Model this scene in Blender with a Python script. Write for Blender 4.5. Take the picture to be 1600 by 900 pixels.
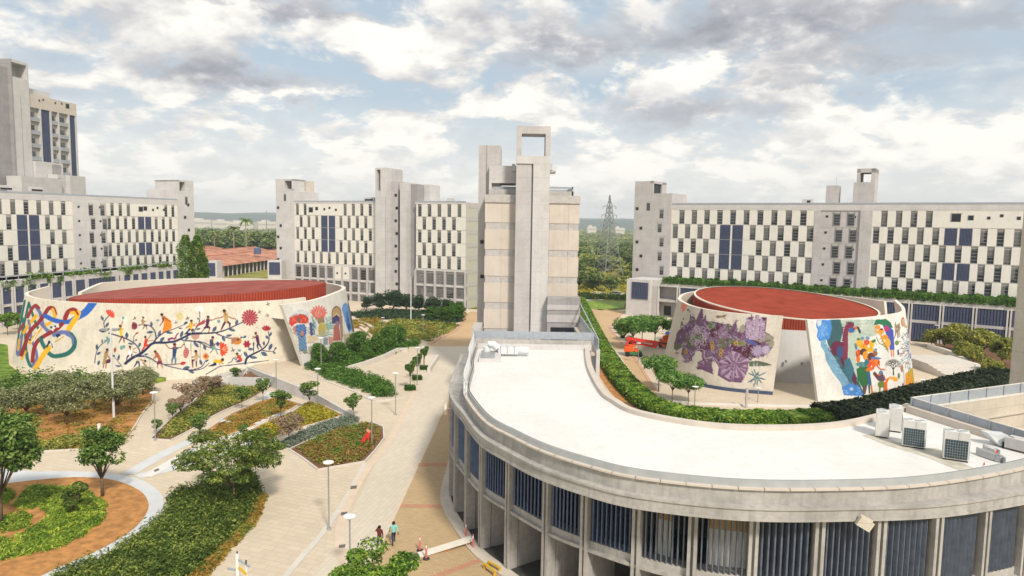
import bpy, bmesh, math, random
import numpy as np
from mathutils import Vector, Matrix
for _o in list(bpy.data.objects): bpy.data.objects.remove(_o)
R = math.radians
random.seed(7); RNG = np.random.default_rng(11)
SC = bpy.context.scene; COL = SC.collection

# ---------------------------------------------------------------- camera
F = 1080.0; CH = 23.4; ROLL = 0.016
_p = math.atan(102.0 / F)
_f = Vector((0, math.cos(_p), -math.sin(_p))); _r0 = Vector((1, 0, 0)); _u0 = Vector((0, math.sin(_p), math.cos(_p)))
_r = _r0 * math.cos(ROLL) + _u0 * math.sin(ROLL); _u = _u0 * math.cos(ROLL) - _r0 * math.sin(ROLL)
cd = bpy.data.cameras.new('camera'); cam = bpy.data.objects.new('camera', cd); COL.objects.link(cam)
cam.matrix_world = Matrix(((_r.x, _u.x, -_f.x, 0), (_r.y, _u.y, -_f.y, 0), (_r.z, _u.z, -_f.z, CH), (0, 0, 0, 1)))
cd.lens = 36 * F / 1600; cd.sensor_width = 36; cd.clip_start = 0.5; cd.clip_end = 30000
SC.camera = cam
CP = Vector((0, 0, CH))
def ray(px, py): return _f + _r * ((px - 800) / F) + _u * ((450 - py) / F)
def at(px, py, h=0.0):
    d = ray(px, py); t = (h - CH) / d.z
    return (d.x * t, d.y * t)
def atY(px, py, Y):
    d = ray(px, py); t = Y / d.y
    return (d.x * t, Y, CH + d.z * t)
def proj(P):
    q = np.asarray(P, float) - np.array([0, 0, CH])
    e = q @ np.array(_f); return 800 + F * (q @ np.array(_r)) / e, 450 - F * (q @ np.array(_u)) / e

# ---------------------------------------------------------------- light and sky
SUNDIR = Vector((0.34, -0.80, 0.82)).normalized()
W = bpy.data.worlds.new('World'); SC.world = W; W.use_nodes = True
wt = W.node_tree; wt.nodes.clear()
class NT:
    def __init__(s, t): s.t = t
    def n(s, ty, **k):
        x = s.t.nodes.new(ty)
        for a, b in k.items(): setattr(x, a, b)
        return x
    def l(s, a, b): s.t.links.new(a, b)
    def m(s, op, a, b=None, c=None, clamp=False):
        x = s.n('ShaderNodeMath', operation=op, use_clamp=clamp)
        for i, v in enumerate((a, b, c)):
            if v is None: continue
            if isinstance(v, (int, float)): x.inputs[i].default_value = v
            else: s.l(v, x.inputs[i])
        return x.outputs[0]
    def mix(s, f, a, b, bt='MIX'):
        x = s.n('ShaderNodeMix', data_type='RGBA', blend_type=bt)
        for i, v in ((0, f), (6, a), (7, b)):
            if isinstance(v, (int, float)): x.inputs[i].default_value = v
            elif isinstance(v, tuple): x.inputs[i].default_value = (*v[:3], 1)
            else: s.l(v, x.inputs[i])
        return x.outputs[2]
    def noise(s, vec, scale, detail=4, rough=.55, dist=0, dim='3D'):
        x = s.n('ShaderNodeTexNoise'); x.noise_dimensions = dim
        x.inputs['Scale'].default_value = scale; x.inputs['Detail'].default_value = detail
        x.inputs['Roughness'].default_value = rough; x.inputs['Distortion'].default_value = dist
        if vec is not None: s.l(vec, x.inputs['Vector'])
        return x.outputs['Fac']
    def ramp(s, f, stops, interp='LINEAR'):
        x = s.n('ShaderNodeValToRGB'); cr = x.color_ramp; cr.interpolation = interp
        while len(cr.elements) > 1: cr.elements.remove(cr.elements[-1])
        cr.elements[0].position = stops[0][0]; cr.elements[0].color = (*stops[0][1], 1) if isinstance(stops[0][1], tuple) else (stops[0][1],) * 3 + (1,)
        for p, c in stops[1:]:
            e = cr.elements.new(p); e.color = (*c, 1) if isinstance(c, tuple) else (c, c, c, 1)
        s.l(f, x.inputs[0]); return x.outputs[0]
def build_world():
    N = NT(wt)
    out = N.n('ShaderNodeOutputWorld'); bg = N.n('ShaderNodeBackground'); bg.inputs[1].default_value = 0.078
    N.l(bg.outputs[0], out.inputs[0])
    sky = N.n('ShaderNodeTexSky', sky_type='NISHITA'); sky.sun_disc = False
    sky.sun_elevation = math.asin(SUNDIR.z); sky.sun_rotation = math.atan2(SUNDIR.x, SUNDIR.y)
    sky.air_density = 1.0; sky.dust_density = 1.5; sky.ozone_density = 1.2
    tc = N.n('ShaderNodeTexCoord'); sp = N.n('ShaderNodeSeparateXYZ'); N.l(tc.outputs['Generated'], sp.inputs[0])
    x, y, z = sp.outputs
    zz = N.m('MAXIMUM', z, 0.0)
    az = N.m('ARCTAN2', x, y); el = N.m('ARCSINE', zz)
    k = N.m('ADD', zz, 0.32)
    cv = N.n('ShaderNodeCombineXYZ'); N.l(N.m('DIVIDE', x, k), cv.inputs[0]); N.l(N.m('DIVIDE', y, k), cv.inputs[1])
    big = N.noise(cv.outputs[0], 2.3, 9, .56, .35)
    fine = N.noise(cv.outputs[0], 9.0, 8, .6, .2)
    k3 = N.m('ADD', zz, 0.375); cv3 = N.n('ShaderNodeCombineXYZ'); N.l(N.m('DIVIDE', x, k3), cv3.inputs[0]); N.l(N.m('DIVIDE', y, k3), cv3.inputs[1])
    big3 = N.noise(cv3.outputs[0], 2.3, 9, .56, .35); fine3 = N.noise(cv3.outputs[0], 9.0, 8, .6, .2)
    up = N.m('SUBTRACT', N.m('ADD', N.m('MULTIPLY', big, .6), N.m('MULTIPLY', fine, .4)), N.m('ADD', N.m('MULTIPLY', big3, .6), N.m('MULTIPLY', fine3, .4)))
    lit = N.m('ADD', .55, N.m('MULTIPLY', up, 4.0), clamp=True)
    # blue gaps
    gapn = N.m('ADD', N.m('MULTIPLY', big, .75), N.m('MULTIPLY', fine, .25))
    cover = N.ramp(gapn, [(.45, 0.0), (.512, 1.0)])
    # dark undersides of the larger clouds, placed by direction
    wob = N.m('MULTIPLY', N.m('SUBTRACT', fine, .5), .16)
    wob2 = N.m('MULTIPLY', N.m('SUBTRACT', big, .5), .16)
    azw = N.m('ADD', az, N.m('ADD', wob, wob2)); elw = N.m('ADD', el, N.m('MULTIPLY', N.m('ADD', wob, wob2), -.55))
    tot = None
    for (px, py, sx, sy, a) in [(880, 62, 125, 30, .85), (1150, 38, 190, 34, 1.0), (1330, 85, 120, 22, .55), (1060, 168, 150, 22, .7), (370, 118, 110, 22, .85),
                                (290, 105, 60, 14, .5), (420, 8, 130, 12, .9), (590, 210, 90, 12, .35), (1230, 128, 90, 12, .5), (1500, 15, 110, 22, .5), (1540, 180, 90, 18, .35), (750, 30, 60, 20, .5),
                                (-400, 60, 260, 60, .7), (2100, 60, 260, 60, .7), (200, 270, 200, 7, .12), (1250, 220, 260, 12, .22)]:
        d = ray(px, py).normalized(); a0 = math.atan2(d.x, d.y); e0 = math.asin(d.z)
        q = N.m('ADD', N.m('POWER', N.m('ABSOLUTE', N.m('DIVIDE', N.m('SUBTRACT', azw, a0), sx / F)), 2.0),
                N.m('POWER', N.m('ABSOLUTE', N.m('DIVIDE', N.m('SUBTRACT', elw, e0), sy / F)), 2.0))
        g = N.m('MULTIPLY', N.m('EXPONENT', N.m('MULTIPLY', q, -.8)), a)
        tot = g if tot is None else N.m('MAXIMUM', tot, g)
    dark = N.m('MULTIPLY', tot, N.m('ADD', .62, N.m('MULTIPLY', fine, .9)), clamp=True)
    dark = N.ramp(dark, [(.12, 0.0), (.42, .55), (.85, 1.0)])
    # soft relief everywhere
    rel = N.ramp(lit, [(.1, (7.9, 7.85, 8.1)), (.5, (10.9, 10.65, 10.2)), (.85, (14.0, 13.5, 12.5))])
    dcol = N.ramp(lit, [(.15, (4.6, 4.7, 5.3)), (.55, (6.3, 6.35, 6.9)), (.95, (11.0, 10.7, 10.4))]); white = N.mix(dark, rel, dcol)
    base = N.mix(.62, sky.outputs[0], (8.3, 9.8, 11.0))
    hz = N.ramp(el, [(0.0, 1.0), (.06, .75), (.17, 0.0)])
    cov2 = N.m('MAXIMUM', cover, N.m('MAXIMUM', dark, N.m('MULTIPLY', hz, .75)))
    colr = N.mix(cov2, base, white)
    colr = N.mix(N.m('MULTIPLY', hz, .62), colr, (14.2, 13.6, 12.5))
    N.l(colr, bg.inputs[0])
build_world()
sl = bpy.data.lights.new('sun', 'SUN'); sl.energy = 3.7; sl.angle = R(7); sl.color = (1, .92, .80)
so = bpy.data.objects.new('sun', sl); COL.objects.link(so)
so.rotation_euler = (-SUNDIR).to_track_quat('-Z', 'Y').to_euler()
SC.view_settings.view_transform = 'Standard'; SC.view_settings.look = 'None'
SC.view_settings.exposure = 0.07; SC.view_settings.gamma = 1.0; SC.view_settings.use_curve_mapping = False
SC.render.engine = 'CYCLES'
SC.cycles.volume_bounces = 0; SC.cycles.max_bounces = 6

# ---------------------------------------------------------------- helpers
def tag(o, label=None, cat=None, group=None, kind=None):
    if label: o['label'] = label
    if cat: o['category'] = cat
    if group: o['group'] = group
    if kind: o['kind'] = kind
    return o
def empty(name, loc=(0, 0, 0), rz=0.0, label=None, cat=None, group=None):
    o = bpy.data.objects.new(name, None); COL.objects.link(o); o.location = loc; o.rotation_euler = (0, 0, rz)
    return tag(o, label, cat, group)
def copy_tree(o, loc=None, rz=None, sc=None, label=None, group=None, parent=None):
    c = o.copy(); COL.objects.link(c); c.parent = parent
    if loc is not None: c.location = loc
    if rz is not None: c.rotation_euler = (0, 0, rz)
    if sc is not None: c.scale = (sc, sc, sc) if isinstance(sc, (int, float)) else sc
    if label: c['label'] = label
    if group: c['group'] = group
    for ch in list(o.children): copy_tree(ch, parent=c)
    return c
class MB:
    def __init__(s): s.v = []; s.f = []; s.mi = []
    def add(s, vs, fs, mi=0):
        b = len(s.v); s.v += [tuple(v) for v in vs]
        for f in fs: s.f.append([b + i for i in f]); s.mi.append(mi)
    def quad(s, a, b, c, d, mi=0): s.add((a, b, c, d), ((0, 1, 2, 3),), mi)
    def box(s, x0, x1, y0, y1, z0, z1, mi=0):
        s.add([(x0, y0, z0), (x1, y0, z0), (x1, y1, z0), (x0, y1, z0), (x0, y0, z1), (x1, y0, z1), (x1, y1, z1), (x0, y1, z1)],
              [(0, 3, 2, 1), (4, 5, 6, 7), (0, 1, 5, 4), (1, 2, 6, 5), (2, 3, 7, 6), (3, 0, 4, 7)], mi)
    def bar(s, a, b, w, h=None, mi=0, up=(0, 0, 1)):
        a = Vector(a); b = Vector(b); h = h or w; d = (b - a)
        if d.length < 1e-6: return
        d.normalize(); u = Vector(up)
        if abs(d.dot(u)) > .98: u = Vector((1, 0, 0))
        sd = d.cross(u).normalized(); up2 = sd.cross(d)
        vs = []
        for p in (a, b):
            for i, j in ((-1, -1), (1, -1), (1, 1), (-1, 1)): vs.append(p + sd * (i * w / 2) + up2 * (j * h / 2))
        s.add(vs, [(3, 2, 1, 0), (4, 5, 6, 7), (0, 1, 5, 4), (1, 2, 6, 5), (2, 3, 7, 6), (3, 0, 4, 7)], mi)
    def tube(s, pts, rad, n=8, mi=0, cap=True):
        pts = [Vector(p) for p in pts]
        if isinstance(rad, (int, float)): rad = [rad] * len(pts)
        b = len(s.v)
        for i, p in enumerate(pts):
            d = (pts[min(i + 1, len(pts) - 1)] - pts[max(i - 1, 0)]).normalized()
            u = Vector((0, 0, 1)) if abs(d.z) < .95 else Vector((1, 0, 0))
            sd = d.cross(u).normalized(); u2 = sd.cross(d)
            for k in range(n):
                t = 2 * math.pi * k / n; s.v.append(tuple(p + sd * (math.cos(t) * rad[i]) + u2 * (math.sin(t) * rad[i])))
        for i in range(len(pts) - 1):
            for k in range(n):
                s.f.append([b + i * n + k, b + i * n + (k + 1) % n, b + (i + 1) * n + (k + 1) % n, b + (i + 1) * n + k]); s.mi.append(mi)
        if cap:
            s.f.append([b + k for k in range(n)][::-1]); s.mi.append(mi)
            e = b + (len(pts) - 1) * n; s.f.append([e + k for k in range(n)]); s.mi.append(mi)
    def lathe(s, prof, c=(0, 0, 0), n=20, mi=0):
        b = len(s.v)
        for r, z in prof:
            for k in range(n):
                t = 2 * math.pi * k / n; s.v.append((c[0] + r * math.cos(t), c[1] + r * math.sin(t), c[2] + z))
        for i in range(len(prof) - 1):
            for k in range(n):
                s.f.append([b + i * n + k, b + i * n + (k + 1) % n, b + (i + 1) * n + (k + 1) % n, b + (i + 1) * n + k]); s.mi.append(mi)
    def prism(s, poly, z0, z1, mi=0, side=None):
        n = len(poly); b = len(s.v)
        s.v += [(p[0], p[1], z0) for p in poly] + [(p[0], p[1], z1) for p in poly]
        s.f.append([b + i for i in range(n)][::-1]); s.mi.append(mi); s.f.append([b + n + i for i in range(n)]); s.mi.append(mi)
        for i in range(n):
            j = (i + 1) % n; s.f.append([b + i, b + j, b + n + j, b + n + i]); s.mi.append(mi if side is None else side)
    def strip(s, A, B, mi=0):
        b = len(s.v); n = len(A); s.v += [tuple(p) for p in A] + [tuple(p) for p in B]
        for i in range(n - 1): s.f.append([b + i, b + i + 1, b + n + i + 1, b + n + i]); s.mi.append(mi)
    def build(s, name, mats, parent=None, smooth=False, loc=None):
        me = bpy.data.meshes.new(name); me.from_pydata(s.v, [], s.f); me.update()
        if not isinstance(mats, (list, tuple)): mats = [mats]
        for m in mats: me.materials.append(m)
        me.polygons.foreach_set('material_index', s.mi)
        if smooth: me.polygons.foreach_set('use_smooth', [True] * len(s.f))
        bm = bmesh.new(); bm.from_mesh(me); bmesh.ops.recalc_face_normals(bm, faces=bm.faces); bm.to_mesh(me); bm.free()
        o = bpy.data.objects.new(name, me); COL.objects.link(o)
        if parent: o.parent = parent
        if loc: o.location = loc
        return o
def inst(name, src, parent, loc, scale=None, rz=0):
    o = bpy.data.objects.new(name, src.data if hasattr(src, 'data') else src); COL.objects.link(o); o.parent = parent; o.location = loc
    if scale: o.scale = scale
    if rz: o.rotation_euler = (0, 0, rz)
    return o
def spline(pts, n, closed=False):
    P = [np.array(p, float) for p in pts]; m = len(P); out = []
    segs = m if closed else m - 1
    for i in range(segs):
        g = (lambda k: P[k % m]) if closed else (lambda k: P[min(max(k, 0), m - 1)])
        a, b, c, d = g(i - 1), g(i), g(i + 1), g(i + 2)
        for t in np.linspace(0, 1, 12, endpoint=False):
            out.append(.5 * (2 * b + (c - a) * t + (2 * a - 5 * b + 4 * c - d) * t * t + (3 * b - a - 3 * c + d) * t ** 3))
    out.append(P[0] if closed else P[-1]); out = np.array(out)
    L = np.r_[0, np.cumsum(np.linalg.norm(np.diff(out, axis=0)[:, :2], axis=1))]
    s = np.linspace(0, L[-1], n)
    return np.stack([np.interp(s, L, out[:, k]) for k in range(out.shape[1])], 1), L[-1]
def offset(C, d):     # to the left of the walking direction
    T = np.gradient(C[:, :2], axis=0); T /= np.linalg.norm(T, axis=1)[:, None]
    O = C.copy(); O[:, 0] -= T[:, 1] * d; O[:, 1] += T[:, 0] * d
    return O

# ---------------------------------------------------------------- materials
MATS = {}
def base_mat(name, rough=.7, metal=0.0, spec=.3):
    m = bpy.data.materials.new(name); m.use_nodes = True; t = m.node_tree; N = NT(t)
    b = t.nodes['Principled BSDF']; b.inputs['Roughness'].default_value = rough; b.inputs['Metallic'].default_value = metal
    b.inputs['Specular IOR Level'].default_value = spec
    MATS[name] = m; return m, N, b
def mat(name, c, rough=.7, var=.12, scale=1.5, metal=0.0, spec=.3, streak=0.0, tint=None, bump=0.0, world=False):
    m, N, b = base_mat(name, rough, metal, spec)
    tc = N.n('ShaderNodeTexCoord'); v = tc.outputs['Object']
    f = N.noise(v, scale, 6, .6)
    lo = tuple(x * (1 - var) for x in c); hi = tuple(min(1, x * (1 + var)) for x in c)
    if tint: lo = tint
    col = N.ramp(f, [(.3, lo), (.7, hi)])
    if streak:
        mp = N.n('ShaderNodeMapping'); mp.inputs['Scale'].default_value = (1.6, 1.6, .09); N.l(v, mp.inputs[0])
        g = N.noise(mp.outputs[0], 1.3, 5, .65)
        col = N.mix(N.ramp(g, [(.5, 0.0), (.75, streak)]), col, tuple(x * .55 for x in c))
    N.l(col, b.inputs['Base Color'])
    if bump:
        bp = N.n('ShaderNodeBump'); bp.inputs['Strength'].default_value = bump; bp.inputs['Distance'].default_value = .02
        N.l(N.noise(v, scale * 12, 4), bp.inputs['Height']); N.l(bp.outputs[0], b.inputs['Normal'])
    return m
def concrete(name, c, var=.10, streak=.3, board=True):
    m, N, b = base_mat(name, .85, 0, .2)
    tc = N.n('ShaderNodeTexCoord'); v = tc.outputs['Object']
    f1 = N.noise(v, .35, 6, .62); f2 = N.noise(v, 3.0, 6, .65)
    col = N.ramp(N.m('ADD', N.m('MULTIPLY', f1, .6), N.m('MULTIPLY', f2, .4)), [(.35, tuple(x * (1 - var * 1.3) for x in c)), (.65, tuple(x * (1 + var) for x in c))])
    mp = N.n('ShaderNodeMapping'); mp.inputs['Scale'].default_value = (1.3, 1.3, .06); N.l(v, mp.inputs[0])
    g = N.noise(mp.outputs[0], 1.6, 6, .7)
    col = N.mix(N.ramp(g, [(.5, 0.0), (.78, streak)]), col, tuple(x * .5 for x in c))
    if board:
        sp = N.n('ShaderNodeSeparateXYZ'); N.l(v, sp.inputs[0])
        w = N.m('FRACT', N.m('DIVIDE', sp.outputs[2], 1.85))
        ln = N.m('MULTIPLY', N.m('LESS_THAN', w, .025), .35)
        col = N.mix(ln, col, tuple(x * .45 for x in c))
    N.l(col, b.inputs['Base Color'])
    bp = N.n('ShaderNodeBump'); bp.inputs['Strength'].default_value = .3; bp.inputs['Distance'].default_value = .03
    N.l(N.noise(v, 9, 5), bp.inputs['Height']); N.l(bp.outputs[0], b.inputs['Normal'])
    return m
def paving(name, c, bw, bh, mort=.02, var=.12, c2=None, rot=0.0, stain=.25):
    m, N, b = base_mat(name, .8, 0, .25)
    tc = N.n('ShaderNodeTexCoord'); mp = N.n('ShaderNodeMapping'); N.l(tc.outputs['Object'], mp.inputs[0]); mp.inputs['Rotation'].default_value = (0, 0, rot)
    br = N.n('ShaderNodeTexBrick'); N.l(mp.outputs[0], br.inputs['Vector'])
    br.inputs['Scale'].default_value = 1; br.inputs['Brick Width'].default_value = bw; br.inputs['Row Height'].default_value = bh
    br.inputs['Mortar Size'].default_value = mort; br.inputs['Bias'].default_value = 0
    br.inputs['Color1'].default_value = (*[x * (1 - var) for x in c], 1); br.inputs['Color2'].default_value = (*[x * (1 + var) for x in (c2 or c)], 1)
    br.inputs['Mortar'].default_value = (*[x * .77 for x in c], 1)
    n1 = N.noise(tc.outputs['Object'], .12, 6, .6); n2 = N.noise(tc.outputs['Object'], 1.1, 6, .7)
    col = N.mix(N.ramp(n1, [(.38, stain), (.62, 0.0)]), br.outputs[0], tuple(x * .72 for x in c))
    col = N.mix(N.ramp(n2, [(.52, 0.0), (.75, stain)]), col, tuple(x * .7 for x in c))
    N.l(col, b.inputs['Base Color']); return m
def leafmat(name, cols, trans=.32, rough=.6, pw=.4, psc=.8):
    m = bpy.data.materials.new(name); m.use_nodes = True; t = m.node_tree; N = NT(t); t.nodes.clear()
    out = N.n('ShaderNodeOutputMaterial'); geo = N.n('ShaderNodeNewGeometry'); tc = N.n('ShaderNodeTexCoord')
    
    nz = N.noise(tc.outputs['Object'], psc, 3); f = N.m('ADD', N.m('MULTIPLY', geo.outputs['Random Per Island'], 1 - pw), N.m('MULTIPLY', N.ramp(nz, [(.3, 0.0), (.7, 1.0)]), pw))
    k = len(cols); col = N.ramp(f, [(.18 + .64 * i / max(1, k - 1), c) for i, c in enumerate(cols)])
    d = N.n('ShaderNodeBsdfPrincipled'); d.inputs['Roughness'].default_value = rough; d.inputs['Specular IOR Level'].default_value = .25; N.l(col, d.inputs['Base Color'])
    tr = N.n('ShaderNodeBsdfTranslucent'); N.l(N.mix(1.0, col, (1.0, 1.1, .55), 'MULTIPLY'), tr.inputs[0])
    mx = N.n('ShaderNodeMixShader'); mx.inputs[0].default_value = trans; N.l(d.outputs[0], mx.inputs[1]); N.l(tr.outputs[0], mx.inputs[2]); N.l(mx.outputs[0], out.inputs[0])
    MATS[name] = m; return m

concrete('conc', (.465, .44, .435), .12, .28); concrete('conc_warm', (.56, .50, .42), .1, .35); concrete('conc_dark', (.32, .305, .305), .14, .4)
concrete('conc_pale', (.545, .525, .515), .10, .2)
concrete('conc_near', (.40, .38, .355), .22, .7, False)
mat('cream', (.68, .655, .595), .8, .06, .5, streak=.2); mat('beige', (.56, .495, .43), .8, .07, .6, streak=.2)
mat('recess', (.40, .38, .35), .85, .1); mat('bandgrey', (.46, .435, .415), .85, .12, 2, streak=.3)
mat('endgrey', (.47, .46, .39), .85, .08)
mat('blue_fin', (.085, .12, .22), .5, .12, 3); mat('blue_panel', (.060, .074, .135), .6, .2, 4); mat('fin_near', (.075, .108, .19), .4, .25, 2, streak=.4)
mat('fin_grey', (.10, .118, .155), .4, .25, 2, streak=.4)
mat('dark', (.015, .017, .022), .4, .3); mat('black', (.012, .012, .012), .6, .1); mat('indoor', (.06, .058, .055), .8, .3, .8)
mat('rail', (.33, .36, .40), .5, .1, 2); mat('railpale', (.60, .62, .63), .5, .08, 2); mat('white', (.74, .73, .70), .5, .03); mat('cabinet', (.60, .59, .56), .5, .08, 3, streak=.3); mat('pylon', (.26, .27, .27), .6, .1); mat('metal', (.42, .43, .44), .35, .1, 3, metal=.6)
mat('membrane', (.86, .84, .81), .55, .035, .25, streak=0); mat('shell', (.69, .64, .55), .8, .05, .35, streak=.15); mat('innerwall', (.54, .53, .52), .8, .05, .4, streak=.1)
mat('redroof', (.28, .055, .035), .9, .2, .35, spec=.0); mat('redfascia', (.42, .06, .025), .6, .15, 2)
mat('roof_pink', (.29, .09, .075), .9, .22, .3, spec=.0)
mat('tile', (.42, .19, .12), .85, .45, .22); mat('soil', (.42, .20, .065), .95, .4, 1.2, bump=.5); mat('soil_dark', (.17, .09, .05), .95, .35, 1.5, bump=.5)
mat('stone', (.58, .54, .49), .8, .08, 1); mat('kerb_white', (.66, .64, .61), .7, .06, 1); mat('kerb_tan', (.62, .50, .39), .8, .08, 1); mat('kerb_red', (.52, .31, .21), .8, .1, 1)
mat('joint', (.54, .46, .37), .9, .1); mat('path_grey', (.56, .57, .58), .7, .06, .8); mat('bark', (.16, .11, .075), .9, .3, 6); mat('bark_pale', (.32, .26, .2), .9, .2, 6)
mat('navy_base', (.06, .08, .15), .6, .15); mat('yellow', (.60, .38, .03), .5, .15); mat('orange', (.75, .12, .02), .4, .08); mat('red', (.65, .04, .03), .5, .08)
mat('pink', (.62, .16, .17), .5, .1); mat('rubber', (.05, .03, .035), .8, .2); mat('mat_grey', (.14, .13, .12), .9, .1, 6); mat('plank', (.72, .67, .58), .7, .06, 2)
mat('tyre', (.02, .02, .02), .8, .1); mat('green_paint', (.03, .22, .08), .5, .1); mat('blue_paint', (.03, .06, .35), .5, .1); mat('coral', (.75, .28, .2), .8, .05)
mat('skin', (.10, .05, .03), .6, .1); mat('hair', (.01, .008, .007), .7, .1); mat('maroon', (.12, .025, .015), .8, .1); mat('aqua', (.22, .52, .46), .8, .08); mat('denim', (.02, .03, .07), .8, .1); mat('shoe', (.02, .015, .012), .6, .1)
mat('brick_step', (.36, .22, .15), .85, .25, 1.5)
paving('pave', (.60, .505, .385), 1.2, .6, .022, .045, rot=.35, stain=.24); paving('pave_far', (.62, .52, .40), 1.2, .6, .02, .05, rot=.3, stain=.15)
paving('pave_road', (.61, .54, .44), .8, .4, .014, .045, rot=-1.35, stain=.2); paving('tan_brick', (.50, .36, .205), .42, .21, .02, .08, rot=.15, stain=.22); paving('tan_far', (.54, .37, .21), 1.2, .6, .02, .05, rot=0.1)
paving('red_brick', (.52, .27, .17), .42, .21, .02, .1)
leafmat('lf_bank', [(0.039, 0.076, 0.014), (0.083, 0.147, 0.026), (0.180, 0.246, 0.048), (0.389, 0.422, 0.094)])
leafmat('lf_bright', [(0.072, 0.137, 0.017), (0.161, 0.275, 0.027), (0.320, 0.454, 0.048), (0.583, 0.616, 0.097)])
leafmat('lf_grey', [(0.087, 0.107, 0.050), (0.174, 0.197, 0.090), (0.296, 0.312, 0.147), (0.452, 0.459, 0.247)])
leafmat('lf_silver', [(0.132, 0.165, 0.121), (0.231, 0.275, 0.220), (0.352, 0.396, 0.330)])
leafmat('lf_yellow', [(0.176, 0.187, 0.017), (0.418, 0.352, 0.033), (0.605, 0.484, 0.044), (0.220, 0.242, 0.033)])
leafmat('lf_orange', [(.12, .16, .03), (.34, .22, .04), (.48, .26, .06), (.36, .36, .06), (.16, .2, .04)], pw=.65, psc=.35)
leafmat('lf_red', [(.07, .14, .025), (.16, .27, .045), (.26, .36, .07), (.42, .14, .05), (.12, .22, .035), (.55, .28, .10), (.22, .32, .07)], pw=.7, psc=.5)
leafmat('lf_mix', [(0.084, 0.124, 0.024), (0.209, 0.246, 0.047), (0.375, 0.368, 0.078), (0.616, 0.526, 0.127)], pw=.5, psc=.5)
leafmat('lf_pink', [(0.161, 0.152, 0.076), (0.349, 0.240, 0.177), (0.456, 0.278, 0.228), (0.268, 0.253, 0.101)])
leafmat('lf_hedge', [(0.033, 0.089, 0.014), (0.084, 0.194, 0.020), (0.200, 0.327, 0.041), (0.366, 0.475, 0.067)])
leafmat('lf_hedgedark', [(0.013, 0.023, 0.013), (0.029, 0.046, 0.023), (0.058, 0.078, 0.039)])
leafmat('lf_round', [(0.030, 0.075, 0.015), (0.068, 0.165, 0.022), (0.135, 0.255, 0.030)])
leafmat('lf_far', [(0.067, 0.114, 0.037), (0.135, 0.198, 0.056), (0.247, 0.291, 0.084)], .1)
leafmat('lf_scrub', [(0.130, 0.180, 0.043), (0.285, 0.336, 0.076), (0.518, 0.504, 0.108)], .1)
leafmat('lf_darkround', [(0.021, 0.049, 0.025), (0.042, 0.084, 0.042), (0.084, 0.126, 0.056)])
leafmat('lf_tropic', [(0.036, 0.101, 0.020), (0.089, 0.218, 0.042), (0.178, 0.336, 0.067), (0.356, 0.470, 0.134)])
leafmat('lf_tree', [(0.041, 0.087, 0.017), (0.083, 0.166, 0.028), (0.166, 0.267, 0.051), (0.304, 0.396, 0.110)])
leafmat('lf_ball', [(.03, .08, .012), (.065, .16, .022), (.13, .26, .04), (.22, .36, .07)])
# ---------------------------------------------------------------- ground
from mathutils.geometry import tessellate_polygon
WL = [(-18.1, 80.6), (-26.2, 91.6), (-35.6, 101.4), (-41.3, 107.4)]
def wallx(y): return float(np.interp(y, [a[1] for a in WL], [a[0] for a in WL]))
def sst(t): t = min(1, max(0, t)); return t * t * (3 - 2 * t)
def G(x, y):
    if x > wallx(y) or y > 138: return 0.0
    return -1.5 * sst((y - 76) / 22) * (1 - sst((y - 116) / 20)) * (1 - sst((-x - 88) / 14))
def gat(px, py):
    h = 0.0
    for _ in range(8): x, y = at(px, py, h); h = G(x, y)
    return (x, y)
def W3(p, dz=0): return (p[0], p[1], G(p[0], p[1]) + dz)
def grid_sheet(name, xs, ys, m, dz=0):
    mb = MB(); nx = len(xs(ys[0]))
    for y in ys: mb.v += [(x, y, (G(x - 1e-4, y)) + dz) for x in xs(y)]
    for j in range(len(ys) - 1):
        for i in range(nx - 1): a = j * nx + i; mb.f.append([a, a + 1, a + nx + 1, a + nx]); mb.mi.append(0)
    o = mb.build(name, m, smooth=True); return tag(o, kind='structure')
ysn = list(np.arange(15, 151, 1.5)) + [151.0]; ysn = sorted(set(ysn + [a[1] for a in WL]))
grid_sheet('plaza_paving', lambda y: list(np.linspace(-140, wallx(y), 90)), ysn, MATS['pave'])
mb = MB(); mb.strip([(wallx(y) + .002, y, 0) for y in ysn], [(150, y, 0) for y in ysn]); tag(mb.build('plaza_paving', MATS['pave']), kind='structure')
def scrubmat():
    m, N, b = base_mat('scrub', .95, 0, .1); tc = N.n('ShaderNodeTexCoord'); v = tc.outputs['Object']
    a = N.noise(v, .012, 8, .6); c = N.noise(v, .15, 6, .7)
    col = N.ramp(N.m('ADD', N.m('MULTIPLY', a, .6), N.m('MULTIPLY', c, .4)), [(.36, (.06, .09, .02)), (.46, (.13, .16, .035)), (.54, (.26, .24, .06)), (.62, (.36, .30, .11)), (.72, (.12, .15, .035))])
    N.l(col, b.inputs['Base Color'])
scrubmat()
mb = MB(); z = 0.0
for x0, x1, y0, y1 in ((-5600, 5600, 151, 5600), (-5600, -140, -300, 151), (150, 5600, -300, 151), (-140, 150, -300, 15)):
    mb.quad((x0, y0, z), (x1, y0, z), (x1, y1, z), (x0, y1, z))
tag(mb.build('ground', MATS['scrub']), kind='structure')

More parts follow.
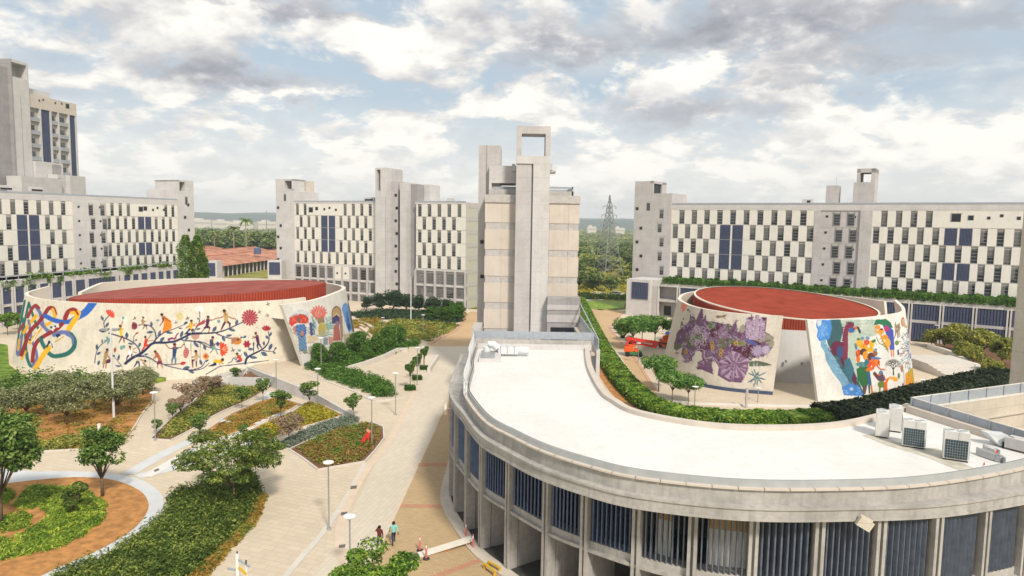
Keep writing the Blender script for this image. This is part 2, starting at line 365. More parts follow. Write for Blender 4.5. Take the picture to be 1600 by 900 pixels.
def drape(name, poly, dz, m, step=3.0):
    bm = bmesh.new(); vs = [bm.verts.new((p[0], p[1], 0)) for p in poly]
    for t in tessellate_polygon([[Vector((p[0], p[1], 0)) for p in poly]]):
        try: bm.faces.new([vs[i] for i in t])
        except ValueError: pass
    xs = [p[0] for p in poly]; ys = [p[1] for p in poly]
    if any(G(*p) < -.01 for p in poly):
        for ax, lo, hi in ((0, min(xs), max(xs)), (1, min(ys), max(ys))):
            k = lo + step
            while k < hi:
                co = (k, 0, 0) if ax == 0 else (0, k, 0); no = (1, 0, 0) if ax == 0 else (0, 1, 0)
                bmesh.ops.bisect_plane(bm, geom=bm.verts[:] + bm.edges[:] + bm.faces[:], plane_co=co, plane_no=no); k += step
    for v in bm.verts: v.co.z = G(v.co.x, v.co.y) + dz
    bmesh.ops.recalc_face_normals(bm, faces=bm.faces)
    me = bpy.data.meshes.new(name); bm.to_mesh(me); bm.free(); me.materials.append(MATS[m] if isinstance(m, str) else m)
    if len(me.polygons) and sum(p.normal.z * p.area for p in me.polygons) < 0: me.flip_normals()
    o = bpy.data.objects.new(name, me); COL.objects.link(o); return tag(o, kind='structure')
def PX(L, s=4.0, ox=0, oy=0): return [gat(ox + x / s, oy + y / s) for x, y in L]
def PP(L): return [gat(x, y) for x, y in L]
def smooth_poly(P, n=80): return [tuple(p) for p in spline(P, n, True)[0][:-1]]
def ribbon(name, P, w, dz, m, h=0.0, n=60, sm=True):
    C = spline(P, n)[0] if sm else np.array(P, float)
    A = offset(C, w / 2); B = offset(C, -w / 2); mb = MB()
    zs = [G(*c[:2]) for c in C]
    a = [(p[0], p[1], z + dz + h) for p, z in zip(A, zs)]; b = [(p[0], p[1], z + dz + h) for p, z in zip(B, zs)]
    mb.strip(b, a)
    if h > 0:
        mb.strip(a, [(p[0], p[1], p[2] - h) for p in a]); mb.strip([(p[0], p[1], p[2] - h) for p in b], b)
        for e in (0, -1): mb.quad(a[e], b[e], (b[e][0], b[e][1], b[e][2] - h), (a[e][0], a[e][1], a[e][2] - h))
    return tag(mb.build(name, MATS[m]), kind='structure')

# far paving beyond the near sheets
drape('plaza_paving', [(-150, 151.2), (-8, 151.2), (-8, 184), (-14, 186), (-68, 212), (-104, 214), (-150, 190)], .02, 'pave_far')
drape('plaza_paving', [(12, 151.2), (60, 151.2), (52, 176), (40, 186), (36, 196)] + [at(975, 484), at(940, 487), at(919, 482), at(912, 478)] + [(12, 200)], .02, 'pave_far')
drape('grass', [at(915, 481), at(940, 485), at(975, 480), at(977, 472), at(940, 470), at(912, 468)], .03, 'lf_bright')
# tan brick road by the curved building and its far part beside the towers
TB = [(735, 487), (748, 487), (748, 541), (668, 541), (690, 530), (712, 517), (724, 502), (726, 492)]
drape('brick_road', PP(TB), .026, 'tan_far')
ribbon('kerb', PP([(725, 488), (725, 500), (712, 516), (690, 527), (670, 538)]), .9, .03, 'kerb_red', .1)
drape('brick_road', PP([(715, 590), (700, 627), (686, 655), (678, 675), (645, 745), (614, 812), (590, 862), (570, 905), (560, 940), (900, 980), (760, 740), (735, 640), (728, 590)]), .02, 'tan_brick')
ribbon('kerb', PP([(716, 590), (700, 627), (686, 655), (678, 675), (645, 745), (614, 812), (590, 862), (570, 905)]), .18, .025, 'kerb_tan')
for a, b in (((655, 724), (706, 723)), ((628, 788), (702, 789)), ((700, 640), (712, 641))):
    drape('brick_band', PP([a, b, (b[0], b[1] + 6), (a[0] - 3, a[1] + 5)]), .03, 'red_brick')
drape('brick_band', PP([(748, 873), (752, 878), (690, 902), (680, 925), (655, 925), (672, 900)]), .03, 'red_brick')
# light road running up the middle, its white line and edge band
drape('plaza_road', PP([(668, 541), (748, 541), (732, 590), (716, 590), (700, 627), (686, 655), (678, 675), (645, 745), (614, 812), (590, 862), (570, 905), (480, 910), (520, 860), (560, 780), (590, 720), (625, 660), (652, 600)]), .012, 'pave_road')
ribbon('painted_line', PP([(570, 724), (553, 757), (530, 796), (500, 838), (470, 872), (443, 905)]), .45, .024, 'stone')
ribbon('paving_band', PP([(655, 600), (632, 645), (605, 695), (573, 735), (550, 775), (535, 810), (531, 850), (540, 905)]), .7, .03, 'kerb_tan')
_A = spline(PP([(425, 722), (440, 752), (440, 778), (425, 812), (380, 862), (325, 910)]), 60)[0]
for k in range(1, 6):
    a = offset(_A, 1.9 * k if offset(_A, 1.0)[30][0] > _A[30][0] else -1.9 * k); X_, Y__ = proj(np.c_[a, np.zeros(len(a))])
    a = a[(X_ < 505 + (905 - Y__) * .1) & (Y__ > 700)]
    if len(a) > 5: ribbon('paving_joint', [tuple(p) for p in a], .05, .014, 'joint', sm=False)
for q in ((552, 762), (537, 803), (534, 854)): drape('drain_cover', PP([(q[0] - 4, q[1] - 2), (q[0] + 6, q[1] - 3), (q[0] + 5, q[1] + 2), (q[0] - 5, q[1] + 3)]), .04, 'mat_grey')
# circular bed and its pale ring path
ring_o = PP([(-60, 742), (60, 737), (150, 738), (215, 748), (252, 772), (255, 800), (235, 832), (180, 868), (110, 905), (60, 925), (-60, 950)])
ring_i = PP([(-60, 765), (0, 757), (60, 750), (120, 746), (175, 750), (215, 765), (231, 783), (229, 802), (205, 830), (150, 862), (90, 888), (30, 915), (-60, 940)])
drape('ring_path', smooth_poly(ring_o), .02, 'path_grey'); drape('soil_bed', smooth_poly(ring_i), .04, 'soil')
ribbon('path', PP([(215, 745), (300, 722), (420, 683), (470, 655), (535, 645)]), 1.5, .018, 'path_grey')
ribbon('path', PP([(200, 741), (262, 706), (330, 672), (405, 630), (425, 612)]), 1.3, .022, 'path_grey')
ribbon('path', PP([(228, 745), (300, 705), (340, 690), (400, 664), (452, 642)]), 1.1, .026, 'kerb_white')
drape('drain_cover', PP([(284, 712), (312, 703), (314, 706), (287, 716)]), .04, 'mat_grey')
drape('drain_cover', PP([(240, 735), (248, 732), (249, 735), (242, 738)]), .04, 'mat_grey')

def inpoly(P, poly):
    x, y = P[:, 0], P[:, 1]; c = np.zeros(len(P), bool); n = len(poly)
    for i in range(n):
        x1, y1 = poly[i][:2]; x2, y2 = poly[(i + 1) % n][:2]
        k = ((y1 > y) != (y2 > y)); t = (x2 - x1) * (y - y1) / ((y2 - y1) + 1e-12) + x1; c ^= k & (x < t)
    return c
def randin(poly, n):
    A = np.array([p[:2] for p in poly]); lo, hi = A.min(0), A.max(0); out = np.zeros((0, 2))
    while len(out) < n:
        P = RNG.uniform(lo, hi, (n * 2, 2)); out = np.r_[out, P[inpoly(P, poly)]]
    return out[:n]
def leafmesh(C, size, aspect=.5, upb=.5, vs=.35, outw=None):
    n = len(C); nor = RNG.normal(size=(n, 3)); nor /= np.linalg.norm(nor, axis=1)[:, None]
    nor[:, 2] = np.abs(nor[:, 2]) + upb
    if outw is not None: nor += outw * .7
    nor /= np.linalg.norm(nor, axis=1)[:, None]
    a = np.cross(nor, RNG.normal(size=(n, 3))); a /= np.linalg.norm(a, axis=1)[:, None]; b = np.cross(nor, a)
    s = (size * (1 + vs * RNG.uniform(-1, 1, n)))[:, None]
    V = np.empty((n, 4, 3)); V[:, 0] = C - a * s; V[:, 1] = C + b * s * aspect; V[:, 2] = C + a * s; V[:, 3] = C - b * s * aspect
    V[:, 0] -= nor * s * .25; V[:, 2] -= nor * s * .25
    return V.reshape(-1, 3)
def quads_obj(name, V, m, parent=None, loc=None):
    V = np.asarray(V); n = len(V) // 4; me = bpy.data.meshes.new(name)
    me.vertices.add(n * 4); me.vertices.foreach_set('co', V.astype(np.float32).ravel())
    me.loops.add(n * 4); me.loops.foreach_set('vertex_index', np.arange(n * 4, dtype=np.int32))
    me.polygons.add(n); me.polygons.foreach_set('loop_start', np.arange(0, n * 4, 4, dtype=np.int32)); me.update(); me.validate()
    me.materials.append(MATS[m]); o = bpy.data.objects.new(name, me); COL.objects.link(o); o.parent = parent
    if loc: o.location = loc
    return o
def dome_pts(cx, r, h, per):
    """cx: n x 3 clump bases; r,h arrays; per leaves on each dome"""
    n = len(cx); d = RNG.normal(size=(n, per, 3)); d /= np.linalg.norm(d, axis=2)[..., None]; d[..., 2] = np.abs(d[..., 2])
    k = RNG.uniform(.6, 1.0, (n, per, 1)); P = d * k
    P[..., 0] *= r[:, None]; P[..., 1] *= r[:, None]; P[..., 2] *= h[:, None]
    return (P + cx[:, None, :]).reshape(-1, 3), d.reshape(-1, 3)
def cover(name, poly, clumps, per, r, h, size, m, label, cat, kind='stuff', aspect=.5, upb=.5, group=None, hv=.4):
    p = randin(poly, clumps); z = np.array([G(*q) for q in p]); c = np.c_[p, z]
    rr = r * RNG.uniform(1 - hv, 1 + hv, clumps); hh = h * RNG.uniform(1 - hv, 1 + hv, clumps)
    P, o = dome_pts(c, rr, hh, per)
    ob = quads_obj(name, leafmesh(P, size, aspect, upb, outw=o), m)
    return tag(ob, label, cat, group, kind)
def mk_tree(name, H, R_, trunk, nb, per, size, m, lab, cat='tree', flat=.6, blob=.42, bark='bark', lean=0.0, tr=.12, group=None, seed=1, aspect=.5, upb=.4, crowncore=True, stems=1):
    rs = np.random.default_rng(seed); root = empty(name, label=lab, cat=cat, group=group)
    ch = (H - trunk); cz = trunk + ch * .5; B = []
    for i in range(nb):
        t = rs.uniform(0, 2 * math.pi); rr = R_ * (1 - blob * .6) * math.sqrt(rs.uniform(.03, 1)); zz = rs.uniform(-.5, .5) * ch * (1 - .5 * (rr / R_) ** 2) * .8
        B.append((rr * math.cos(t), rr * math.sin(t), cz + zz + .12 * ch, R_ * blob * rs.uniform(.65, 1.15)))
    B = np.array(B); d = rs.normal(size=(nb, per, 3)); d /= np.linalg.norm(d, axis=2)[..., None]
    k = rs.uniform(.45, 1.0, (nb, per, 1)) ** .5; P = d * k * B[:, 3][:, None, None]; P[..., 2] *= flat; P += B[:, None, :3]
    cr = quads_obj('crown', leafmesh(P.reshape(-1, 3), size, aspect, upb, outw=d.reshape(-1, 3)), m, root)
    mb = MB()
    for s in range(stems):
        ox = 0 if stems == 1 else rs.uniform(-.25, .25); 
        mb.tube([(ox, 0, 0), (ox + lean * .3, lean * .1, trunk * .6), (ox + lean, lean * .2, trunk * 1.05)], [tr, tr * .8, tr * .6], 7)
        for b in B[s::stems][:14]:
            mb.tube([(ox + lean * .6, lean * .1, trunk * .8), (b[0] * .5 + lean * .3, b[1] * .5, trunk + (b[2] - trunk) * .55), (b[0], b[1], b[2])], [tr * .5, tr * .3, tr * .12], 5)
    mb.build('trunk', MATS[bark], root, True)
    return root
def put(root, px, py, h=None, rz=0, sc=1.0, lab=None, first=False, group=None, xy=None):
    x, y = xy if xy else gat(px, py)
    if first:
        root.location = (x, y, G(x, y)); root.rotation_euler = (0, 0, rz); root.scale = (sc,) * 3
        if lab: root['label'] = lab
        return root
    return copy_tree(root, (x, y, G(x, y)), rz, sc, lab, group)
# ---------------------------------------------------------------- far buildings
def make_window_mesh(kind):
    mb = MB()   # unit: width 1 (x 0..1), height 1 (z 0..1), front at y 0
    mb.box(0, 1, .0, .04, 0, 1, 0)
    w = .07
    mb.box(0, w, -.10, 0, 0, 1, 1); mb.box(1 - w, 1, -.10, 0, 0, 1, 1)
    for k in range(1, 5): mb.box(w, 1 - w, -.10, -.01, k / 5 - .018, k / 5 + .018, 1)
    mb.box(w, 1 - w, -.10, -.01, 0, .03, 1)
    if kind == 1: mb.box(w, 1 - w, -.04, -.005, .45, 1, 2)
    if kind == 2: mb.box(w, 1 - w, -.04, -.005, .08, 1, 2)
    if kind == 3: mb.box(w, .55, -.04, -.005, .25, 1, 2)
    mb.box(w, 1 - w, -.05, -.006, .86, 1, 3)
    o = mb.build('window', [MATS['glass'], MATS['frame'], MATS['blind'], MATS['recess']]); me = o.data; bpy.data.objects.remove(o); return me
mat('glass', (.02, .026, .036), .12, .3, .6, spec=.6); mat('frame', (.20, .195, .19), .6, .1); mat('blind', (.135, .135, .13), .8, .25, .8)
WIN = [make_window_mesh(k) for k in range(4)]
def make_screen_mesh():
    mb = MB(); mb.box(0, 1, .02, .05, 0, 1, 1)
    for k in range(9): x = (k + .15) / 9; mb.box(x, x + .078, -.12, .015, 0, 1, 0)
    o = mb.build('louvre_screen', [MATS['blue_panel'], MATS['dark']]); me = o.data; bpy.data.objects.remove(o); return me
SCR = make_screen_mesh()
def meshobj(name, me, parent, loc, sc):
    o = bpy.data.objects.new(name, me); COL.objects.link(o); o.parent = parent; o.location = loc; o.scale = sc; return o
class Fac:
    def __init__(s, p0, p1, z0=0):
        s.p0 = Vector((p0[0], p0[1], 0)); d = Vector((p1[0] - p0[0], p1[1] - p0[1], 0)); s.L = d.length; s.d = d.normalized(); s.n = Vector((-s.d.y, s.d.x, 0)); s.rz = math.atan2(s.d.y, s.d.x)
    def loc(s, px, py, off=0.0):
        r = ray(px, py); o = s.p0 + s.n * off; t = (o - CP).dot(s.n) / r.dot(s.n); P = CP + r * t
        return (P - o).dot(s.d), P.z
    def x(s, px, py, off=0.0): return s.loc(px, py, off)[0]
    def z(s, px, py, off=0.0): return s.loc(px, py, off)[1]
def checker(root, mbw, x0, x1, nb, zt, dep, ph, ww=.36, blank=(), blue=(), blanks_sq=(), pm=2, bb=None):
    """zt: row boundary heights from top down. nb bays over x0..x1. ph: phase of the window in each row. blue: (row,bay) cells covered by a pair screen"""
    s = (x1 - x0) / nb; rr = random.Random(int(x0 * 10) + nb)
    for r in range(len(zt) - 1):
        zb, ztp = zt[r + 1], zt[r]; gap = .16; mbw.box(x0, x1, .02, dep, zb, zb + gap, 3); ops = []; BR = []
        for (br, b) in blue:
            if br == r: u = x0 + (b + ph[1]) * s - .22 * s; w2 = .80 * s; BR.append((u, u + 2 * w2 + .14 * s)); ops += [(u, u + w2, 1), (u + w2 + .14 * s, u + 2 * w2 + .14 * s, 1)]
        for b in range(int(nb) + 1):
            if (r, b) in blank: continue
            u = x0 + (b + ph[r % len(ph)]) * s; v = u + ww * s
            if v > x1 or any(v > p - .15 and u < q + .15 for p, q in BR): continue
            ops.append((u, v, 0))
        cur = x0
        for u, v, k in sorted(ops):
            if u > cur + .02: mbw.box(cur, u, -.02, dep, zb + gap, ztp, pm)
            if k: meshobj('louvre_screen', SCR, root, (u, .05, zb + gap), (v - u, 1, ztp - zb - gap))
            else: meshobj('window', WIN[rr.choice((0, 0, 1, 2, 3, 1, 2))], root, (u, dep - .06, zb + gap), (v - u, .5, ztp - zb - gap))
            cur = v
        if cur < x1 - .02: mbw.box(cur, x1, -.02, dep, zb + gap, ztp, pm)
def sqwin(root, x, z, s=.55, y=-.01, name='small_window'):
    mb = SQ; return meshobj(name, mb, root, (x - s / 2, y, z - s / 2), (s, 1, s))
_m = MB(); _m.box(0, 1, -.03, .1, 0, 1, 0); _m.box(-.12, 1.12, -.05, .05, 1, 1.12, 1); _m.box(-.12, 0, -.05, .05, 0, 1, 1)
_o = _m.build('small_window', [MATS['dark'], MATS['conc_dark']]); SQ = _o.data; bpy.data.objects.remove(_o)
BM = [MATS['conc'], MATS['rail'], MATS['cream'], MATS['bandgrey'], MATS['conc_pale'], MATS['endgrey'], MATS['dark'], MATS['recess'], MATS['beige'], MATS['conc_dark'], MATS['stone']]
ZR = lambda f, px, ys: [f.z(px, y) for y in ys]

# ---- right wing (behind the round hall on the right)
PC0, PC1 = (41.9, 184), (100.9, 145)
f = Fac(PC0, PC1); rootC = empty('office_wing', (*PC0, 0), f.rz, 'long cream checkered office wing behind the round hall with the dragon-coloured mural', 'building')
rootC['label'] = 'long checkered office wing at right, behind the hall with a bright red roof'
zt = ZR(f, 1051, (328, 351, 373, 395, 417)); st = (zt[0] - zt[-1]) / 4; zt = [zt[0] - st * k for k in range(7)]
mb = MB(); Lw = f.x(1700, 320); xs0 = f.x(1050, 330); xm0 = f.x(1274, 330); xm1 = f.x(1345, 330); xr0 = f.x(1364, 330)
mb.box(xs0, Lw, .33, 16, 0, zt[0], 0); mb.box(xs0, Lw, -.05, 16, zt[0], 28.9, 4)
mb.box(xs0, Lw, -.12, .12, 28.9, 29.25, 1); mb.box(xs0 + 3, Lw, -.03, 0, zt[0] + .55, zt[0] + .62, 3)
checker(rootC, mb, xs0, xm0, 10.6, zt, .32, (.60, .10), .44, blue={(1, 4), (2, 4), (3, 4)}, blank=())
checker(rootC, mb, xr0, Lw - 3, 12, zt, .32, (.60, .10), .44, blue={(1, 5), (3, 5)}, blank={(0, 4), (0, 5), (0, 6), (0, 7), (0, 8)})
for px, w, h in ((1494, 2.1, 1.4), (1517, 1.2, 1.0), (1545, .7, .7), (1565, .7, .7), (1592, .8, .7)): sqwin(rootC, f.x(px, 343), zt[0] - (1.5 if px != 1565 else 1.0), w * .8, -.02)
# stair block in the middle
mb.box(xm0, xr0, .15, .5, 0, zt[0], 0); mb.box(xm1, xr0, -.25, .15, 0, zt[0], 0); mb.box(xm0 - .05, xm0 + 1.2, -.15, .15, 0, zt[0], 0)
for k in range(6):
    mb.box(xm0 + 1.2, xm1, .10, .15, zt[k] - .1, zt[k], 3)
    dx = .6 if k % 2 else 0
    for q in (0, 1): meshobj('stair_window', WIN[0], rootC, (xm0 + 4.0 + q * 3.0 + dx, .1, zt[k + 1] + .3), (1.5, 1, st - .6))
    sqwin(rootC, xm0 + 2.6 - k * .1, zt[k] - 1.4, .5, .13); sqwin(rootC, xm1 - 1.2, zt[k] - 1.5, .5, .13)
mb.build('wall', BM, rootC)
# its end tower
a = f.x(990, 400); mb = MB(); tz1 = atY(992, 281, 183)[2]; tz2 = atY(1052, 301, 180)[2]
mb.box(a, xs0, -.6, 11, 0, tz2 - 0.0, 0); xx = f.x(1022, 290); 
mb.box(a, xx - .9, -.6, 9, tz2, tz1, 0); mb.box(xx - .9, xx, -.6, 0, tz2, tz1 - 0, 0); mb.box(xx - .9, xx, 6, 9, tz2, tz1, 0); mb.box(xx - .9, xx, -.6, 9, tz1 - .6, tz1 + .02, 0); mb.box(xx - .9, xx - .5, 0, 6, tz2, tz1 - .6, 6)
mb.build('stair_tower', BM, rootC)
for k in range(6):
    z = zt[k] - 1.2; sqwin(rootC, f.x(997 if k % 2 == 0 else 1003, 330 + k * 22), z + (1.5 if k == 0 else 0), .75, -.62)
    meshobj('slit_window', WIN[1], rootC, (f.x(1032 - (k % 2) * 3, 335 + k * 22), -.62, z - 1), (1.1, .3, 2.6))
meshobj('slit_window', WIN[0], rootC, (f.x(1012, 315), -.62, zt[0] - .2), (1.0, .3, 2.3))
# roof frame shafts
mb = MB(); a, b = f.x(1330, 300), f.x(1364, 300); z1 = f.z(1350, 264, 4); zf = f.z(1350, 285, 4)
mb.box(a, b, 3, 9, 28, zf, 0); mb.box(a + .6, a + 1.3, 3, 9, zf, z1, 0); mb.box(b - .9, b, 3, 9, zf, z1, 0); mb.box(a + .6, b, 3, 9, z1 - .9, z1 + .01, 0)
mb.build('roof_frame', BM, rootC)
mb = MB(); a, b = f.x(1287, 300), f.x(1306, 300); z1 = f.z(1290, 290, 3); mb.box(a, b, 3, 7, 28, z1, 0); mb.box(b, b + .1, 4.6, 5.3, 28.5, z1 - 1.5, 9); mb.tube([(a + 1.8, 5, z1), (a + 1.8, 5, z1 + 2)], .05, 5); mb.build('roof_shaft', BM, rootC)
mb = MB(); a = f.x(1250, 300); mb.box(a, a + 2.2, 3, 5, 29, 30.2, 4); mb.box(a + 1.1, a + 1.9, 2.97, 3.0, 29.4, 29.9, 6); mb.build('plant_box', BM, rootC)
# ---- podium with arcade in front of the right wing
PP0, PP1 = (36.0, 176.5), (97.5, 134)
fp = Fac(PP0, PP1); rp = empty('arcade_podium', (*PP0, 0), fp.rz, 'grey concrete arcade podium with blue louvre screens under the trimmed roof hedge at right', 'building')
H_ = 9.4; mb = MB(); Lp = fp.L + 12
x1 = fp.x(1016, 440, -1.5); x2 = fp.x(1028, 440)
mb.box(fp.x(978, 480, -1.5), x1, -1.5, 8, 0, H_, 4); mb.box(x1, Lp, 2.5, 9, 0, H_, 0); mb.box(x1, Lp, -.2, 2.5, H_ - 1.5, H_, 4); mb.box(x1, Lp, -.05, 2.5, H_ - 5.4, H_ - 4.8, 0)
mb.box(x1, x2, -.4, 2.5, 0, H_ - 1.5, 0)
meshobj('louvre_screen', SCR, rp, (fp.x(985, 450, -1.5) + .4, -1.56, 4.4), (x1 - fp.x(985, 450, -1.5) - .9, 1.5, 4.3))
nbay = 15; xs = np.linspace(x2, Lp - 1, nbay + 1)
for i, x in enumerate(xs):
    for q in (-.42, .12): mb.box(x + q, x + q + .3, -.3, .3, 0, H_ - 1.5, 4)
for i in range(nbay):
    w = xs[i + 1] - xs[i] - .95
    if i > 0: meshobj('louvre_screen', SCR, rp, (xs[i] + .48, .1, H_ - 4.8), (w, 1.3, 3.25))
    if i not in (0, 4, 8, 9, 11, 13): meshobj('louvre_screen', SCR, rp, (xs[i] + .48, .12, .5), (w, 1.3, 3.4))
    else: mb.box(xs[i] + .9, xs[i] + w * .6, 2.42, 2.5, .3, 2.7, 6)
mb.build('wall', BM, rp)
# hedge on the podium edge
n = 5200; t = RNG.uniform(f.x(1032, 440), Lp, n); xx = RNG.uniform(0, 1, n); C = []
hx = np.linspace(x2 + 1.5, Lp, 260); bumps = 1.25 + .25 * np.sin(hx * 1.3) + .2 * np.sin(hx * 3.1 + 1)
ci = RNG.integers(0, 259, 16000); cx = hx[ci] + RNG.uniform(-.4, .4, 16000); ang = RNG.uniform(-.4, math.pi * 1.0, 16000); rad = RNG.uniform(.6, 1, 16000)
P = np.c_[cx, .5 - np.cos(ang) * 1.0 * rad, H_ - .1 + np.abs(np.sin(ang)) * bumps[ci] * rad - (ang < 0) * .6]
hd = quads_obj('hedge', np.r_[leafmesh(P, .24, .6), np.array([[q for a_, b_ in zip(hx[:-1], hx[1:]) for q in ((a_, -.35, H_ - .4), (b_, -.35, H_ - .4), (b_, -.2, H_ + .9), (a_, -.2, H_ + .9), (a_, -.2, H_ + .9), (b_, -.2, H_ + .9), (b_, 1.2, H_ + .9), (a_, 1.2, H_ + .9))]])[0]], 'lf_round'); hd.location = (*PP0, 0); hd.rotation_euler = (0, 0, fp.rz)
tag(hd, 'long dark green hedge trimmed along the podium roof below the right-hand wing', 'hedge')
# ---- middle wing (between the tiled sheds and the centre tower)
PB0, PB1 = (-65.4, 208), (-12.6, 185)
f = Fac(PB0, PB1); rb = empty('office_wing', (*PB0, 0), f.rz, 'pale checkered office wing with stair shaft between tiled sheds and centre tower', 'building')
zt = ZR(f, 462, (317, 337)); st = f.z(600, 319) - f.z(600, 338.8); z0 = f.z(600, 318.6); zt = [z0 - st * k for k in range(6)]; zb = [zt[5] - .5, zt[5] - 4.4, zt[5] - 8.0]
xa, xb = f.x(459, 330), f.x(587, 330); xc, xd = f.x(649, 330), f.x(728, 330); mb = MB()
for (p, q) in ((xa, xb), (xc, xd)):
    mb.box(p, q, .35, 12, 0, z0, 0); mb.box(p, q, -.05, 12, z0, 28.6, 4); mb.box(p, q, -.1, .1, 28.6, 28.95, 1)
    nb = 10 if p == xa else 5
    checker(rb, mb, p + .3, q, nb, zt, .34, (.15, .62) if p == xa else (.15, .62), .40, blue={(1, 3), (2, 3), (3, 3)} if p == xa else (), blank={(0, 2), (0, 3), (0, 4), (0, 5)} if p == xa else ())
    s = (q - p) / nb; mb.box(p, q, -.05, .5, zb[0], zt[5], 4)
    for k in range(nb + 1): mb.box(p + k * s - .25, p + k * s + .35, -.25, .5, 0, zb[0], 0)
    for r in range(2):
        mb.box(p, q, -.05, .5, zb[r + 1] - .3, zb[r + 1] + .25, 4)
        for k in range(nb):
            if p == xa and k in (5, 6) and r == 0: mb.box(p + k * s + .35, p + (k + 1) * s - .25, -.02, .5, zb[1], zb[0], 2); sqwin(rb, p + k * s + 1.2, zb[1] + 1.9, .5, -.04); continue
            meshobj('tall_window', WIN[(k * 2 + r * 3) % 4], rb, (p + k * s + .35, .35, zb[r + 1] + .25), (s - .6, 1.6, zb[r] - zb[r + 1] - .3))
    mb.box(p, q, -.02, .5, 0, zb[2] - 3.6, 0)
    for k in range(nb): meshobj('tall_window', WIN[(k + 1) % 4], rb, (p + k * s + .35, .35, zb[2] - 3.3), (s - .6, 1.6, 3.0))
for px, yy, w in ((486, 328, 1.4), (495, 326, .9), (507, 327, .6), (515, 325, .6), (525, 328, .6)): sqwin(rb, f.x(px, yy), f.z(px, yy), w, -.03)
# right end wall with grey and olive panels, its recess and link
mb.box(xd, xd + .35, 0, 11.5, 0, 28.6, 5)
for k in range(8): mb.box(xd + .3, xd + .42, -.02, 11.6, 28.6 - 1.4 - st * k, 28.6 - .2 - st * k, 3)
for k in range(7): meshobj('slit_window', WIN[2], rb, (xd + 4.2, 11, zt[0] - 1 - st * k), (1.0, 1, 2.6))
mb.box(xd + .4, xd + 10, 11.5, 14, 0, 28.4, 0)
mb.build('wall', BM, rb)
# stair shaft
mb = MB(); a, b, c, d, e = f.x(587, 300, -2), f.x(604, 300, -2), f.x(620, 300), f.x(628, 300), f.x(648, 300)
zt1 = f.z(600, 262, -2); zt2 = f.z(620, 283, 0); zt3 = f.z(660, 288, 4)
mb.box(a, b, -2.2, 6, 0, zt1 - 6.3, 4); mb.box(a, a + .5, -2.2, 2, zt1 - 6.3, zt1 - .5, 4); mb.box(b - 1.9, b, -2.2, 6, zt1 - 6.3, zt1 - .5, 4); mb.box(a, b, -2.2, 6, zt1 - .5, zt1, 4); mb.box(a + .5, b - 1.9, 2, 6, zt1 - 6.3, zt1 - .5, 4)
mb.box(b, f.x(617, 262, 2), .5, 6, 0, zt1 - .05, 0); mb.box(b, c + .2, .2, 6, 0, zt2, 0); mb.box(c + .2, d, 2.2, 7, 0, zt2 - .3, 9); mb.box(d, e - 2.2, -1.0, 7, 0, zt2 - .4, 4); mb.box(e - 2.2, e, 1.5, 6, 0, zt2 - .8, 9)
mb.box(d - .4, f.x(671, 300, 5), 5, 11, 26, zt3, 4); mb.box(a + 3.3, a + 3.42, -2.25, -2.2, 0, zt1 - 8, 9)
for k in range(8):
    z = zt[0] + 1.2 - k * st; sqwin(rb, b + 1.6 + (k % 2) * .3, z + 1.2, .75, .18); meshobj('stair_window', WIN[(k * 2) % 3], rb, (c + .55, 2.15, z - 2.6), (1.6, 1, 2.9)); mb.box(c + .2, d, 1.6, 2.25, z - 3.3, z - 2.75, 4)
mb.build('stair_tower', BM, rb)
# left end towers
mb = MB(); a, b, c = f.x(433, 300), f.x(447, 300), f.x(460, 300); z1 = f.z(440, 280); z2 = f.z(470, 298, 3)
mb.box(a, c, -.6, 9, 0, z2, 4); mb.box(a, b, -.6, 9, z2, z1, 4); mb.box(b, c, -.6, 0, z2 - .1, z2 + .3, 4); mb.box(c - .5, c, -.6, 5, z2, z1, 4); mb.box(b - .01, c, -.6, 5, z1 - .5, z1 + .01, 4); mb.box(b, c, 4.5, 9, z2, z1 - .2, 8)
mb.box(c, f.x(481, 300, 4), 2, 9, 26, z2 - .4, 4)
mb.build('end_tower', BM, rb)
for k in range(7): sqwin(rb, f.x(437 + (k % 2) * 4, 335 + k * 17.5), f.z(437, 335 + k * 17.5) + (2 if k == 0 else 0), .75, -.63)
meshobj('slit_window', WIN[0], rb, (f.x(446, 309), -.65, f.z(446, 314)), (.8, .3, 2.2))
mb = MB(); a = f.x(562, 300); mb.box(a, a + 3.5, 2, 3.5, 28.9, 30, 4); mb.box(a + .3, a + 3.1, 1.95, 2, 29, 29.5, 6); mb.build('plant_box', BM, rb); mb = MB(); a = f.x(692, 300); mb.box(a, a + 2, 2, 3, 28.9, 29.8, 4); mb.build('plant_box', BM, rb)
# ---- left wing
PA0, PA1 = (-118.7, 161), (-98.5, 211)
f = Fac(PA0, PA1); ra = empty('office_wing', (*PA0, 0), f.rz, 'cream checkered office wing on the left, below the high tower and above the long handrail', 'building')
st = (f.z(2, 313) - f.z(2, 411)) / 4; z0 = f.z(5, 311); zt = [z0 - st * k for k in range(7)]; mb = MB()
x0 = f.x(-90, 300); x1 = f.x(112, 315); x2 = f.x(163, 315); x3 = f.x(277, 315)
mb.box(x0, x3, .23, 14, 0, z0, 0); mb.box(x0, x3, -.05, 14, z0, 28.5, 4); mb.box(x0, x3, -.1, .1, 28.5, 28.9, 1)
checker(ra, mb, x0, x1, 9.5, zt, .22, (.55, .2), .40, blue={(1, 5), (2, 5), (3, 5)})
mb.box(x1, x2, -.35, .5, 0, z0, 4)
for k in range(6):
    for q in (0, 1): meshobj('stair_window', WIN[q], ra, (x1 + 4.2 + q * 3.3 + (k % 2) * .5, -.38, zt[k + 1] + .2), (1.2, .35, st - .5))
    sqwin(ra, x1 + 1.5, zt[k] - 1.3, .5, -.37); sqwin(ra, x2 - 1.6, zt[k] - 1.3, .5, -.37)
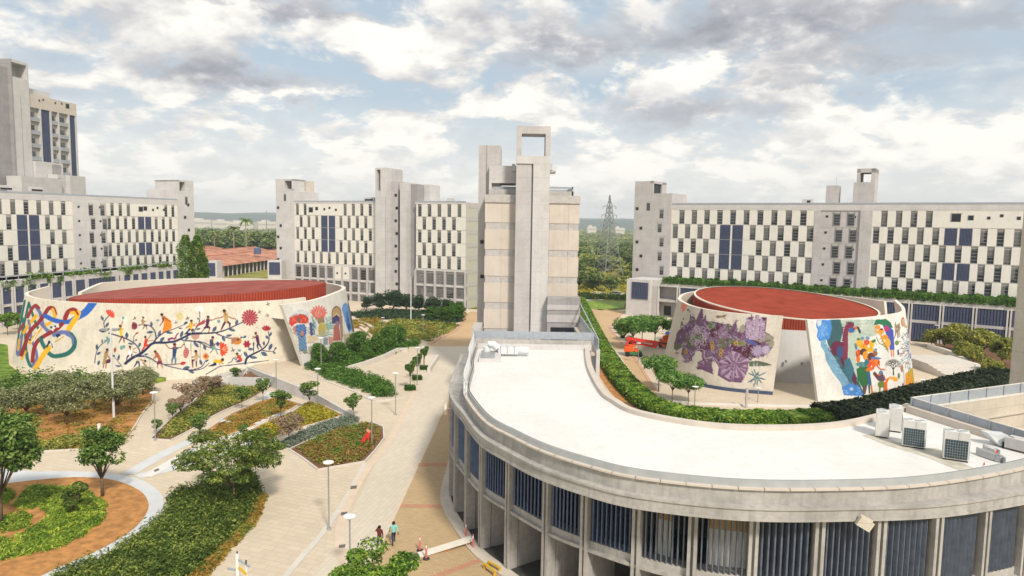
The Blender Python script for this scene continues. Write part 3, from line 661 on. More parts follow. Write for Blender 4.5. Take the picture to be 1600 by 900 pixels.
checker(ra, mb, x2 + .4, x3, 9.4, zt, .2, (.52, .12), .42, blue={(1, 4), (3, 4)}, blank={(0, 3), (0, 4), (0, 5), (0, 6)})
for px, yy, w in ((220, 327, 1.3), (227, 326, 1.1), (239, 328, .6), (246, 325, .6), (256, 328, .6)): sqwin(ra, f.x(px, yy), f.z(px, yy), w, -.03)
mb.build('wall', BM, ra)
mb = MB(); a, b, c = f.x(277, 300), f.x(288, 300), f.x(301, 300); z1 = f.z(290, 282); z2 = f.z(262, 298, 2)
mb.box(a, c, -.4, 9, 0, z2, 4); mb.box(f.x(252, 300, 3), a, 3, 9, 25, z2 + .2, 4); mb.box(b, c, -.4, 9, z2, z1, 4); mb.box(a, a + .5, -.4, 9, z2, z1, 4); mb.box(a, b, -.4, 9, z1 - .5, z1 + .01, 4); mb.box(a + .5, b, 3, 9, z2, z1 - .5, 8)
mb.build('end_tower', BM, ra)
for k in range(6): sqwin(ra, c - 2.2 - (k % 2) * 1.3, z2 - 4 - k * 3.8, .8, -.43)
meshobj('slit_window', WIN[0], ra, (b - .2, -.45, z2 - 4), (.9, .3, 2.6))
for px, w in ((8, 3), (57, 3)): mb = MB(); a = f.x(px, 300); mb.box(a, a + w, 2, 3, 29.2, 30.3, 4); mb.box(a + .2, a + w - .2, 1.9, 2, 29.3, 29.7, 6); mb.build('plant_box', BM, ra)
# podium of the left wing
PA2, PA3 = at(0, 432, 10.6), at(275, 409, 10.6)
f = Fac(PA2, PA3); rp = empty('arcade_podium', (*PA2, 0), f.rz, 'low concrete arcade podium with blue screens and a handrail below the left wing', 'building'); mb = MB()
xs0, xs1 = f.x(-100, 440), f.x(343, 410); xb = [f.x(q, 460 - q * .13) for q in (0, 20, 40, 59, 78, 98, 115, 135, 183, 191, 205, 218, 232, 245, 257, 268, 280, 292, 305, 320, 340)]
xb = [xb[0] - 8.6, xb[0] - 4.3] + xb
D = 1.2; mb.box(xs0, xs1, 3, 9, 0, 8.2 + D, 0); mb.box(xs0, xs1, .1, 9, 7.0 + D, 8.2 + D, 4); mb.box(xs0, xs1, 0, 3, 2.9 + D, 3.5 + D, 4)
for i, x in enumerate(xb):
    for q in (-.45, .1): mb.box(x + q, x + q + .35, -.25, .3, 0, 7.0 + D, 4)
for i in range(len(xb) - 1):
    w = xb[i + 1] - xb[i] - .95
    if w > 2: meshobj('louvre_screen', SCR, rp, (xb[i] + .48, .12, 3.5 + D), (w, 1.2, 3.45))
    if i < 4: meshobj('louvre_screen', SCR, rp, (xb[i] + .48, .12, .3), (w, 1.2, 3.4))
mb.build('wall', BM, rp)
mb = MB(); mb.box(xs0, f.x(277, 409), -.1, .1, 9.2 + D, 9.45 + D, 1)
for k in range(26): x = xs0 + 3 * k; mb.box(x, x + .12, -.06, .06, 8.2 + D, 9.25 + D, 1)
mb.build('handrail', BM, rp)
def vines(segs, lab):
    for (a, b, lb) in segs:
        n = 420; x = RNG.uniform(f.x(a, 420), f.x(b, 420), n); P = np.c_[x, RNG.uniform(-.3, 1.6, n), 9.5 + RNG.uniform(-.2, 1.5, n) * np.abs(np.sin(x * .9 + a))]
        v = quads_obj('roof_shrub', leafmesh(P, .3, .6), 'lf_hedge'); v.location = (*PA2, 0); v.rotation_euler = (0, 0, f.rz); tag(v, lb, 'shrub', 'shrubs on the podium of the left wing')
vines([(48, 84, 'leafy shrub behind the handrail below the paired blue screens of the left wing'), (106, 156, 'longest leafy shrub behind the handrail, under the stair block of the left wing'), (191, 232, 'leafy shrub behind the handrail right of the long blue screen'), (246, 268, 'small leafy shrub behind the handrail nearest the tall conical trees')], '')
for (a, b, lb) in [(0, 26, 'vine trailing down the podium wall at the left edge of the picture'), (33, 55, 'vine hanging on the podium wall over the third blue screen'), (73, 78, 'thin vine strand hanging above a podium column, left of the longest shrub'), (88, 99, 'vine hanging in two strands below the longest roof shrub'), (156, 174, 'vine hanging over the long blue screen of the podium'), (196, 206, 'short vine strand hanging right of the long blue screen')]:
    n = 130; x = RNG.uniform(f.x(a, 430), f.x(b, 430), n); dz = RNG.uniform(0, 1, n) ** 1.5 * (1.2 + 1.2 * np.abs(np.sin(x * 2.1))); P = np.c_[x, RNG.uniform(-.25, .08, n) , 9.7 - dz]
    v = quads_obj('trailing_vine', leafmesh(P, .2, .7), 'lf_hedge'); v.location = (*PA2, 0); v.rotation_euler = (0, 0, f.rz); tag(v, lb, 'vine', 'vines hanging on the podium of the left wing')

# ---- high tower far left
th = empty('high_tower', (0, 0, 0), 0, 'tall grey concrete tower rising behind the left wing at the left edge of the picture', 'building'); mb = MB()
f = Fac((-152, 205), (-147, 241)); th.location = (f.p0.x, f.p0.y, 0); th.rotation_euler = (0, 0, f.rz)
a, b, c = 0, f.x(42, 150), f.x(121, 170); zt1 = f.z(17, 92); zt2 = f.z(55, 148)
# slab: front shaft
x17, x41 = f.x(17, 100), f.x(41, 100); zo1 = f.z(20, 97); zo2 = f.z(20, 119)
mb.box(x17, x41 + .6, 0, 10, 0, zo2, 4); mb.box(x17, x41 + .6, 0, 10, zo1, zt1, 4); mb.box(x41 + .0, x41 + .6, 0, 10, zo2, zo1, 4); mb.box(x17, x41, 3, 10, zo2, zo1, 7); mb.box(x17 - .4, x17, -.2, 11, 0, zt1 - .02, 9)  # left end in darker concrete: its shaded side is put into the colour
mb.box(x17 - 8, x17 - .4, 1, 12, 0, zt1 - 2.6, 9); mb.box(x17 + 2.8, x17 + 2.95, -.05, 0, 0, zt1 - 11, 9)
mb.box(x41 + .6, c, 1.2, 10, 0, zt2 - 3.2, 7); mb.box(x41 + .6, c, .4, 10, zt2 - 4.0, zt2, 8); mb.box(x41 + 4, x41 + 12, 3, 6, zt2, zt2 + 2.2, 4)
zs = [zt2 - 4.0 - 4.05 * k for k in range(7)]
cols = [(46, 66, 'w'), (67.5, 82, 'b'), (83, 94, 'w'), (96, 110, 'w'), (113, 121, 'b')]
for (p, q, t) in cols:
    u, v = f.x(p, 220), f.x(q, 220)
    mb.box(v, v + .55, .4, 1.3, 0, zs[0], 4)
    if t == 'b': meshobj('louvre_screen', SCR, th, (u, .9, zs[-1] - 0), (v - u, 1.5, zs[0] - zs[-1]))
    else:
        for k in range(6):
            mb.box(u, v, .5, 1.25, zs[k + 1], zs[k + 1] + .35, 4); mb.box(u, v, .45, .55, zs[k + 1] + .3, zs[k + 1] + 1.1, 1)
            meshobj('window', WIN[(k + int(p)) % 4], th, (u + .5, 1.15, zs[k + 1] + .4), ((v - u) * .6, 1, 2.8))
for px, py in ((44, 153), (63, 157), (69, 156), (88, 161), (98, 162), (107, 166)): sqwin(th, f.x(px, py), f.z(px, py), .55 if px < 107 else 1.4, .35)
mb.build('tower_body', BM, th)
mb = MB(); a, b, c, d = f.x(34, 290, -6), f.x(97, 290, -6), f.x(110, 290, -6), f.x(134, 290, -6)
mb.box(a, b, -6, -1, 20, f.z(50, 276, -6), 4); mb.box(b, c, -4.5, -1, 20, f.z(100, 273, -6), 4); mb.box(c, d, -6, 2, 20, f.z(120, 275, -6), 4); mb.box(f.x(52, 260), f.x(95, 260), -.8, 0.3, 20, f.z(60, 252), 4)
mb.box(f.x(78, 260), f.x(92, 260), -.85, -.8, f.z(80, 272), f.z(80, 257), 9); mb.box(b + .3, b + 1.2, -4.55, -4.5, f.z(100, 290, -6), f.z(100, 279, -6), 6)
mb.build('lower_block', BM, th)

# ---- centre tower
tc = empty('centre_tower', (0, 96, 0), 0, 'concrete tower in the middle with a square open frame on top and beige banded walls', 'building'); mb = MB()
Y = 96
def TX(px, y, dy=0): return atY(px, y, Y + dy)[0]
def TZ(px, y, dy=0): return atY(px, y, Y + dy)[2]
bx0, bx1 = TX(757, 400, 2), TX(904, 400, 2); top = TZ(780, 304, 2)
mb.box(bx0 + .1, bx1 - .1, 2.15, 15, 0, top, 3)
zb0 = TZ(780, 316.5, 2); per = (TZ(780, 316.5, 2) - TZ(780, 524, 2)) / 5
for k in range(8):
    z1 = zb0 - per * k; z0_ = max(0, z1 - per * .74)
    if z1 > 0.5: mb.box(bx0, bx1, 2.08, 15.1, z0_, z1, 8)
for k in range(10): mb.box(bx0 + 1 + k * 1.35, bx0 + 1.05 + k * 1.35, 2.05, 2.08, 0, zb0, 3) if k in (1, 6, 8) else None
mb.box(bx0 - .05, bx1 + .05, 1.9, 15.2, top - 1.1, top, 3)
mb.box(TX(855, 290, 3), TX(897, 290, 3), 3, 12, top, TZ(880, 299, 3), 3)
z1 = TZ(880, 292, 3); zz = TZ(880, 296, 3)
mb.box(TX(857, 290, 3), TX(896, 290, 3), 3, 3.3, zz + .1, z1, 1); mb.box(TX(857, 290, 3), TX(896, 290, 3), 11.7, 12, zz, z1, 1); mb.box(TX(896, 290, 3) - .2, TX(896, 290, 3), 3, 12, top, z1 + .01, 1)
mb.build('banded_wall', BM, tc)
mb = MB(); sx0, sx1 = TX(804.5, 400), TX(856.5, 400); sm = TX(829.5, 400); zf = TZ(830, 244); zft = TZ(830, 197); zfi = TZ(830, 209)
mb.box(sx0, sm - .12, 0, 3.5, 0, zf, 0); mb.box(sm + .12, sx1, -.15, 3.5, 0, zf, 4); mb.box(sm - .12, sm + .12, .25, 3.4, 0, zf, 9)
mb.box(sx0, sx1, -.17, 3.5, TZ(830, 256), zf + .01, 4)
for (u, v, w, x) in ((sx0, sx0 + .68, zf, zft), (sx1 - .68, sx1, zf, zft)): mb.box(u, v, -.15, 3.5, w, x, 0)
mb.box(sx0 + .68, sx1 - .68, -.15, 3.5, zfi, zft - .01, 0)
mb.build('frame_shaft', BM, tc)
mb = MB()
a, b, c = TX(748, 300, 6), TX(782, 300, 6), TX(805, 300, 5); mb.box(a, bx0 - .0 + .05, 5, 12, 0, TZ(760, 228, 6), 0); mb.box(bx0, b, 5, 12, top, TZ(760, 228, 6) - .01, 0)
za, zb_ = TZ(790, 259, 4), TZ(790, 289, 4)
mb.box(TX(764, 300, 4), TX(806, 300, 4), 4, 11, TZ(790, 296, 4) + .9, za, 4); mb.box(TX(764, 300, 4), TX(806, 300, 4), 3.4, 11, top, TZ(790, 296, 4), 3)
mb.box(TX(764, 300, 4), TX(768, 300, 4), 3.9, 4.1, top, za, 4); mb.box(TX(768, 300, 4), TX(806, 300, 4), 4.5, 5.0, TZ(790, 296, 4), TZ(790, 291, 4), 1)
mb.box(TX(800, 270, 3), TX(805, 270, 3), 2, 3.5, TZ(802, 268, 3), TZ(802, 257, 3), 4)
mb.box(TX(857, 270, 3), TX(862, 270, 3), 2, 5, TZ(860, 268, 3), TZ(860, 257, 3), 4); mb.box(TX(857, 270, 3), TX(868, 270, 3), 2, 5, TZ(860, 270, 3), TZ(860, 267, 3), 3)
mb.tube([(sx0 + 1, 1, zft), (sx0 + 1, 1, zft + .1)], .1, 5); mb.build('rear_shaft', BM, tc)
for k, yy in enumerate((378, 432, 507)): sqwin(tc, TX(757, yy, 5) - .35, TZ(757, yy, 5), .5, 4.98)
# low link building and its terrace arm in front of the tower
lk = empty('link_block', (0, 78, 0), 0, 'low concrete terrace block between the centre tower and the white curved roof', 'building'); mb = MB(); mb.box(-5.2, 9, 0, 17.5, 0, 7.2, 0)
mb.box(4.9, 9.4, 16, 17.9, 7.2, 13.3, 9); mb.box(4.85, 9.3, 15.9, 16, 11.6, 12.3, 0); mb.box(4.85, 9.3, 15.9, 16, 9.9, 10.9, 0); mb.box(5.4, 8.6, 15.85, 15.95, 7.2, 9.2, 6)  # darker concrete and near-black sheet paint the shade of the recess
mb.box(9.2, 9.6, -4.5, 17.9, 0, 9.9, 4); mb.box(8.5, 9.2, -4.2, 14.5, 9.2, 9.5, 8); mb.box(-5.2, -4.0, 12, 17.5, 7.2, 9.5, 3)
mb.build('wall', BM, lk); mb = MB(); mb.bar((9.4, -4.5, 11.0), (9.4, 17.9, 12.6), .12, .14, 1); mb.box(9.35, 9.45, -4.5, 17.9, 10.0, 10.9, 1)
mb.build('rail_panel', [MATS['conc'], MATS['rail']], lk)
# ---------------------------------------------------------------- murals: small painter working on arrays of colours
class Canvas:
    def __init__(s, x0, y0, x1, y1, S, bg):
        s.x0, s.y0, s.S = x0, y0, S; s.w = int((x1 - x0) * S); s.h = int((y1 - y0) * S); s.a = np.zeros((s.h, s.w, 3)); s.a[:] = bg; s.T = (x0, y0, 1.0)
    def frame(s, ox, oy, k): s.T = (ox, oy, k)
    def c(s, P): P = np.asarray(P, float); return np.stack([(s.T[0] + P[..., 0] * s.T[2] - s.x0) * s.S, (s.T[1] + P[..., 1] * s.T[2] - s.y0) * s.S], -1)
    def k(s): return s.T[2] * s.S
    def win(s, lo, hi):
        x0 = max(0, int(lo[0]) - 2); x1 = min(s.w, int(hi[0]) + 3); y0 = max(0, int(lo[1]) - 2); y1 = min(s.h, int(hi[1]) + 3)
        if x1 <= x0 or y1 <= y0: return None
        yy, xx = np.mgrid[y0:y1, x0:x1]; return slice(y0, y1), slice(x0, x1), xx + .5, yy + .5
    def blend(s, w, al, col):
        al = np.clip(al, 0, 1)[..., None]; s.a[w[0], w[1]] = s.a[w[0], w[1]] * (1 - al) + np.array(col) * al
    def poly(s, P, col, tex=None):
        Q = s.c(P); w = s.win(Q.min(0), Q.max(0))
        if w is None: return
        x, y = w[2], w[3]; c = np.zeros(x.shape, bool); n = len(Q)
        for i in range(n):
            a, b = Q[i], Q[(i + 1) % n]; k = (a[1] > y) != (b[1] > y); c ^= k & (x < (b[0] - a[0]) * (y - a[1]) / ((b[1] - a[1]) + 1e-9) + a[0])
        al = c.astype(float)
        if tex is None: s.blend(w, al, col)
        else:
            m = c; sub = s.a[w[0], w[1]]; sub[m] = tex(x[m], y[m])
    def ell(s, cx, cy, rx, ry, col, rot=0.0):
        q = s.c([cx, cy]); rx *= s.k(); ry *= s.k(); R0 = max(rx, ry); w = s.win(q - R0, q + R0)
        if w is None: return
        dx, dy = w[2] - q[0], w[3] - q[1]; ct, st_ = math.cos(rot), math.sin(rot); u = (dx * ct + dy * st_) / rx; v = (-dx * st_ + dy * ct) / ry
        d = np.sqrt(u * u + v * v); s.blend(w, (1 - d) * min(rx, ry) + .5, col)
    def line(s, P, w0, col, w1=None, sm=True):
        P = np.asarray(P, float)
        if sm and len(P) > 2: P = spline(P, max(12, len(P) * 8))[0]
        Q = s.c(P); n = len(Q); w1 = w0 if w1 is None else w1; ws = np.linspace(w0, w1, n) * s.k() / 2
        W_ = s.win(Q.min(0) - ws.max(), Q.max(0) + ws.max())
        if W_ is None: return
        best = np.full(W_[2].shape, -1e9)
        for i in range(n - 1):
            a, b = Q[i], Q[i + 1]; r = max(ws[i], ws[i + 1]) + 2; 
            lo = np.minimum(a, b) - r; hi = np.maximum(a, b) + r
            x0 = W_[1].start; y0 = W_[0].start
            sx = slice(max(0, int(lo[0]) - x0), max(0, int(hi[0]) - x0 + 2)); sy = slice(max(0, int(lo[1]) - y0), max(0, int(hi[1]) - y0 + 2))
            x = W_[2][sy, sx]; y = W_[3][sy, sx]
            if x.size == 0: continue
            d = b - a; L = d @ d + 1e-9; t = np.clip(((x - a[0]) * d[0] + (y - a[1]) * d[1]) / L, 0, 1)
            dist = np.hypot(x - a[0] - t * d[0], y - a[1] - t * d[1]); best[sy, sx] = np.maximum(best[sy, sx], ws[i] * (1 - t) + ws[i + 1] * t - dist)
        s.blend(W_, best + .5, col)
    def leaf(s, x, y, L, wd, ang, col, mid=None):
        ca, sa = math.cos(ang), math.sin(ang); t = np.linspace(0, 1, 9); u = np.sin(t * math.pi) ** .8 * wd / 2
        P = [(x + ca * L * a - sa * b, y + sa * L * a + ca * b) for a, b in zip(t, u)] + [(x + ca * L * a + sa * b, y + sa * L * a - ca * b) for a, b in zip(t[::-1], u[::-1])]
        s.poly(P, col)
        if mid: s.line([(x + ca * L * .1, y + sa * L * .1), (x + ca * L * .85, y + sa * L * .85)], wd * .09, mid, sm=False)
    def sample(s, X, Y):
        i = np.clip((X - s.x0) * s.S - .5, 0, s.w - 1.001); j = np.clip((Y - s.y0) * s.S - .5, 0, s.h - 1.001); i0 = i.astype(int); j0 = j.astype(int); fx = (i - i0)[..., None]; fy = (j - j0)[..., None]
        a = s.a; return (a[j0, i0] * (1 - fx) + a[j0, i0 + 1] * fx) * (1 - fy) + (a[j0 + 1, i0] * (1 - fx) + a[j0 + 1, i0 + 1] * fx) * fy
WALLC = (.69, .64, .55)
NAVY = (.035, .045, .12); LEAFC = (.065, .105, .19); REDC = (.34, .045, .045); YEL = (.78, .46, .04); BLU = (.05, .17, .52); PERI = (.19, .22, .42); GRN = (.04, .19, .17); CORAL = (.66, .11, .06); SK = (.34, .13, .06); PUR = (.12, .03, .10); ORG = (.72, .27, .03); TEAL = (.22, .36, .35); KHA = (.42, .32, .18); WHT = (.80, .78, .72)

def person2d(c, head, sh, hip, knees, feet, hands, top, bot, s=1.0, skirt=False, elbows=None, skin=SK):
    """small painted figure; coordinates in the frame of the canvas"""
    w = 26 * s
    for k, f_ in zip(knees, feet): c.line([hip, k, f_], w * .75, skin, w * .35, sm=False); c.line([hip, ((hip[0] + k[0]) / 2, (hip[1] + k[1]) / 2), k] if not skirt else [hip, k], w * .85, bot, w * .7, sm=False); 
    if not skirt:
        for k, f_ in zip(knees, feet): c.line([k, ((k[0] * .35 + f_[0] * .65), (k[1] * .35 + f_[1] * .65))], w * .6, bot, w * .5, sm=False)
    if skirt:
        kx = [k[0] for k in knees]; ky = [k[1] for k in knees]; c.poly([(hip[0] - w * .6, hip[1]), (hip[0] + w * .6, hip[1]), (max(kx) + w * .6, max(ky)), (min(kx) - w * .6, max(ky))], bot)
    for i, h in enumerate(hands):
        e = elbows[i] if elbows else ((sh[0] + h[0]) / 2, (sh[1] + h[1]) / 2 + 6 * s); c.line([sh, e, h], w * .42, skin, w * .3, sm=False); c.line([sh, ((sh[0] + e[0]) / 2, (sh[1] + e[1]) / 2)], w * .55, top, w * .5, sm=False)
    c.line([sh, hip], w * 1.5, top, w * 1.2, sm=False)
    c.line([sh, head], w * .4, skin, sm=False); c.ell(head[0], head[1], w * .52, w * .62, skin); c.ell(head[0] - 2 * s, head[1] - w * .32, w * .56, w * .42, (.02, .015, .02))

def paint1():
    c = Canvas(0, 440, 570, 610, 4, WALLC)
    # interlaced ribbons
    c.frame(10, 450, 160 / 1029)
    L = c.line
    L([(185, 130), (160, 260), (130, 420), (115, 560), (105, 640)], 22, GRN, 20); L([(225, 150), (200, 260), (170, 400), (145, 560)], 24, GRN)
    L([(225, 150), (262, 260), (300, 370), (330, 420)], 26, GRN); L([(160, 300), (185, 430), (195, 560), (205, 690), (240, 780)], 26, GRN)
    L([(150, 480), (140, 600), (120, 675), (108, 640), (125, 540)], 26, PERI); L([(170, 360), (150, 400), (120, 440)], 24, REDC)
    L([(290, 180), (335, 245), (350, 300), (375, 380), (420, 440)], 34, PERI); L([(225, 330), (240, 440), (260, 540), (300, 640), (300, 720), (245, 785), (205, 700)], 30, PERI)
    L([(205, 650), (215, 720), (245, 785)], 30, GRN); L([(300, 280), (250, 340)], 34, YEL); L([(215, 380), (175, 450)], 30, YEL); L([(130, 520), (118, 620)], 22, YEL); L([(190, 640), (155, 712)], 26, YEL)
    L([(345, 410), (290, 480), (235, 550)], 32, YEL); L([(215, 290), (250, 220), (290, 175), (325, 200)], 32, REDC)
    L([(440, 350), (400, 370)], 34, YEL); L([(490, 260), (478, 300)], 34, YEL)
    L([(490, 260), (470, 205), (425, 205), (380, 270), (325, 345), (260, 410), (215, 480), (190, 560), (150, 670)], 40, REDC)
    L([(490, 290), (465, 215)], 30, YEL); L([(350, 360), (385, 400), (430, 440)], 34, PERI)
    L([(390, 280), (470, 320), (560, 340), (640, 335), (690, 300)], 46, BLU); L([(715, 290), (790, 245), (840, 190), (880, 130)], 66, BLU, 80)
    L([(590, 305), (620, 240), (680, 220), (722, 262)], 46, REDC); L([(722, 250), (700, 300), (665, 350), (625, 415)], 56, YEL, 50); L([(660, 245), (700, 250), (715, 290)], 46, YEL)
    L([(720, 265), (690, 225), (645, 225)], 20, REDC)
    L([(560, 360), (510, 410), (440, 450), (370, 490), (310, 540), (275, 620), (262, 735)], 40, REDC)
    L([(480, 470), (560, 445), (640, 460), (680, 520)], 44, PERI); L([(650, 470), (685, 530), (675, 600), (620, 655), (540, 680), (460, 680), (400, 620), (355, 540), (350, 500)], 48, GRN, 40); L([(600, 455), (660, 500), (668, 560)], 40, PERI, 20)
    L([(430, 600), (380, 660), (330, 740), (295, 800)], 50, YEL); L([(300, 440), (340, 400)], 12, WHT); L([(255, 540), (310, 450)], 10, WHT)
    for x, y in ((450, 395), (480, 400), (505, 385), (520, 385), (465, 420)): c.ell(x, y, 11, 13, WHT if x != 450 else NAVY)
    c.ell(490, 385, 14, 8, NAVY); c.ell(520, 480, 24, 20, NAVY); c.ell(535, 500, 14, 14, WHT); c.line([(490, 540), (575, 490)], 16, (.6, .42, .18)); c.ell(430, 545, 14, 17, NAVY); c.line([(425, 555), (405, 590)], 18, NAVY); c.line([(455, 560), (465, 600)], 8, NAVY); c.ell(235, 520, 12, 12, NAVY); c.ell(355, 495, 9, 9, NAVY)
    # flowering branch with figures, left half
    c.frame(140, 470, 160 / 1200)
    L([(420, 735), (500, 670), (590, 625), (660, 570), (720, 510), (790, 490), (900, 488), (1000, 475), (1080, 440), (1200, 385), (1300, 378)], 34, NAVY, 22)
    L([(590, 620), (660, 565), (730, 505), (775, 450), (768, 370), (730, 310), (660, 280), (570, 285)], 22, NAVY, 9)
    L([(760, 470), (820, 410), (890, 365), (1000, 325), (1120, 275)], 16, NAVY, 6); L([(590, 615), (575, 560), (520, 495), (430, 445), (330, 410), (225, 378)], 14, NAVY, 16)
    L([(560, 650), (640, 650), (720, 680), (800, 725), (900, 748), (1060, 740)], 20, NAVY, 7); L([(880, 755), (980, 780), (1100, 805), (1220, 815), (1330, 790), (1400, 730)], 12, NAVY, 9)
    L([(1080, 460), (1180, 470), (1300, 480), (1400, 520), (1440, 560), (1520, 570)], 14, NAVY, 8); L([(180, 330), (170, 250), (230, 170)], 11, NAVY); L([(60, 730), (75, 620), (120, 530), (200, 470)], 9, NAVY); L([(520, 490), (515, 430), (550, 380)], 8, NAVY); L([(380, 770), (310, 680), (280, 640)], 8, NAVY); L([(1105, 480), (1125, 560)], 9, NAVY)
    for x, y, l, w, a in ((165, 240, 75, 30, -2.0), (185, 310, 70, 30, -.95), (200, 355, 95, 42, 3.25), (85, 580, 75, 32, -1.57), (145, 500, 50, 20, -1.5), (80, 635, 65, 30, -.6), (95, 755, 60, 32, -1.2), (435, 445, 80, 38, -1.55), (750, 365, 85, 32, 3.05), (725, 310, 70, 32, -1.6), (800, 430, 95, 32, -1.2), (820, 480, 80, 38, -.75), (890, 370, 90, 30, .1), (1040, 320, 50, 18, .1), (1100, 275, 60, 30, -.5), (1065, 435, 90, 36, -1.25), (1120, 455, 50, 24, -.6), (520, 510, 75, 22, 3.3), (575, 545, 62, 30, -1.2), (530, 470, 34, 20, -.6), (640, 635, 50, 24, -.3), (330, 700, 75, 30, -1.3), (370, 770, 70, 26, 3.3), (1090, 800, 90, 40, -.3), (1160, 820, 60, 32, .3), (300, 640, 40, 22, 3.0)):
        c.leaf(x, y, l, w, a, LEAFC, (.2, .27, .36))
    for a in np.linspace(-2.0, .3, 7): c.leaf(225, 172, 78, 26, a, CORAL)
    c.ell(525, 295, 34, 42, (.22, .04, .07)); c.leaf(545, 270, 50, 30, 3.4, (.3, .07, .1)); c.leaf(540, 310, 50, 26, 2.8, (.3, .07, .1))
    for a in np.linspace(-2.6, .9, 7): c.leaf(395, 225, 55, 22, a, (.70, .74, .66))
    c.ell(392, 200, 13, 18, TEAL); c.ell(1057, 180, 42, 44, (.64, .55, .27)); 
    for k in range(14): a = k * .449; c.line([(1057, 180), (1057 + 60 * math.cos(a), 180 + 60 * math.sin(a))], 5, (.66, .57, .33), 2, False)
    for k in range(5): c.leaf(220, 462, 55, 26, k * 1.257 + .5, TEAL)
    c.leaf(535, 390, 46, 26, -.5, (.5, .13, .08)); c.ell(298, 575, 15, 30, (.38, .13, .08), .1); c.leaf(1055, 742, 80, 40, -.25, (.48, .06, .06)); c.ell(1130, 610, 32, 62, (.42, .08, .10), .1)
    for k in range(16): c.ell(1110 + (k % 4) * 13, 565 + (k // 4) * 26 + (k % 2) * 8, 4, 6, (.68, .5, .45))
    c.ell(375, 550, 22, 26, TEAL, .4); c.ell(403, 538, 18, 20, TEAL, -.4); c.leaf(780, 235, 40, 30, -.3, TEAL); c.ell(1120, 92, 7, 7, (.3, .34, .28))
    for x, y in ((530, 205), (1150, 205), (1015, 255)):
        c.leaf(x, y, 28, 10, 2.6, (.10, .05, .05)); c.leaf(x, y, 24, 10, -1.9, (.10, .05, .05)); c.leaf(x, y, 22, 8, -.4, (.10, .05, .05)); c.leaf(x, y, 20, 8, 1.2, (.10, .05, .05))
    for k in range(26): x, y = (37 * k * 13) % 1100 + 60, (29 * k * 17) % 560 + 120; c.leaf(x, y, 16, 6, k, (.36, .37, .26))
    for x in (700, 745, 830, 900, 640): L([(x, 780), (x + 4, 600 + (x % 60))], 5, (.42, .45, .38)); [c.line([(x, 640 + 32 * k), (x + (18 if k % 2 else -18), 620 + 32 * k)], 4, (.42, .45, .38), sm=False) for k in range(4)]
    person2d(c, (358, 300), (365, 330), (370, 400), [(370, 440), (400, 440)], [(345, 490), (405, 490)], [(395, 330), (385, 240)], (.66, .50, .03), (.16, .04, .06))
    person2d(c, (628, 200), (620, 235), (625, 275), [(645, 290), (665, 290)], [(625, 335), (670, 335)], [(655, 245), (650, 235)], KHA, PUR, .85)
    c.line([(850, 195), (858, 240), (825, 290)], 12, SK); c.ell(848, 168, 16, 18, SK); c.ell(846, 158, 18, 13, (.02, .02, .03)); c.poly([(860, 190), (955, 245), (965, 325), (850, 378), (875, 250)], ORG); c.poly([(858, 175), (880, 180), (960, 240), (950, 250), (862, 210)], (.5, .16, .03)); c.line([(865, 200), (858, 245)], 14, (.06, .02, .04))
    person2d(c, (655, 430), (662, 465), (648, 530), [(680, 515), (630, 560)], [(668, 545), (608, 585)], [(720, 395), (745, 463)], (.60, .06, .03), (.60, .06, .03))
    person2d(c, (475, 545), (480, 580), (470, 625), [(495, 630), (440, 660)], [(490, 660), (430, 705)], [(550, 610), (545, 550)], WHT, NAVY)
    person2d(c, (208, 580), (195, 610), (180, 690), [(165, 740), (195, 740)], [(160, 790), (190, 790)], [(250, 690), (240, 680)], (.42, .31, .15), (.42, .31, .15), 1.15, True); c.leaf(250, 690, 70, 50, 2.6, (.15, .04, .09))
    person2d(c, (770, 600), (785, 620), (825, 690), [(800, 740), (840, 730)], [(795, 785), (855, 785)], [(745, 690), (770, 680)], (.45, .15, .08), (.24, .04, .12), 1.1, True)
    person2d(c, (655, 710), (600, 690), (565, 690), [(545, 740), (580, 740)], [(515, 780), (580, 790)], [(685, 780), (665, 775)], (.55, .5, .4), NAVY)
    person2d(c, (998, 518), (998, 560), (990, 640), [(968, 690), (1008, 690)], [(965, 740), (1005, 740)], [(890, 510), (1105, 505)], (.05, .08, .2), (.17, .23, .32), 1.35, elbows=[(930, 555), (1075, 545)])
    c.line([(925, 455), (960, 440), (1000, 440), (1020, 400), (1040, 380)], 26, (.24, .06, .16), 14); [c.line([(x, 440), (x - 3, 470)], 7, (.24, .06, .16), sm=False) for x in (930, 945, 1000, 1020)]
    person2d(c, (1192, 240), (1185, 275), (1178, 320), [(1150, 360), (1200, 350)], [(1112, 395), (1210, 385)], [(1125, 325), (1240, 290)], YEL, NAVY)
    # right half
    c.frame(290, 470, 160 / 1200); 
    L([(0, 385), (100, 385), (300, 378), (430, 355), (540, 310), (680, 245)], 22, NAVY, 12); L([(350, 375), (420, 410), (500, 435), (600, 445), (700, 425)], 16, NAVY, 6); L([(700, 735), (720, 670), (800, 620), (880, 580), (950, 520), (980, 440), (970, 360)], 28, NAVY, 10)
    L([(890, 580), (960, 590), (1030, 590), (1050, 560)], 12, NAVY, 7); L([(795, 620), (797, 500)], 10, NAVY); L([(110, 340), (160, 250), (165, 130)], 12, NAVY, 10); L([(0, 468), (100, 475), (180, 495), (260, 540), (380, 570), (420, 570)], 16, NAVY, 8); L([(0, 808), (100, 805), (190, 770), (235, 700)], 14, NAVY, 9)
    for k in range(16): a = k * 2 * math.pi / 16; c.leaf(752 + 55 * math.cos(a), 198 + 55 * math.sin(a), 46, 26, a, (.36, .04, .07))
    c.ell(752, 198, 68, 68, (.36, .04, .07))
    for r, n in ((60, 18), (42, 13), (24, 8), (8, 3)):
        for k in range(n): a = k * 2 * math.pi / n + r; c.leaf(752 + r * math.cos(a), 198 + r * math.sin(a), 11, 8, a, (.72, .42, .42))
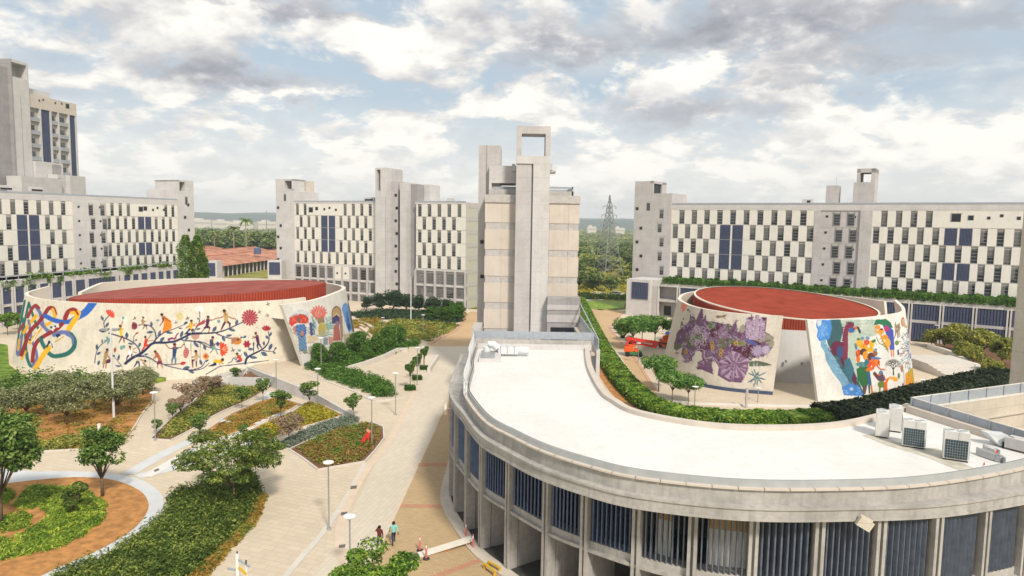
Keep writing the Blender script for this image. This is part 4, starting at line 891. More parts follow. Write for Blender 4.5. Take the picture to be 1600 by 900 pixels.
    for x, y, l, w, a in ((315, 365, 85, 40, -.95), (470, 415, 75, 28, -.2), (425, 415, 75, 34, 1.0), (500, 330, 90, 34, .25), (590, 285, 70, 34, -1.3), (90, 480, 95, 36, .8), (210, 520, 65, 34, 1.1), (685, 590, 85, 38, 1.1), (730, 565, 62, 34, .05), (750, 660, 92, 36, .1), (880, 600, 90, 46, .5), (920, 530, 60, 26, -1.6), (795, 535, 55, 24, -1.5), (975, 580, 90, 40, -1.1), (940, 405, 55, 30, 1.0), (985, 415, 55, 26, -1.1), (1040, 575, 45, 22, -.9), (1020, 595, 45, 22, .6), (190, 755, 70, 34, -1.9), (225, 720, 60, 24, -.6), (0, 790, 48, 32, -.4), (40, 815, 70, 30, .5), (120, 340, 60, 22, -.3), (155, 225, 35, 18, -2.2), (640, 440, 36, 20, -.8), (670, 435, 50, 28, -.5), (0, 445, 40, 26, -.4), (0, 265, 30, 20, -.5), (330, 540, 40, 20, -1.2)):
        c.leaf(x, y, l, w, a, LEAFC, (.2, .27, .36))
    for a in np.linspace(-3.4, .3, 9): c.leaf(160, 108, 58, 16, a, (.80, .79, .74))
    for a in np.linspace(-2.3, 2.3, 8): c.leaf(412, 568, 92, 36, a * .62 - .1, (.62, .09, .04))
    for k in range(4): c.leaf(425, 566, 70, 7, -.7 + k * .42, (.78, .45, .25))
    for k in range(8): c.leaf(238, 650, 42, 28, k * .785, (.66, .27, .07))
    c.ell(238, 650, 13, 13, (.3, .08, .05))
    for k in range(6): c.leaf(718, 508, 50, 30, k * 1.047, (.36, .04, .07))
    for a in (-2.4, -1.9, -1.4, -.9, -.5): c.leaf(945, 350, 68, 32, a - .1, (.40, .05, .06))
    c.poly([(60, 395), (165, 395), (160, 430), (130, 455), (95, 455), (65, 425)], (.48, .30, .25)); c.ell(600, 470, 58, 44, (.60, .26, .05)); c.line([(540, 440), (545, 500)], 20, (.42, .22, .14)); c.ell(570, 455, 34, 26, (.42, .22, .14)); c.ell(615, 455, 16, 12, NAVY)
    for x, y in ((968, 38), (865, 133), (958, 172), (22, 205), (555, 580)):
        for a in (2.7, -1.9, -.3, 1.1): c.leaf(x, y, 28, 10, a, (.09, .05, .06))
    for k in range(30): x, y = (37 * k * 19) % 900 + 60, (29 * k * 23) % 560 + 110; c.leaf(x, y, 18, 7, k, (.33, .36, .22) if k % 3 else (.5, .3, .12))
    person2d(c, (70, 240), (70, 270), (65, 320), [(30, 350), (95, 345)], [(0, 390), (105, 375)], [(10, 310), (130, 265)], YEL, NAVY); 
    c.poly([(225, 215), (130, 280), (115, 310), (225, 265)], (.42, .06, .10)); person2d(c, (265, 195), (262, 225), (252, 290), [(225, 320), (280, 320)], [(185, 370), (270, 370)], [(345, 215), (175, 260)], PUR, PUR, 1.1, True)
    person2d(c, (455, 125), (470, 165), (475, 230), [(440, 290), (520, 270)], [(415, 345), (515, 315)], [(590, 215), (345, 210)], (.52, .38, .18), (.14, .03, .06), 1.35, elbows=[(530, 200), (420, 195)])
    person2d(c, (320, 435), (302, 470), (305, 520), [(350, 560), (330, 560)], [(375, 625), (290, 610)], [(345, 515), (340, 520)], (.06, .08, .15), TEAL, 1.15); c.poly([(350, 505), (375, 475), (402, 500), (378, 540)], (.05, .09, .22))
    person2d(c, (823, 385), (838, 420), (850, 490), [(840, 530), (875, 530)], [(855, 572), (895, 560)], [(775, 437), (785, 415)], (.12, .03, .10), (.03, .03, .09), 1.05)
    person2d(c, (122, 600), (128, 640), (120, 690), [(80, 700), (125, 710)], [(85, 780), (125, 775)], [(72, 660), (172, 660)], (.5, .4, .26), PUR, 1.25); L([(62, 490), (70, 690)], 5, (.1, .1, .1), sm=False); L([(172, 500), (172, 690)], 5, (.1, .1, .1), sm=False)
    person2d(c, (435, 695), (410, 710), (345, 705), [(335, 745), (350, 750)], [(270, 765), (290, 765)], [(395, 745), (440, 735)], YEL, NAVY, 1.2)
    person2d(c, (605, 628), (625, 655), (650, 695), [(615, 700), (640, 710)], [(590, 715), (600, 718)], [(660, 630), (575, 660)], (.60, .06, .05), LEAFC, 1.05); L([(500, 730), (540, 710), (560, 670), (590, 690), (610, 655)], 9, NAVY)
    c.ell(630, 582, 22, 16, TEAL, .3); c.ell(388, 240, 22, 20, TEAL, .5); L([(240, 862), (400, 768), (970, 700)], 10, NAVY, sm=False)
    c.poly([(1120, 0), (1180, 0), (1220, 760), (1160, 760)], WALLC)
    return c
def paint2():     # figures under canopies
    c = Canvas(425, 440, 570, 590, 5, (.66, .64, .60)); c.frame(430, 460, 140 / 1008); L = c.line; rs = np.random.default_rng(4)
    c.poly([(165, 270), (215, 240), (320, 225), (355, 245), (372, 310), (345, 330), (250, 320), (210, 340), (180, 370), (160, 320)], (.56, .08, .05))
    for k in range(24): x = rs.uniform(180, 350); L([(x, 250 + rs.uniform(0, 60)), (x + 22, 250 + rs.uniform(0, 60))], 4, (.68, .2, .14))
    L([(165, 260), (160, 330), (185, 420), (240, 460), (280, 520), (300, 640)], 6, (.2, .1, .1)); L([(160, 265), (240, 225), (350, 240), (375, 320)], 7, (.15, .08, .12))
    for k in range(60): a = rs.uniform(-3.1, 0); x, y = 290 + rs.uniform(50, 95) * math.cos(a), 235 + rs.uniform(30, 60) * math.sin(a); L([(x, y), (x + 8, y + 6)], 3.5, (.36, .46, .58))
    c.poly([(205, 360), (235, 350), (240, 450), (215, 430), (190, 390)], (.46, .26, .2)); c.ell(268, 285, 20, 36, (.22, .14, .12)); c.poly([(240, 340), (330, 335), (350, 370), (350, 440), (330, 480), (250, 460), (225, 380)], (.09, .17, .38)); c.poly([(255, 460), (345, 460), (362, 640), (268, 640)], (.20, .32, .46))
    for k in range(7): L([(262 + k * 13, 475), (272 + k * 13, 640)], 4, (.10, .17, .34)); L([(245 + k * 14, 345), (252 + k * 12, 440)], 3, (.25, .40, .58))
    c.ell(305, 440, 20, 34, (.46, .26, .2)); L([(285, 450), (305, 482), (328, 450)], 6, NAVY); L([(235, 460), (250, 640)], 10, (.6, .52, .34))
    for k in range(30): x, y = rs.uniform(265, 430), rs.uniform(625, 665); c.ell(x, y, 10, 7, (.12, .17, .12)); c.ell(x, y, 5, 3, (.5, .5, .42))
    c.ell(490, 215, 78, 62, (.58, .20, .17)); [c.leaf(490 + 50 * math.cos(a), 205 + 40 * math.sin(a), 48, 22, a, (.60, .22, .19)) for a in np.linspace(-3.1, 0, 9)]; c.ell(505, 260, 50, 32, (.56, .18, .15))
    for k in range(60): x, y = 490 + rs.normal() * 40, 215 + rs.normal() * 32; L([(x, y), (x + 6, y + 16)], 3, (.70, .36, .30))
    for k in range(26): x0, y0 = (rs.uniform(560, 620), rs.uniform(240, 470)); L([(x0 - 20, y0 + 20), (x0 + 25, y0), (x0 + 60, y0 + 6)], 9, (.22, .38, .34) if k % 2 else (.34, .45, .4))
    for k in range(12): x0, y0 = (rs.uniform(410, 450), rs.uniform(240, 360)); L([(x0, y0), (x0 + 14, y0 + 40)], 12, (.24, .38, .34))
    c.ell(515, 300, 42, 38, (.30, .24, .16)); c.ell(528, 400, 48, 82, (.58, .46, .16)); [L([(495 + k * 9, 340), (490 + k * 9, 450)], 3, (.30, .28, .1)) for k in range(8)]; c.ell(535, 430, 26, 34, (.42, .42, .3)); L([(460, 460), (510, 470), (560, 470)], 12, (.34, .36, .40))
    L([(400, 330), (410, 450)], 34, (.10, .13, .24)); L([(430, 330), (440, 450)], 16, (.16, .2, .35)); [L([(355, 380 + 22 * k), (400, 375 + 22 * k)], 4, (.2, .2, .25)) for k in range(4)]; c.poly([(350, 460), (470, 470), (480, 520), (370, 560)], (.58, .50, .36)); [L([(355 + 20 * k, 540), (400 + 20 * k, 545)], 5, (.4, .32, .2)) for k in range(4)]
    c.poly([(370, 590), (430, 580), (430, 670), (375, 665)], (.42, .40, .32)); c.ell(455, 570, 26, 22, (.12, .12, .11)); c.poly([(540, 490), (600, 480), (590, 570), (540, 570)], (.34, .40, .42)); [L([(548 + k * 8, 485), (545 + k * 8, 570)], 3, (.16, .2, .22)) for k in range(6)]
    c.ell(690, 215, 56, 84, (.20, .14, .09)); c.ell(690, 220, 48, 76, (.46, .33, .18)); c.poly([(650, 260), (690, 205), (735, 260), (740, 300), (640, 300)], (.62, .52, .34)); c.poly([(640, 265), (690, 230), (740, 265), (735, 330), (640, 330)], (.10, .08, .20)); c.ell(690, 270, 24, 40, (.10, .08, .2)); c.poly([(720, 250), (755, 240), (765, 470), (745, 540), (735, 400)], (.38, .26, .2)); c.poly([(660, 350), (715, 340), (740, 520), (650, 525)], (.42, .14, .12)); [L([(668 + k * 12, 360), (665 + k * 14, 515)], 4, (.55, .26, .2)) for k in range(6)]; c.poly([(600, 470), (650, 480), (650, 560), (600, 560)], (.5, .3, .25)); c.ell(700, 330, 26, 30, (.34, .22, .3))
    c.poly([(760, 120), (790, 90), (820, 120), (835, 200), (862, 330), (862, 400), (830, 430), (800, 350), (770, 240), (750, 160)], (.14, .30, .58)); c.poly([(800, 190), (815, 190), (850, 390), (820, 400), (800, 300)], (.05, .12, .32)); [L([(765 + k * 10, 120), (785 + k * 14, 330)], 3, (.3, .45, .66)) for k in range(6)]
    c.poly([(812, 20), (830, 10), (850, 60), (880, 300), (890, 430), (870, 420), (840, 250), (815, 80)], (.17, .16, .12)); c.poly([(850, 10), (870, 40), (900, 200), (925, 330), (935, 440), (900, 440), (880, 300), (850, 80)], (.42, .33, .26)); [L([(850 + rs.uniform(0, 60), rs.uniform(60, 420)), (860 + rs.uniform(0, 60), rs.uniform(60, 420))], 3, (.26, .2, .2)) for k in range(12)]
    c.poly([(640, 540), (830, 540), (830, 600), (620, 600)], (.40, .36, .26)); c.poly([(770, 450), (870, 430), (870, 520), (780, 540)], (.46, .42, .28)); [L([(780 + 12 * k, 440), (790 + 10 * k, 520)], 3, (.62, .55, .4)) for k in range(8)]
    return c
def paint3():     # violet coral reef
    c = Canvas(1040, 440, 1240, 630, 5, (.64, .59, .52)); c.frame(1050, 470, 1 / 6); L = c.line; rs = np.random.default_rng(5)
    V1, V2, V3, OL, DP = (.20, .11, .20), (.30, .20, .30), (.42, .33, .43), (.17, .18, .11), (.12, .035, .08)
    c.poly([(95, 0), (150, -10), (210, 0), (150, 40), (125, 90), (95, 110), (85, 60)], (.75, .33, .24))
    c.poly([(60, 280), (95, 250), (130, 220), (160, 190), (175, 120), (190, 180), (225, 180), (285, 45), (297, 180), (318, 120), (322, 190), (420, 200), (470, 215), (540, 215), (560, 240), (605, 180), (612, 290), (680, 280), (700, 160), (740, 155), (740, 125), (755, 125), (755, 180), (775, 180), (778, 125), (822, 128), (822, 200), (840, 155), (892, 155), (880, 290), (950, 340), (940, 440), (905, 500), (850, 520), (760, 540), (720, 570), (700, 680), (650, 770), (530, 760), (430, 700), (440, 620), (380, 560), (385, 690), (290, 650), (230, 640), (240, 580), (285, 550), (270, 480), (210, 520), (160, 580), (110, 570), (70, 510), (100, 440), (20, 450), (20, 400)], V1)
    for x, y, rx, ry, col in ((380, 240, 50, 48, (.13, .19, .07)), (450, 240, 40, 30, DP), (400, 300, 50, 40, DP), (525, 250, 30, 30, (.15, .22, .09)), (90, 350, 45, 70, V1), (250, 330, 80, 100, V2), (250, 340, 45, 45, OL), (60, 430, 45, 36, OL), (180, 380, 50, 60, OL), (300, 430, 60, 50, DP), (480, 300, 50, 70, V2), (470, 400, 50, 50, OL), (560, 330, 40, 60, V1), (690, 340, 60, 60, V1), (640, 400, 60, 40, (.30, .28, .20)), (760, 400, 80, 50, DP), (830, 360, 40, 30, (.36, .34, .27)), (700, 480, 110, 60, DP), (870, 450, 50, 60, V1), (910, 370, 40, 70, (.34, .32, .26)), (600, 440, 60, 30, DP), (200, 180, 22, 36, OL), (130, 540, 50, 40, V2), (330, 500, 60, 50, V1), (330, 600, 90, 40, V1), (660, 260, 26, 40, (.34, .32, .26)), (560, 380, 40, 30, OL)): c.ell(x, y, rx, ry, col, rs.uniform(-.5, .5))
    c.poly([(110, 0)] * 3, V1)
    for k in range(900):      # coral texture strokes inside the mass
        x, y = rs.uniform(70, 900), rs.uniform(150, 620); q = c.c([x, y]).astype(int)
        if not (0 <= q[0] < c.w and 0 <= q[1] < c.h) or c.a[q[1], q[0]].sum() > 1.35: continue
        a = rs.uniform(0, 6.3); l = rs.uniform(8, 24); L([(x, y), (x + l * math.cos(a), y + l * math.sin(a)), (x + l * math.cos(a + .9) * 1.3, y + l * math.sin(a + .9) * 1.3)], rs.uniform(3, 6), [V3, V2, DP, OL, (.46, .40, .46), V1][rs.integers(0, 6)])
    for k in range(3):
        t = np.linspace(0, 6.28, 60); r = (46 + 22 * k) * (1 + .16 * np.sin(7 * t + k)); L(np.c_[250 + r * np.cos(t) * .9, 335 + r * np.sin(t)], 5, (.50, .45, .50))
    L([(190, 490), (250, 455), (300, 470), (310, 540), (360, 530), (400, 560), (420, 600), (470, 640)], 6, (.52, .47, .5)); L([(350, 550), (370, 520), (420, 560), (450, 620)], 5, (.5, .45, .5))
    for cx, yb, w, yt in ((720, 370, 42, 155), (762, 365, 30, 185), (800, 370, 42, 128), (852, 360, 44, 158)):
        c.poly([(cx - w / 2, yt), (cx + w / 2, yt), (cx + w / 2 - 5, yb), (cx - w / 2 - 12, yb)], V3)
        for k in range(26): x, y = rs.uniform(cx - w / 2, cx + w / 2 - 8), rs.uniform(yt + 4, yb - 10); c.poly([(x, y), (x + 9, y + 2), (x + 6, y + 11)], (.16, .08, .17) if k % 2 else (.6, .55, .62))
    c.poly([(835, 155), (893, 155), (866, 195)], (.12, .05, .12)); c.poly([(705, 155), (745, 155), (726, 180)], (.12, .05, .12))
    cx, cy = 590, 600
    for k in range(30):
        a = k * 2 * math.pi / 30 + .05; r = rs.uniform(105, 165); w = rs.uniform(16, 26)
        if math.sin(a) < -.3: r *= .9
        ca, sa = math.cos(a), math.sin(a); P = [(cx - sa * 6, cy + ca * 6), (cx + ca * r - sa * w, cy + sa * r + ca * w * .9), (cx + ca * r + sa * w, cy + sa * r - ca * w * .9), (cx + sa * 6, cy - ca * 6)]; c.poly(P, [V2, V3, (.26, .15, .27)][k % 3]); L([(cx, cy), (cx + ca * r * .95, cy + sa * r * .95)], 4, DP if k % 2 else (.5, .42, .5), sm=False)
    for k in range(60): a = rs.uniform(0, 6.3); r = rs.uniform(5, 70); L([(cx + r * math.cos(a), cy + r * math.sin(a)), (cx + (r + 18) * math.cos(a), cy + (r + 18) * math.sin(a))], 5, [DP, V3, V1][k % 3], sm=False)
    for (cx, cy, r, col) in ((800, 470, 62, (.40, .34, .46)), (880, 460, 46, (.46, .40, .50))):
        for k in range(11): c.leaf(cx, cy, r, 22, k * .571, col)
    c.poly([(690, 350), (740, 365), (800, 400), (790, 420), (730, 405), (700, 385)], (.12, .15, .34)); c.poly([(720, 570), (800, 560), (900, 585), (935, 605), (860, 612), (720, 615)], (.14, .17, .12))
    for x, y in ((130, 480), (600, 400), (375, 400), (380, 440), (460, 470), (455, 505)): c.ell(x, y, 17, 20, (.50, .34, .08)); c.ell(x, y, 7, 9, (.16, .1, .05))
    c.ell(645, 400, 28, 16, (.20, .22, .07)); c.ell(230, 540, 42, 32, (.64, .59, .52)); c.ell(245, 500, 34, 30, (.64, .59, .52)); c.ell(405, 620, 28, 50, (.64, .59, .52), -.4)
    c.poly([(70, 450), (100, 430), (85, 500), (120, 560), (40, 560), (20, 480)], (.64, .59, .52)); c.ell(45, 490, 20, 12, (.4, .36, .26))
    for a, l in ((0.3, 90), (-.5, 110), (1.9, 100), (2.6, 110), (-1.9, 90), (.9, 80), (1.5, 90), (-2.7, 90), (-1.2, 70)): c.leaf(795, 715, l, 12, a, (.06, .16, .19))
    for a in (.2, -.9, 2.2, 1.5, -2): c.leaf(775, 715, 70, 10, a, (.06, .16, .19))
    for x in (770, 800, 828, 845): L([(x, 520), (x - 6, 680)], 2.5, (.5, .5, .5), sm=False)
    c.ell(455, 148, 26, 10, (.36, .22, .12)); c.ell(430, 150, 18, 14, (.25, .2, .16)); c.ell(492, 142, 16, 12, (.3, .2, .16)); L([(470, 150), (500, 170)], 6, (.25, .18, .12)); L([(495, 135), (512, 128)], 5, (.2, .15, .1)); c.ell(150, 85, 11, 11, (.2, .18, .15)); c.ell(165, 102, 7, 8, (.2, .18, .15)); c.ell(92, 215, 11, 24, OL); c.ell(105, 170, 6, 14, OL)
    return c
def paint4():     # blue cliff, long-necked bird, crowd of riders, parasol, tree
    c = Canvas(1255, 440, 1460, 640, 5, (.70, .69, .66)); c.frame(1260, 470, 200 / 1125); L = c.line; rs = np.random.default_rng(6)
    c.poly([(215, 165), (620, 165), (620, 300), (520, 330), (430, 500), (500, 830), (330, 800), (180, 400)], (.46, .52, .46))
    for k in range(60): y = rs.uniform(172, 300); x = rs.uniform(230, 520); L([(x, y), (x + rs.uniform(30, 90), y + rs.uniform(-2, 3))], 3, (.24, .38, .34) if k % 2 else (.58, .60, .52), sm=False)
    c.poly([(215, 165), (300, 165), (320, 260), (300, 360), (330, 470), (420, 620), (495, 790), (500, 840), (400, 760), (320, 640), (230, 480), (180, 360)], (.07, .15, .17))
    for k in range(40): t = rs.uniform(0, 1); x, y = 200 + t * 260 + rs.normal() * 25, 380 + t * 400; L([(x, y), (x + 20, y + 36)], 6, [(.05, .11, .14), (.11, .26, .26), (.16, .34, .32)][k % 3])
    c.ell(275, 420, 68, 66, (.16, .045, .09)); c.poly([(290, 450), (350, 470), (440, 680), (440, 760), (380, 660), (300, 540)], (.15, .04, .09)); c.ell(300, 450, 34, 50, (.06, .12, .24)); c.poly([(330, 520), (380, 500), (420, 600), (390, 720), (340, 640)], (.07, .18, .24))
    L([(395, 225), (360, 225), (345, 300), (345, 400), (340, 495)], 40, (.24, .055, .10), 44); c.ell(385, 215, 36, 20, (.24, .055, .10)); [c.leaf(332 - 4 * math.sin(k), 235 + k * 17, 22, 14, 3.4, (.14, .03, .08)) for k in range(10)]; [c.leaf(350 + k * 12, 205 - 4 * math.sin(k * .8), 20, 12, -1.3, (.14, .03, .08)) for k in range(6)]
    c.ell(395, 260, 28, 22, (.08, .17, .38)); L([(420, 245), (450, 235), (470, 275)], 20, (.06, .06, .08)); c.ell(435, 238, 12, 16, (.62, .16, .05)); L([(380, 280), (390, 300)], 8, ORG)
    c.poly([(90, 170), (215, 168), (225, 240), (205, 330), (170, 350), (110, 355), (90, 310), (100, 260), (85, 220)], (.10, .27, .58)); [L([(rs.uniform(100, 200), rs.uniform(180, 330)), (rs.uniform(100, 200), rs.uniform(180, 330))], 5, (.22, .42, .68)) for k in range(14)]; c.poly([(92, 172), (135, 172), (128, 215), (100, 225)], (.55, .6, .62))
    c.poly([(125, 355), (165, 335), (190, 420), (250, 510), (290, 580), (360, 680), (400, 780), (330, 790), (300, 720), (230, 630), (170, 520), (160, 450), (125, 400)], (.22, .38, .50))
    for k in range(80): t = rs.uniform(0, 1); x, y = 145 + t * 225 + rs.normal() * 12, 360 + t * 400; L([(x, y), (x + 18, y + 12)], 4, (.32, .48, .58) if k % 2 else (.15, .28, .42))
    c.poly([(310, 760), (350, 740), (380, 725), (450, 745), (490, 800), (500, 840), (330, 830)], (.10, .26, .56)); c.ell(395, 775, 16, 14, (.5, .62, .7)); [c.ell(rs.uniform(330, 470), rs.uniform(760, 820), 12, 6, (.2, .4, .68)) for k in range(10)]
    # riders
    c.poly([(440, 600), (480, 570), (545, 560), (560, 640), (540, 740), (490, 760), (450, 690)], (.05, .17, .07)); c.ell(490, 560, 52, 24, (.12, .28, .27)); c.poly([(530, 620), (560, 640), (575, 740), (545, 750)], (.06, .15, .26)); c.poly([(490, 750), (535, 740), (520, 820), (500, 825)], (.14, .10, .10)); c.poly([(540, 740), (560, 745), (560, 815), (548, 818)], (.10, .12, .16)); L([(570, 750), (580, 810), (600, 805)], 18, (.5, .25, .08))
    for x, y, rx, ry, col in ((455, 460, 22, 34, (.66, .16, .03)), (455, 510, 18, 34, (.70, .2, .04)), (435, 400, 12, 30, (.12, .24, .3)), (465, 370, 28, 34, (.72, .42, .05)), (500, 400, 40, 26, (.72, .38, .05)), (530, 365, 26, 26, (.60, .12, .06)), (575, 380, 24, 34, (.74, .44, .05)), (560, 430, 40, 22, (.74, .40, .04)), (500, 450, 34, 30, (.14, .07, .05)), (520, 480, 26, 40, (.72, .33, .04)), (570, 490, 34, 36, (.16, .07, .06)), (545, 550, 24, 40, (.62, .10, .04)), (590, 545, 26, 40, (.70, .16, .04)), (560, 600, 40, 16, (.68, .18, .04)), (625, 540, 22, 30, (.72, .22, .05)), (605, 460, 20, 26, (.30, .14, .08)), (610, 505, 46, 12, (.14, .22, .40)), (530, 540, 20, 30, (.05, .20, .26)), (490, 330, 18, 14, (.16, .30, .36)), (537, 328, 20, 14, (.18, .30, .40)), (455, 338, 14, 12, (.10, .22, .08)), (590, 355, 20, 12, (.10, .2, .06)), (610, 430, 15, 13, (.2, .3, .42)), (600, 350, 10, 14, (.08, .2, .06))): c.ell(x, y, rx, ry, col, rs.uniform(-.3, .3))
    for k in range(34): x, y = rs.uniform(435, 640), rs.uniform(350, 600); L([(x, y), (x + rs.uniform(-20, 20), y + 20)], 3, (.10, .04, .03))
    L([(620, 570), (650, 600), (690, 605)], 12, (.5, .14, .06)); L([(600, 640), (640, 690)], 30, (.18, .06, .07)); c.ell(655, 640, 20, 28, (.14, .22, .34)); c.ell(660, 680, 34, 34, (.14, .09, .14)); c.ell(660, 735, 34, 30, (.18, .24, .05)); L([(645, 760), (645, 800)], 14, (.18, .24, .05)); L([(680, 750), (685, 790)], 12, (.18, .24, .05)); c.ell(640, 650, 12, 10, (.5, .16, .1)); L([(680, 660), (700, 700)], 9, (.5, .16, .1))
    # parasol family
    c.poly([(590, 215), (612, 165), (700, 160), (740, 190), (762, 240), (735, 235), (640, 205)], (.04, .20, .11)); c.poly([(670, 215), (735, 230), (765, 260), (775, 430), (735, 435), (700, 290)], (.10, .13, .44)); c.ell(705, 245, 24, 26, (.45, .07, .18)); c.ell(625, 232, 26, 20, (.72, .30, .06)); c.ell(655, 270, 28, 26, (.72, .34, .06)); c.ell(690, 320, 30, 22, (.72, .32, .05)); c.ell(715, 370, 24, 40, (.70, .42, .06)); L([(600, 260), (650, 300), (670, 350), (720, 430)], 14, (.66, .34, .06)); L([(615, 320), (640, 370), (690, 400), (720, 450)], 8, (.2, .26, .1)); c.ell(660, 250, 13, 10, (.15, .06, .05)); [L([(745 + 18 * k, 435), (748 + 18 * k, 485)], 13, (.62, .28, .16)) for k in range(2)]; [L([(640 + 14 * k, 340 + 22 * k), (660 + 14 * k, 330 + 22 * k)], 5, (.1, .18, .06)) for k in range(5)]
    # tree
    def br(x, y, a, l, w, d):
        x2, y2 = x + l * math.cos(a), y + l * math.sin(a); c.line([(x, y), (x2, y2)], w, (.05, .035, .03), w * .7, False)
        if d: [br(x2, y2, a + q + rs.uniform(-.15, .15), l * .72, w * .68, d - 1) for q in ((-.65, .1, .65) if d > 2 else (-.5, .5))]
    br(765, 650, -1.6, 46, 12, 5)
    L([(700, 795), (700, 720), (730, 680), (770, 680)], 30, (.68, .16, .04), 18); c.ell(780, 690, 24, 22, (.72, .40, .05)); L([(720, 700), (740, 675), (770, 670)], 10, (.75, .5, .08)); c.ell(812, 660, 10, 26, (.14, .22, .14)); c.ell(770, 780, 36, 8, (.26, .36, .06)); c.ell(815, 768, 24, 14, (.66, .22, .05)); c.ell(848, 745, 8, 24, (.16, .06, .14))
    # blue feathered tree and orange beast
    for k in range(420):
        a = rs.uniform(0, 6.28); r = rs.uniform(15, 100) ; x, y = 920 + r * math.cos(a) * 1.0, 430 + r * math.sin(a) * 1.75; l = 16; L([(x, y), (x + l * math.cos(a), y + l * math.sin(a))], 5, [(.13, .26, .40), (.30, .42, .52), (.09, .12, .2), (.42, .22, .12), (.5, .55, .55)][rs.integers(0, 5)], sm=False)
    c.poly([(920, 410), (970, 408), (975, 470), (985, 575), (955, 580), (945, 480)], (.62, .19, .07)); c.poly([(870, 640), (920, 600), (950, 560), (1000, 570), (1015, 640), (1010, 720), (980, 745), (900, 735), (880, 765), (870, 740)], (.66, .32, .04)); [c.ell(rs.uniform(900, 1000), rs.uniform(590, 730), 14, 20, (.46, .36, .06), .3) for k in range(10)]; L([(885, 735), (888, 768)], 16, (.62, .25, .04)); L([(905, 735), (908, 766)], 12, (.62, .25, .04))
    c.ell(848, 185, 17, 42, (.60, .2, .08)); L([(850, 170), (870, 225), (910, 215), (915, 140)], 22, (.45, .40, .30)); L([(965, 150), (975, 220)], 22, (.62, .46, .08)); [L([(770 + rs.uniform(0, 50), rs.uniform(190, 330)), (780 + rs.uniform(0, 50), rs.uniform(190, 330))], 8, (.30, .22, .16)) for k in range(14)]; c.ell(795, 370, 18, 22, (.2, .28, .12)); c.poly([(798, 430), (812, 430), (818, 478), (800, 475)], (.07, .12, .22)); c.ell(840, 595, 12, 34, (.42, .2, .14)); L([(855, 610), (862, 770)], 4, (.1, .1, .1), sm=False); L([(1010, 380), (1040, 560), (1060, 720)], 14, (.30, .26, .22))
    for k in range(30): x, y = rs.uniform(780, 1040), rs.uniform(220, 620); L([(x, y), (x + rs.uniform(-12, 12), y + 10)], 4, (.34, .22, .15))
    return c

def curve_wall(name, pts, n, top_fn, bot, lean, thick, m_paint, canvas, parent, m=70, side=1, shear=0.0):
    """tilted wall following a plan curve; outer face painted. side: which side of the walking direction faces out"""
    C, L = spline(pts, n); nrm = offset(C, 1.0)[:, :2] - C[:, :2]; nrm = nrm * side           # inward
    T = np.array([top_fn(t) for t in np.linspace(0, 1, n)]); B = np.array([bot(t) if callable(bot) else bot for t in np.linspace(0, 1, n)])
    V = np.zeros((m, n, 3)); tg = np.gradient(C[:, :2], axis=0); tg /= np.linalg.norm(tg, axis=1)[:, None]; dec = np.exp(-np.linspace(0, L, n) / 7.0)
    for j in range(m):
        v = j / (m - 1); z = B + (T - B) * v; k = lean * (z - B)
        V[j, :, 0] = C[:, 0] + nrm[:, 0] * k; V[j, :, 1] = C[:, 1] + nrm[:, 1] * k; V[j, :, 2] = z; V[j, :, :2] -= tg * (shear * dec * v)[:, None]
    # body
    mb = MB(); e = .012; O = V.copy(); O[..., :2] += nrm[None] * e; I = V.copy(); I[..., :2] += nrm[None] * thick
    rows = [0, m // 2, m - 1]
    for a, b in zip(rows, rows[1:]): mb.strip(O[a], O[b]); mb.strip(I[b], I[a])
    mb.strip(O[-1], I[-1])
    for e_ in (0, -1): mb.quad(O[0, e_], I[0, e_], I[-1, e_], O[-1, e_])
    w = mb.build('curved_wall', MATS['shell'], parent, True)
    for p in w.data.polygons: p.use_smooth = False
    me = bpy.data.meshes.new(name); me.vertices.add(m * n); me.vertices.foreach_set('co', V.astype(np.float32).ravel())
    idx = np.arange(m * n).reshape(m, n); q = np.stack([idx[:-1, :-1], idx[:-1, 1:], idx[1:, 1:], idx[1:, :-1]], -1).reshape(-1, 4)
    me.loops.add(q.size); me.loops.foreach_set('vertex_index', q.astype(np.int32).ravel()); me.polygons.add(len(q)); me.polygons.foreach_set('loop_start', np.arange(0, q.size, 4, dtype=np.int32)); me.polygons.foreach_set('use_smooth', np.ones(len(q), bool)); me.update()
    X, Y_ = proj(V); vd = V[..., :2]; facing = ((vd * -nrm[None]).sum(-1) < 0)     # outward normal towards the camera
    colr = canvas.sample(X, Y_); colr[~facing] = canvas.a[2, 2]
    at_ = me.color_attributes.new('paint', 'FLOAT_COLOR', 'POINT'); at_.data.foreach_set('color', np.concatenate([colr, np.ones((m, n, 1))], -1).astype(np.float32).ravel())
    me.materials.append(MATS['mural']); o = bpy.data.objects.new(name, me); COL.objects.link(o); o.parent = parent
    return V, I, nrm
def muralmat():
    m, N, b = base_mat('mural', .8, 0, .2); a = N.n('ShaderNodeVertexColor'); a.layer_name = 'paint'; tc = N.n('ShaderNodeTexCoord')
    f1 = N.noise(tc.outputs['Object'], .3, 6, .6); f2 = N.noise(tc.outputs['Object'], 2.5, 6, .7)
    mp = N.n('ShaderNodeMapping'); mp.inputs['Scale'].default_value = (1, 1, .07); N.l(tc.outputs['Object'], mp.inputs[0]); f3 = N.noise(mp.outputs[0], 1.4, 6, .7)
    k = N.ramp(N.m('ADD', N.m('MULTIPLY', f1, .4), N.m('ADD', N.m('MULTIPLY', f2, .3), N.m('MULTIPLY', f3, .3))), [(.37, .74), (.56, 1.0)])
    gm = N.n('ShaderNodeGamma'); gm.inputs[1].default_value = 1.22; N.l(a.outputs[0], gm.inputs[0]); N.l(N.mix(1.0, N.mix(1.0, gm.outputs[0], (1.07, 1.07, 1.07), 'MULTIPLY'), k, 'MULTIPLY'), b.inputs['Base Color'])
muralmat()
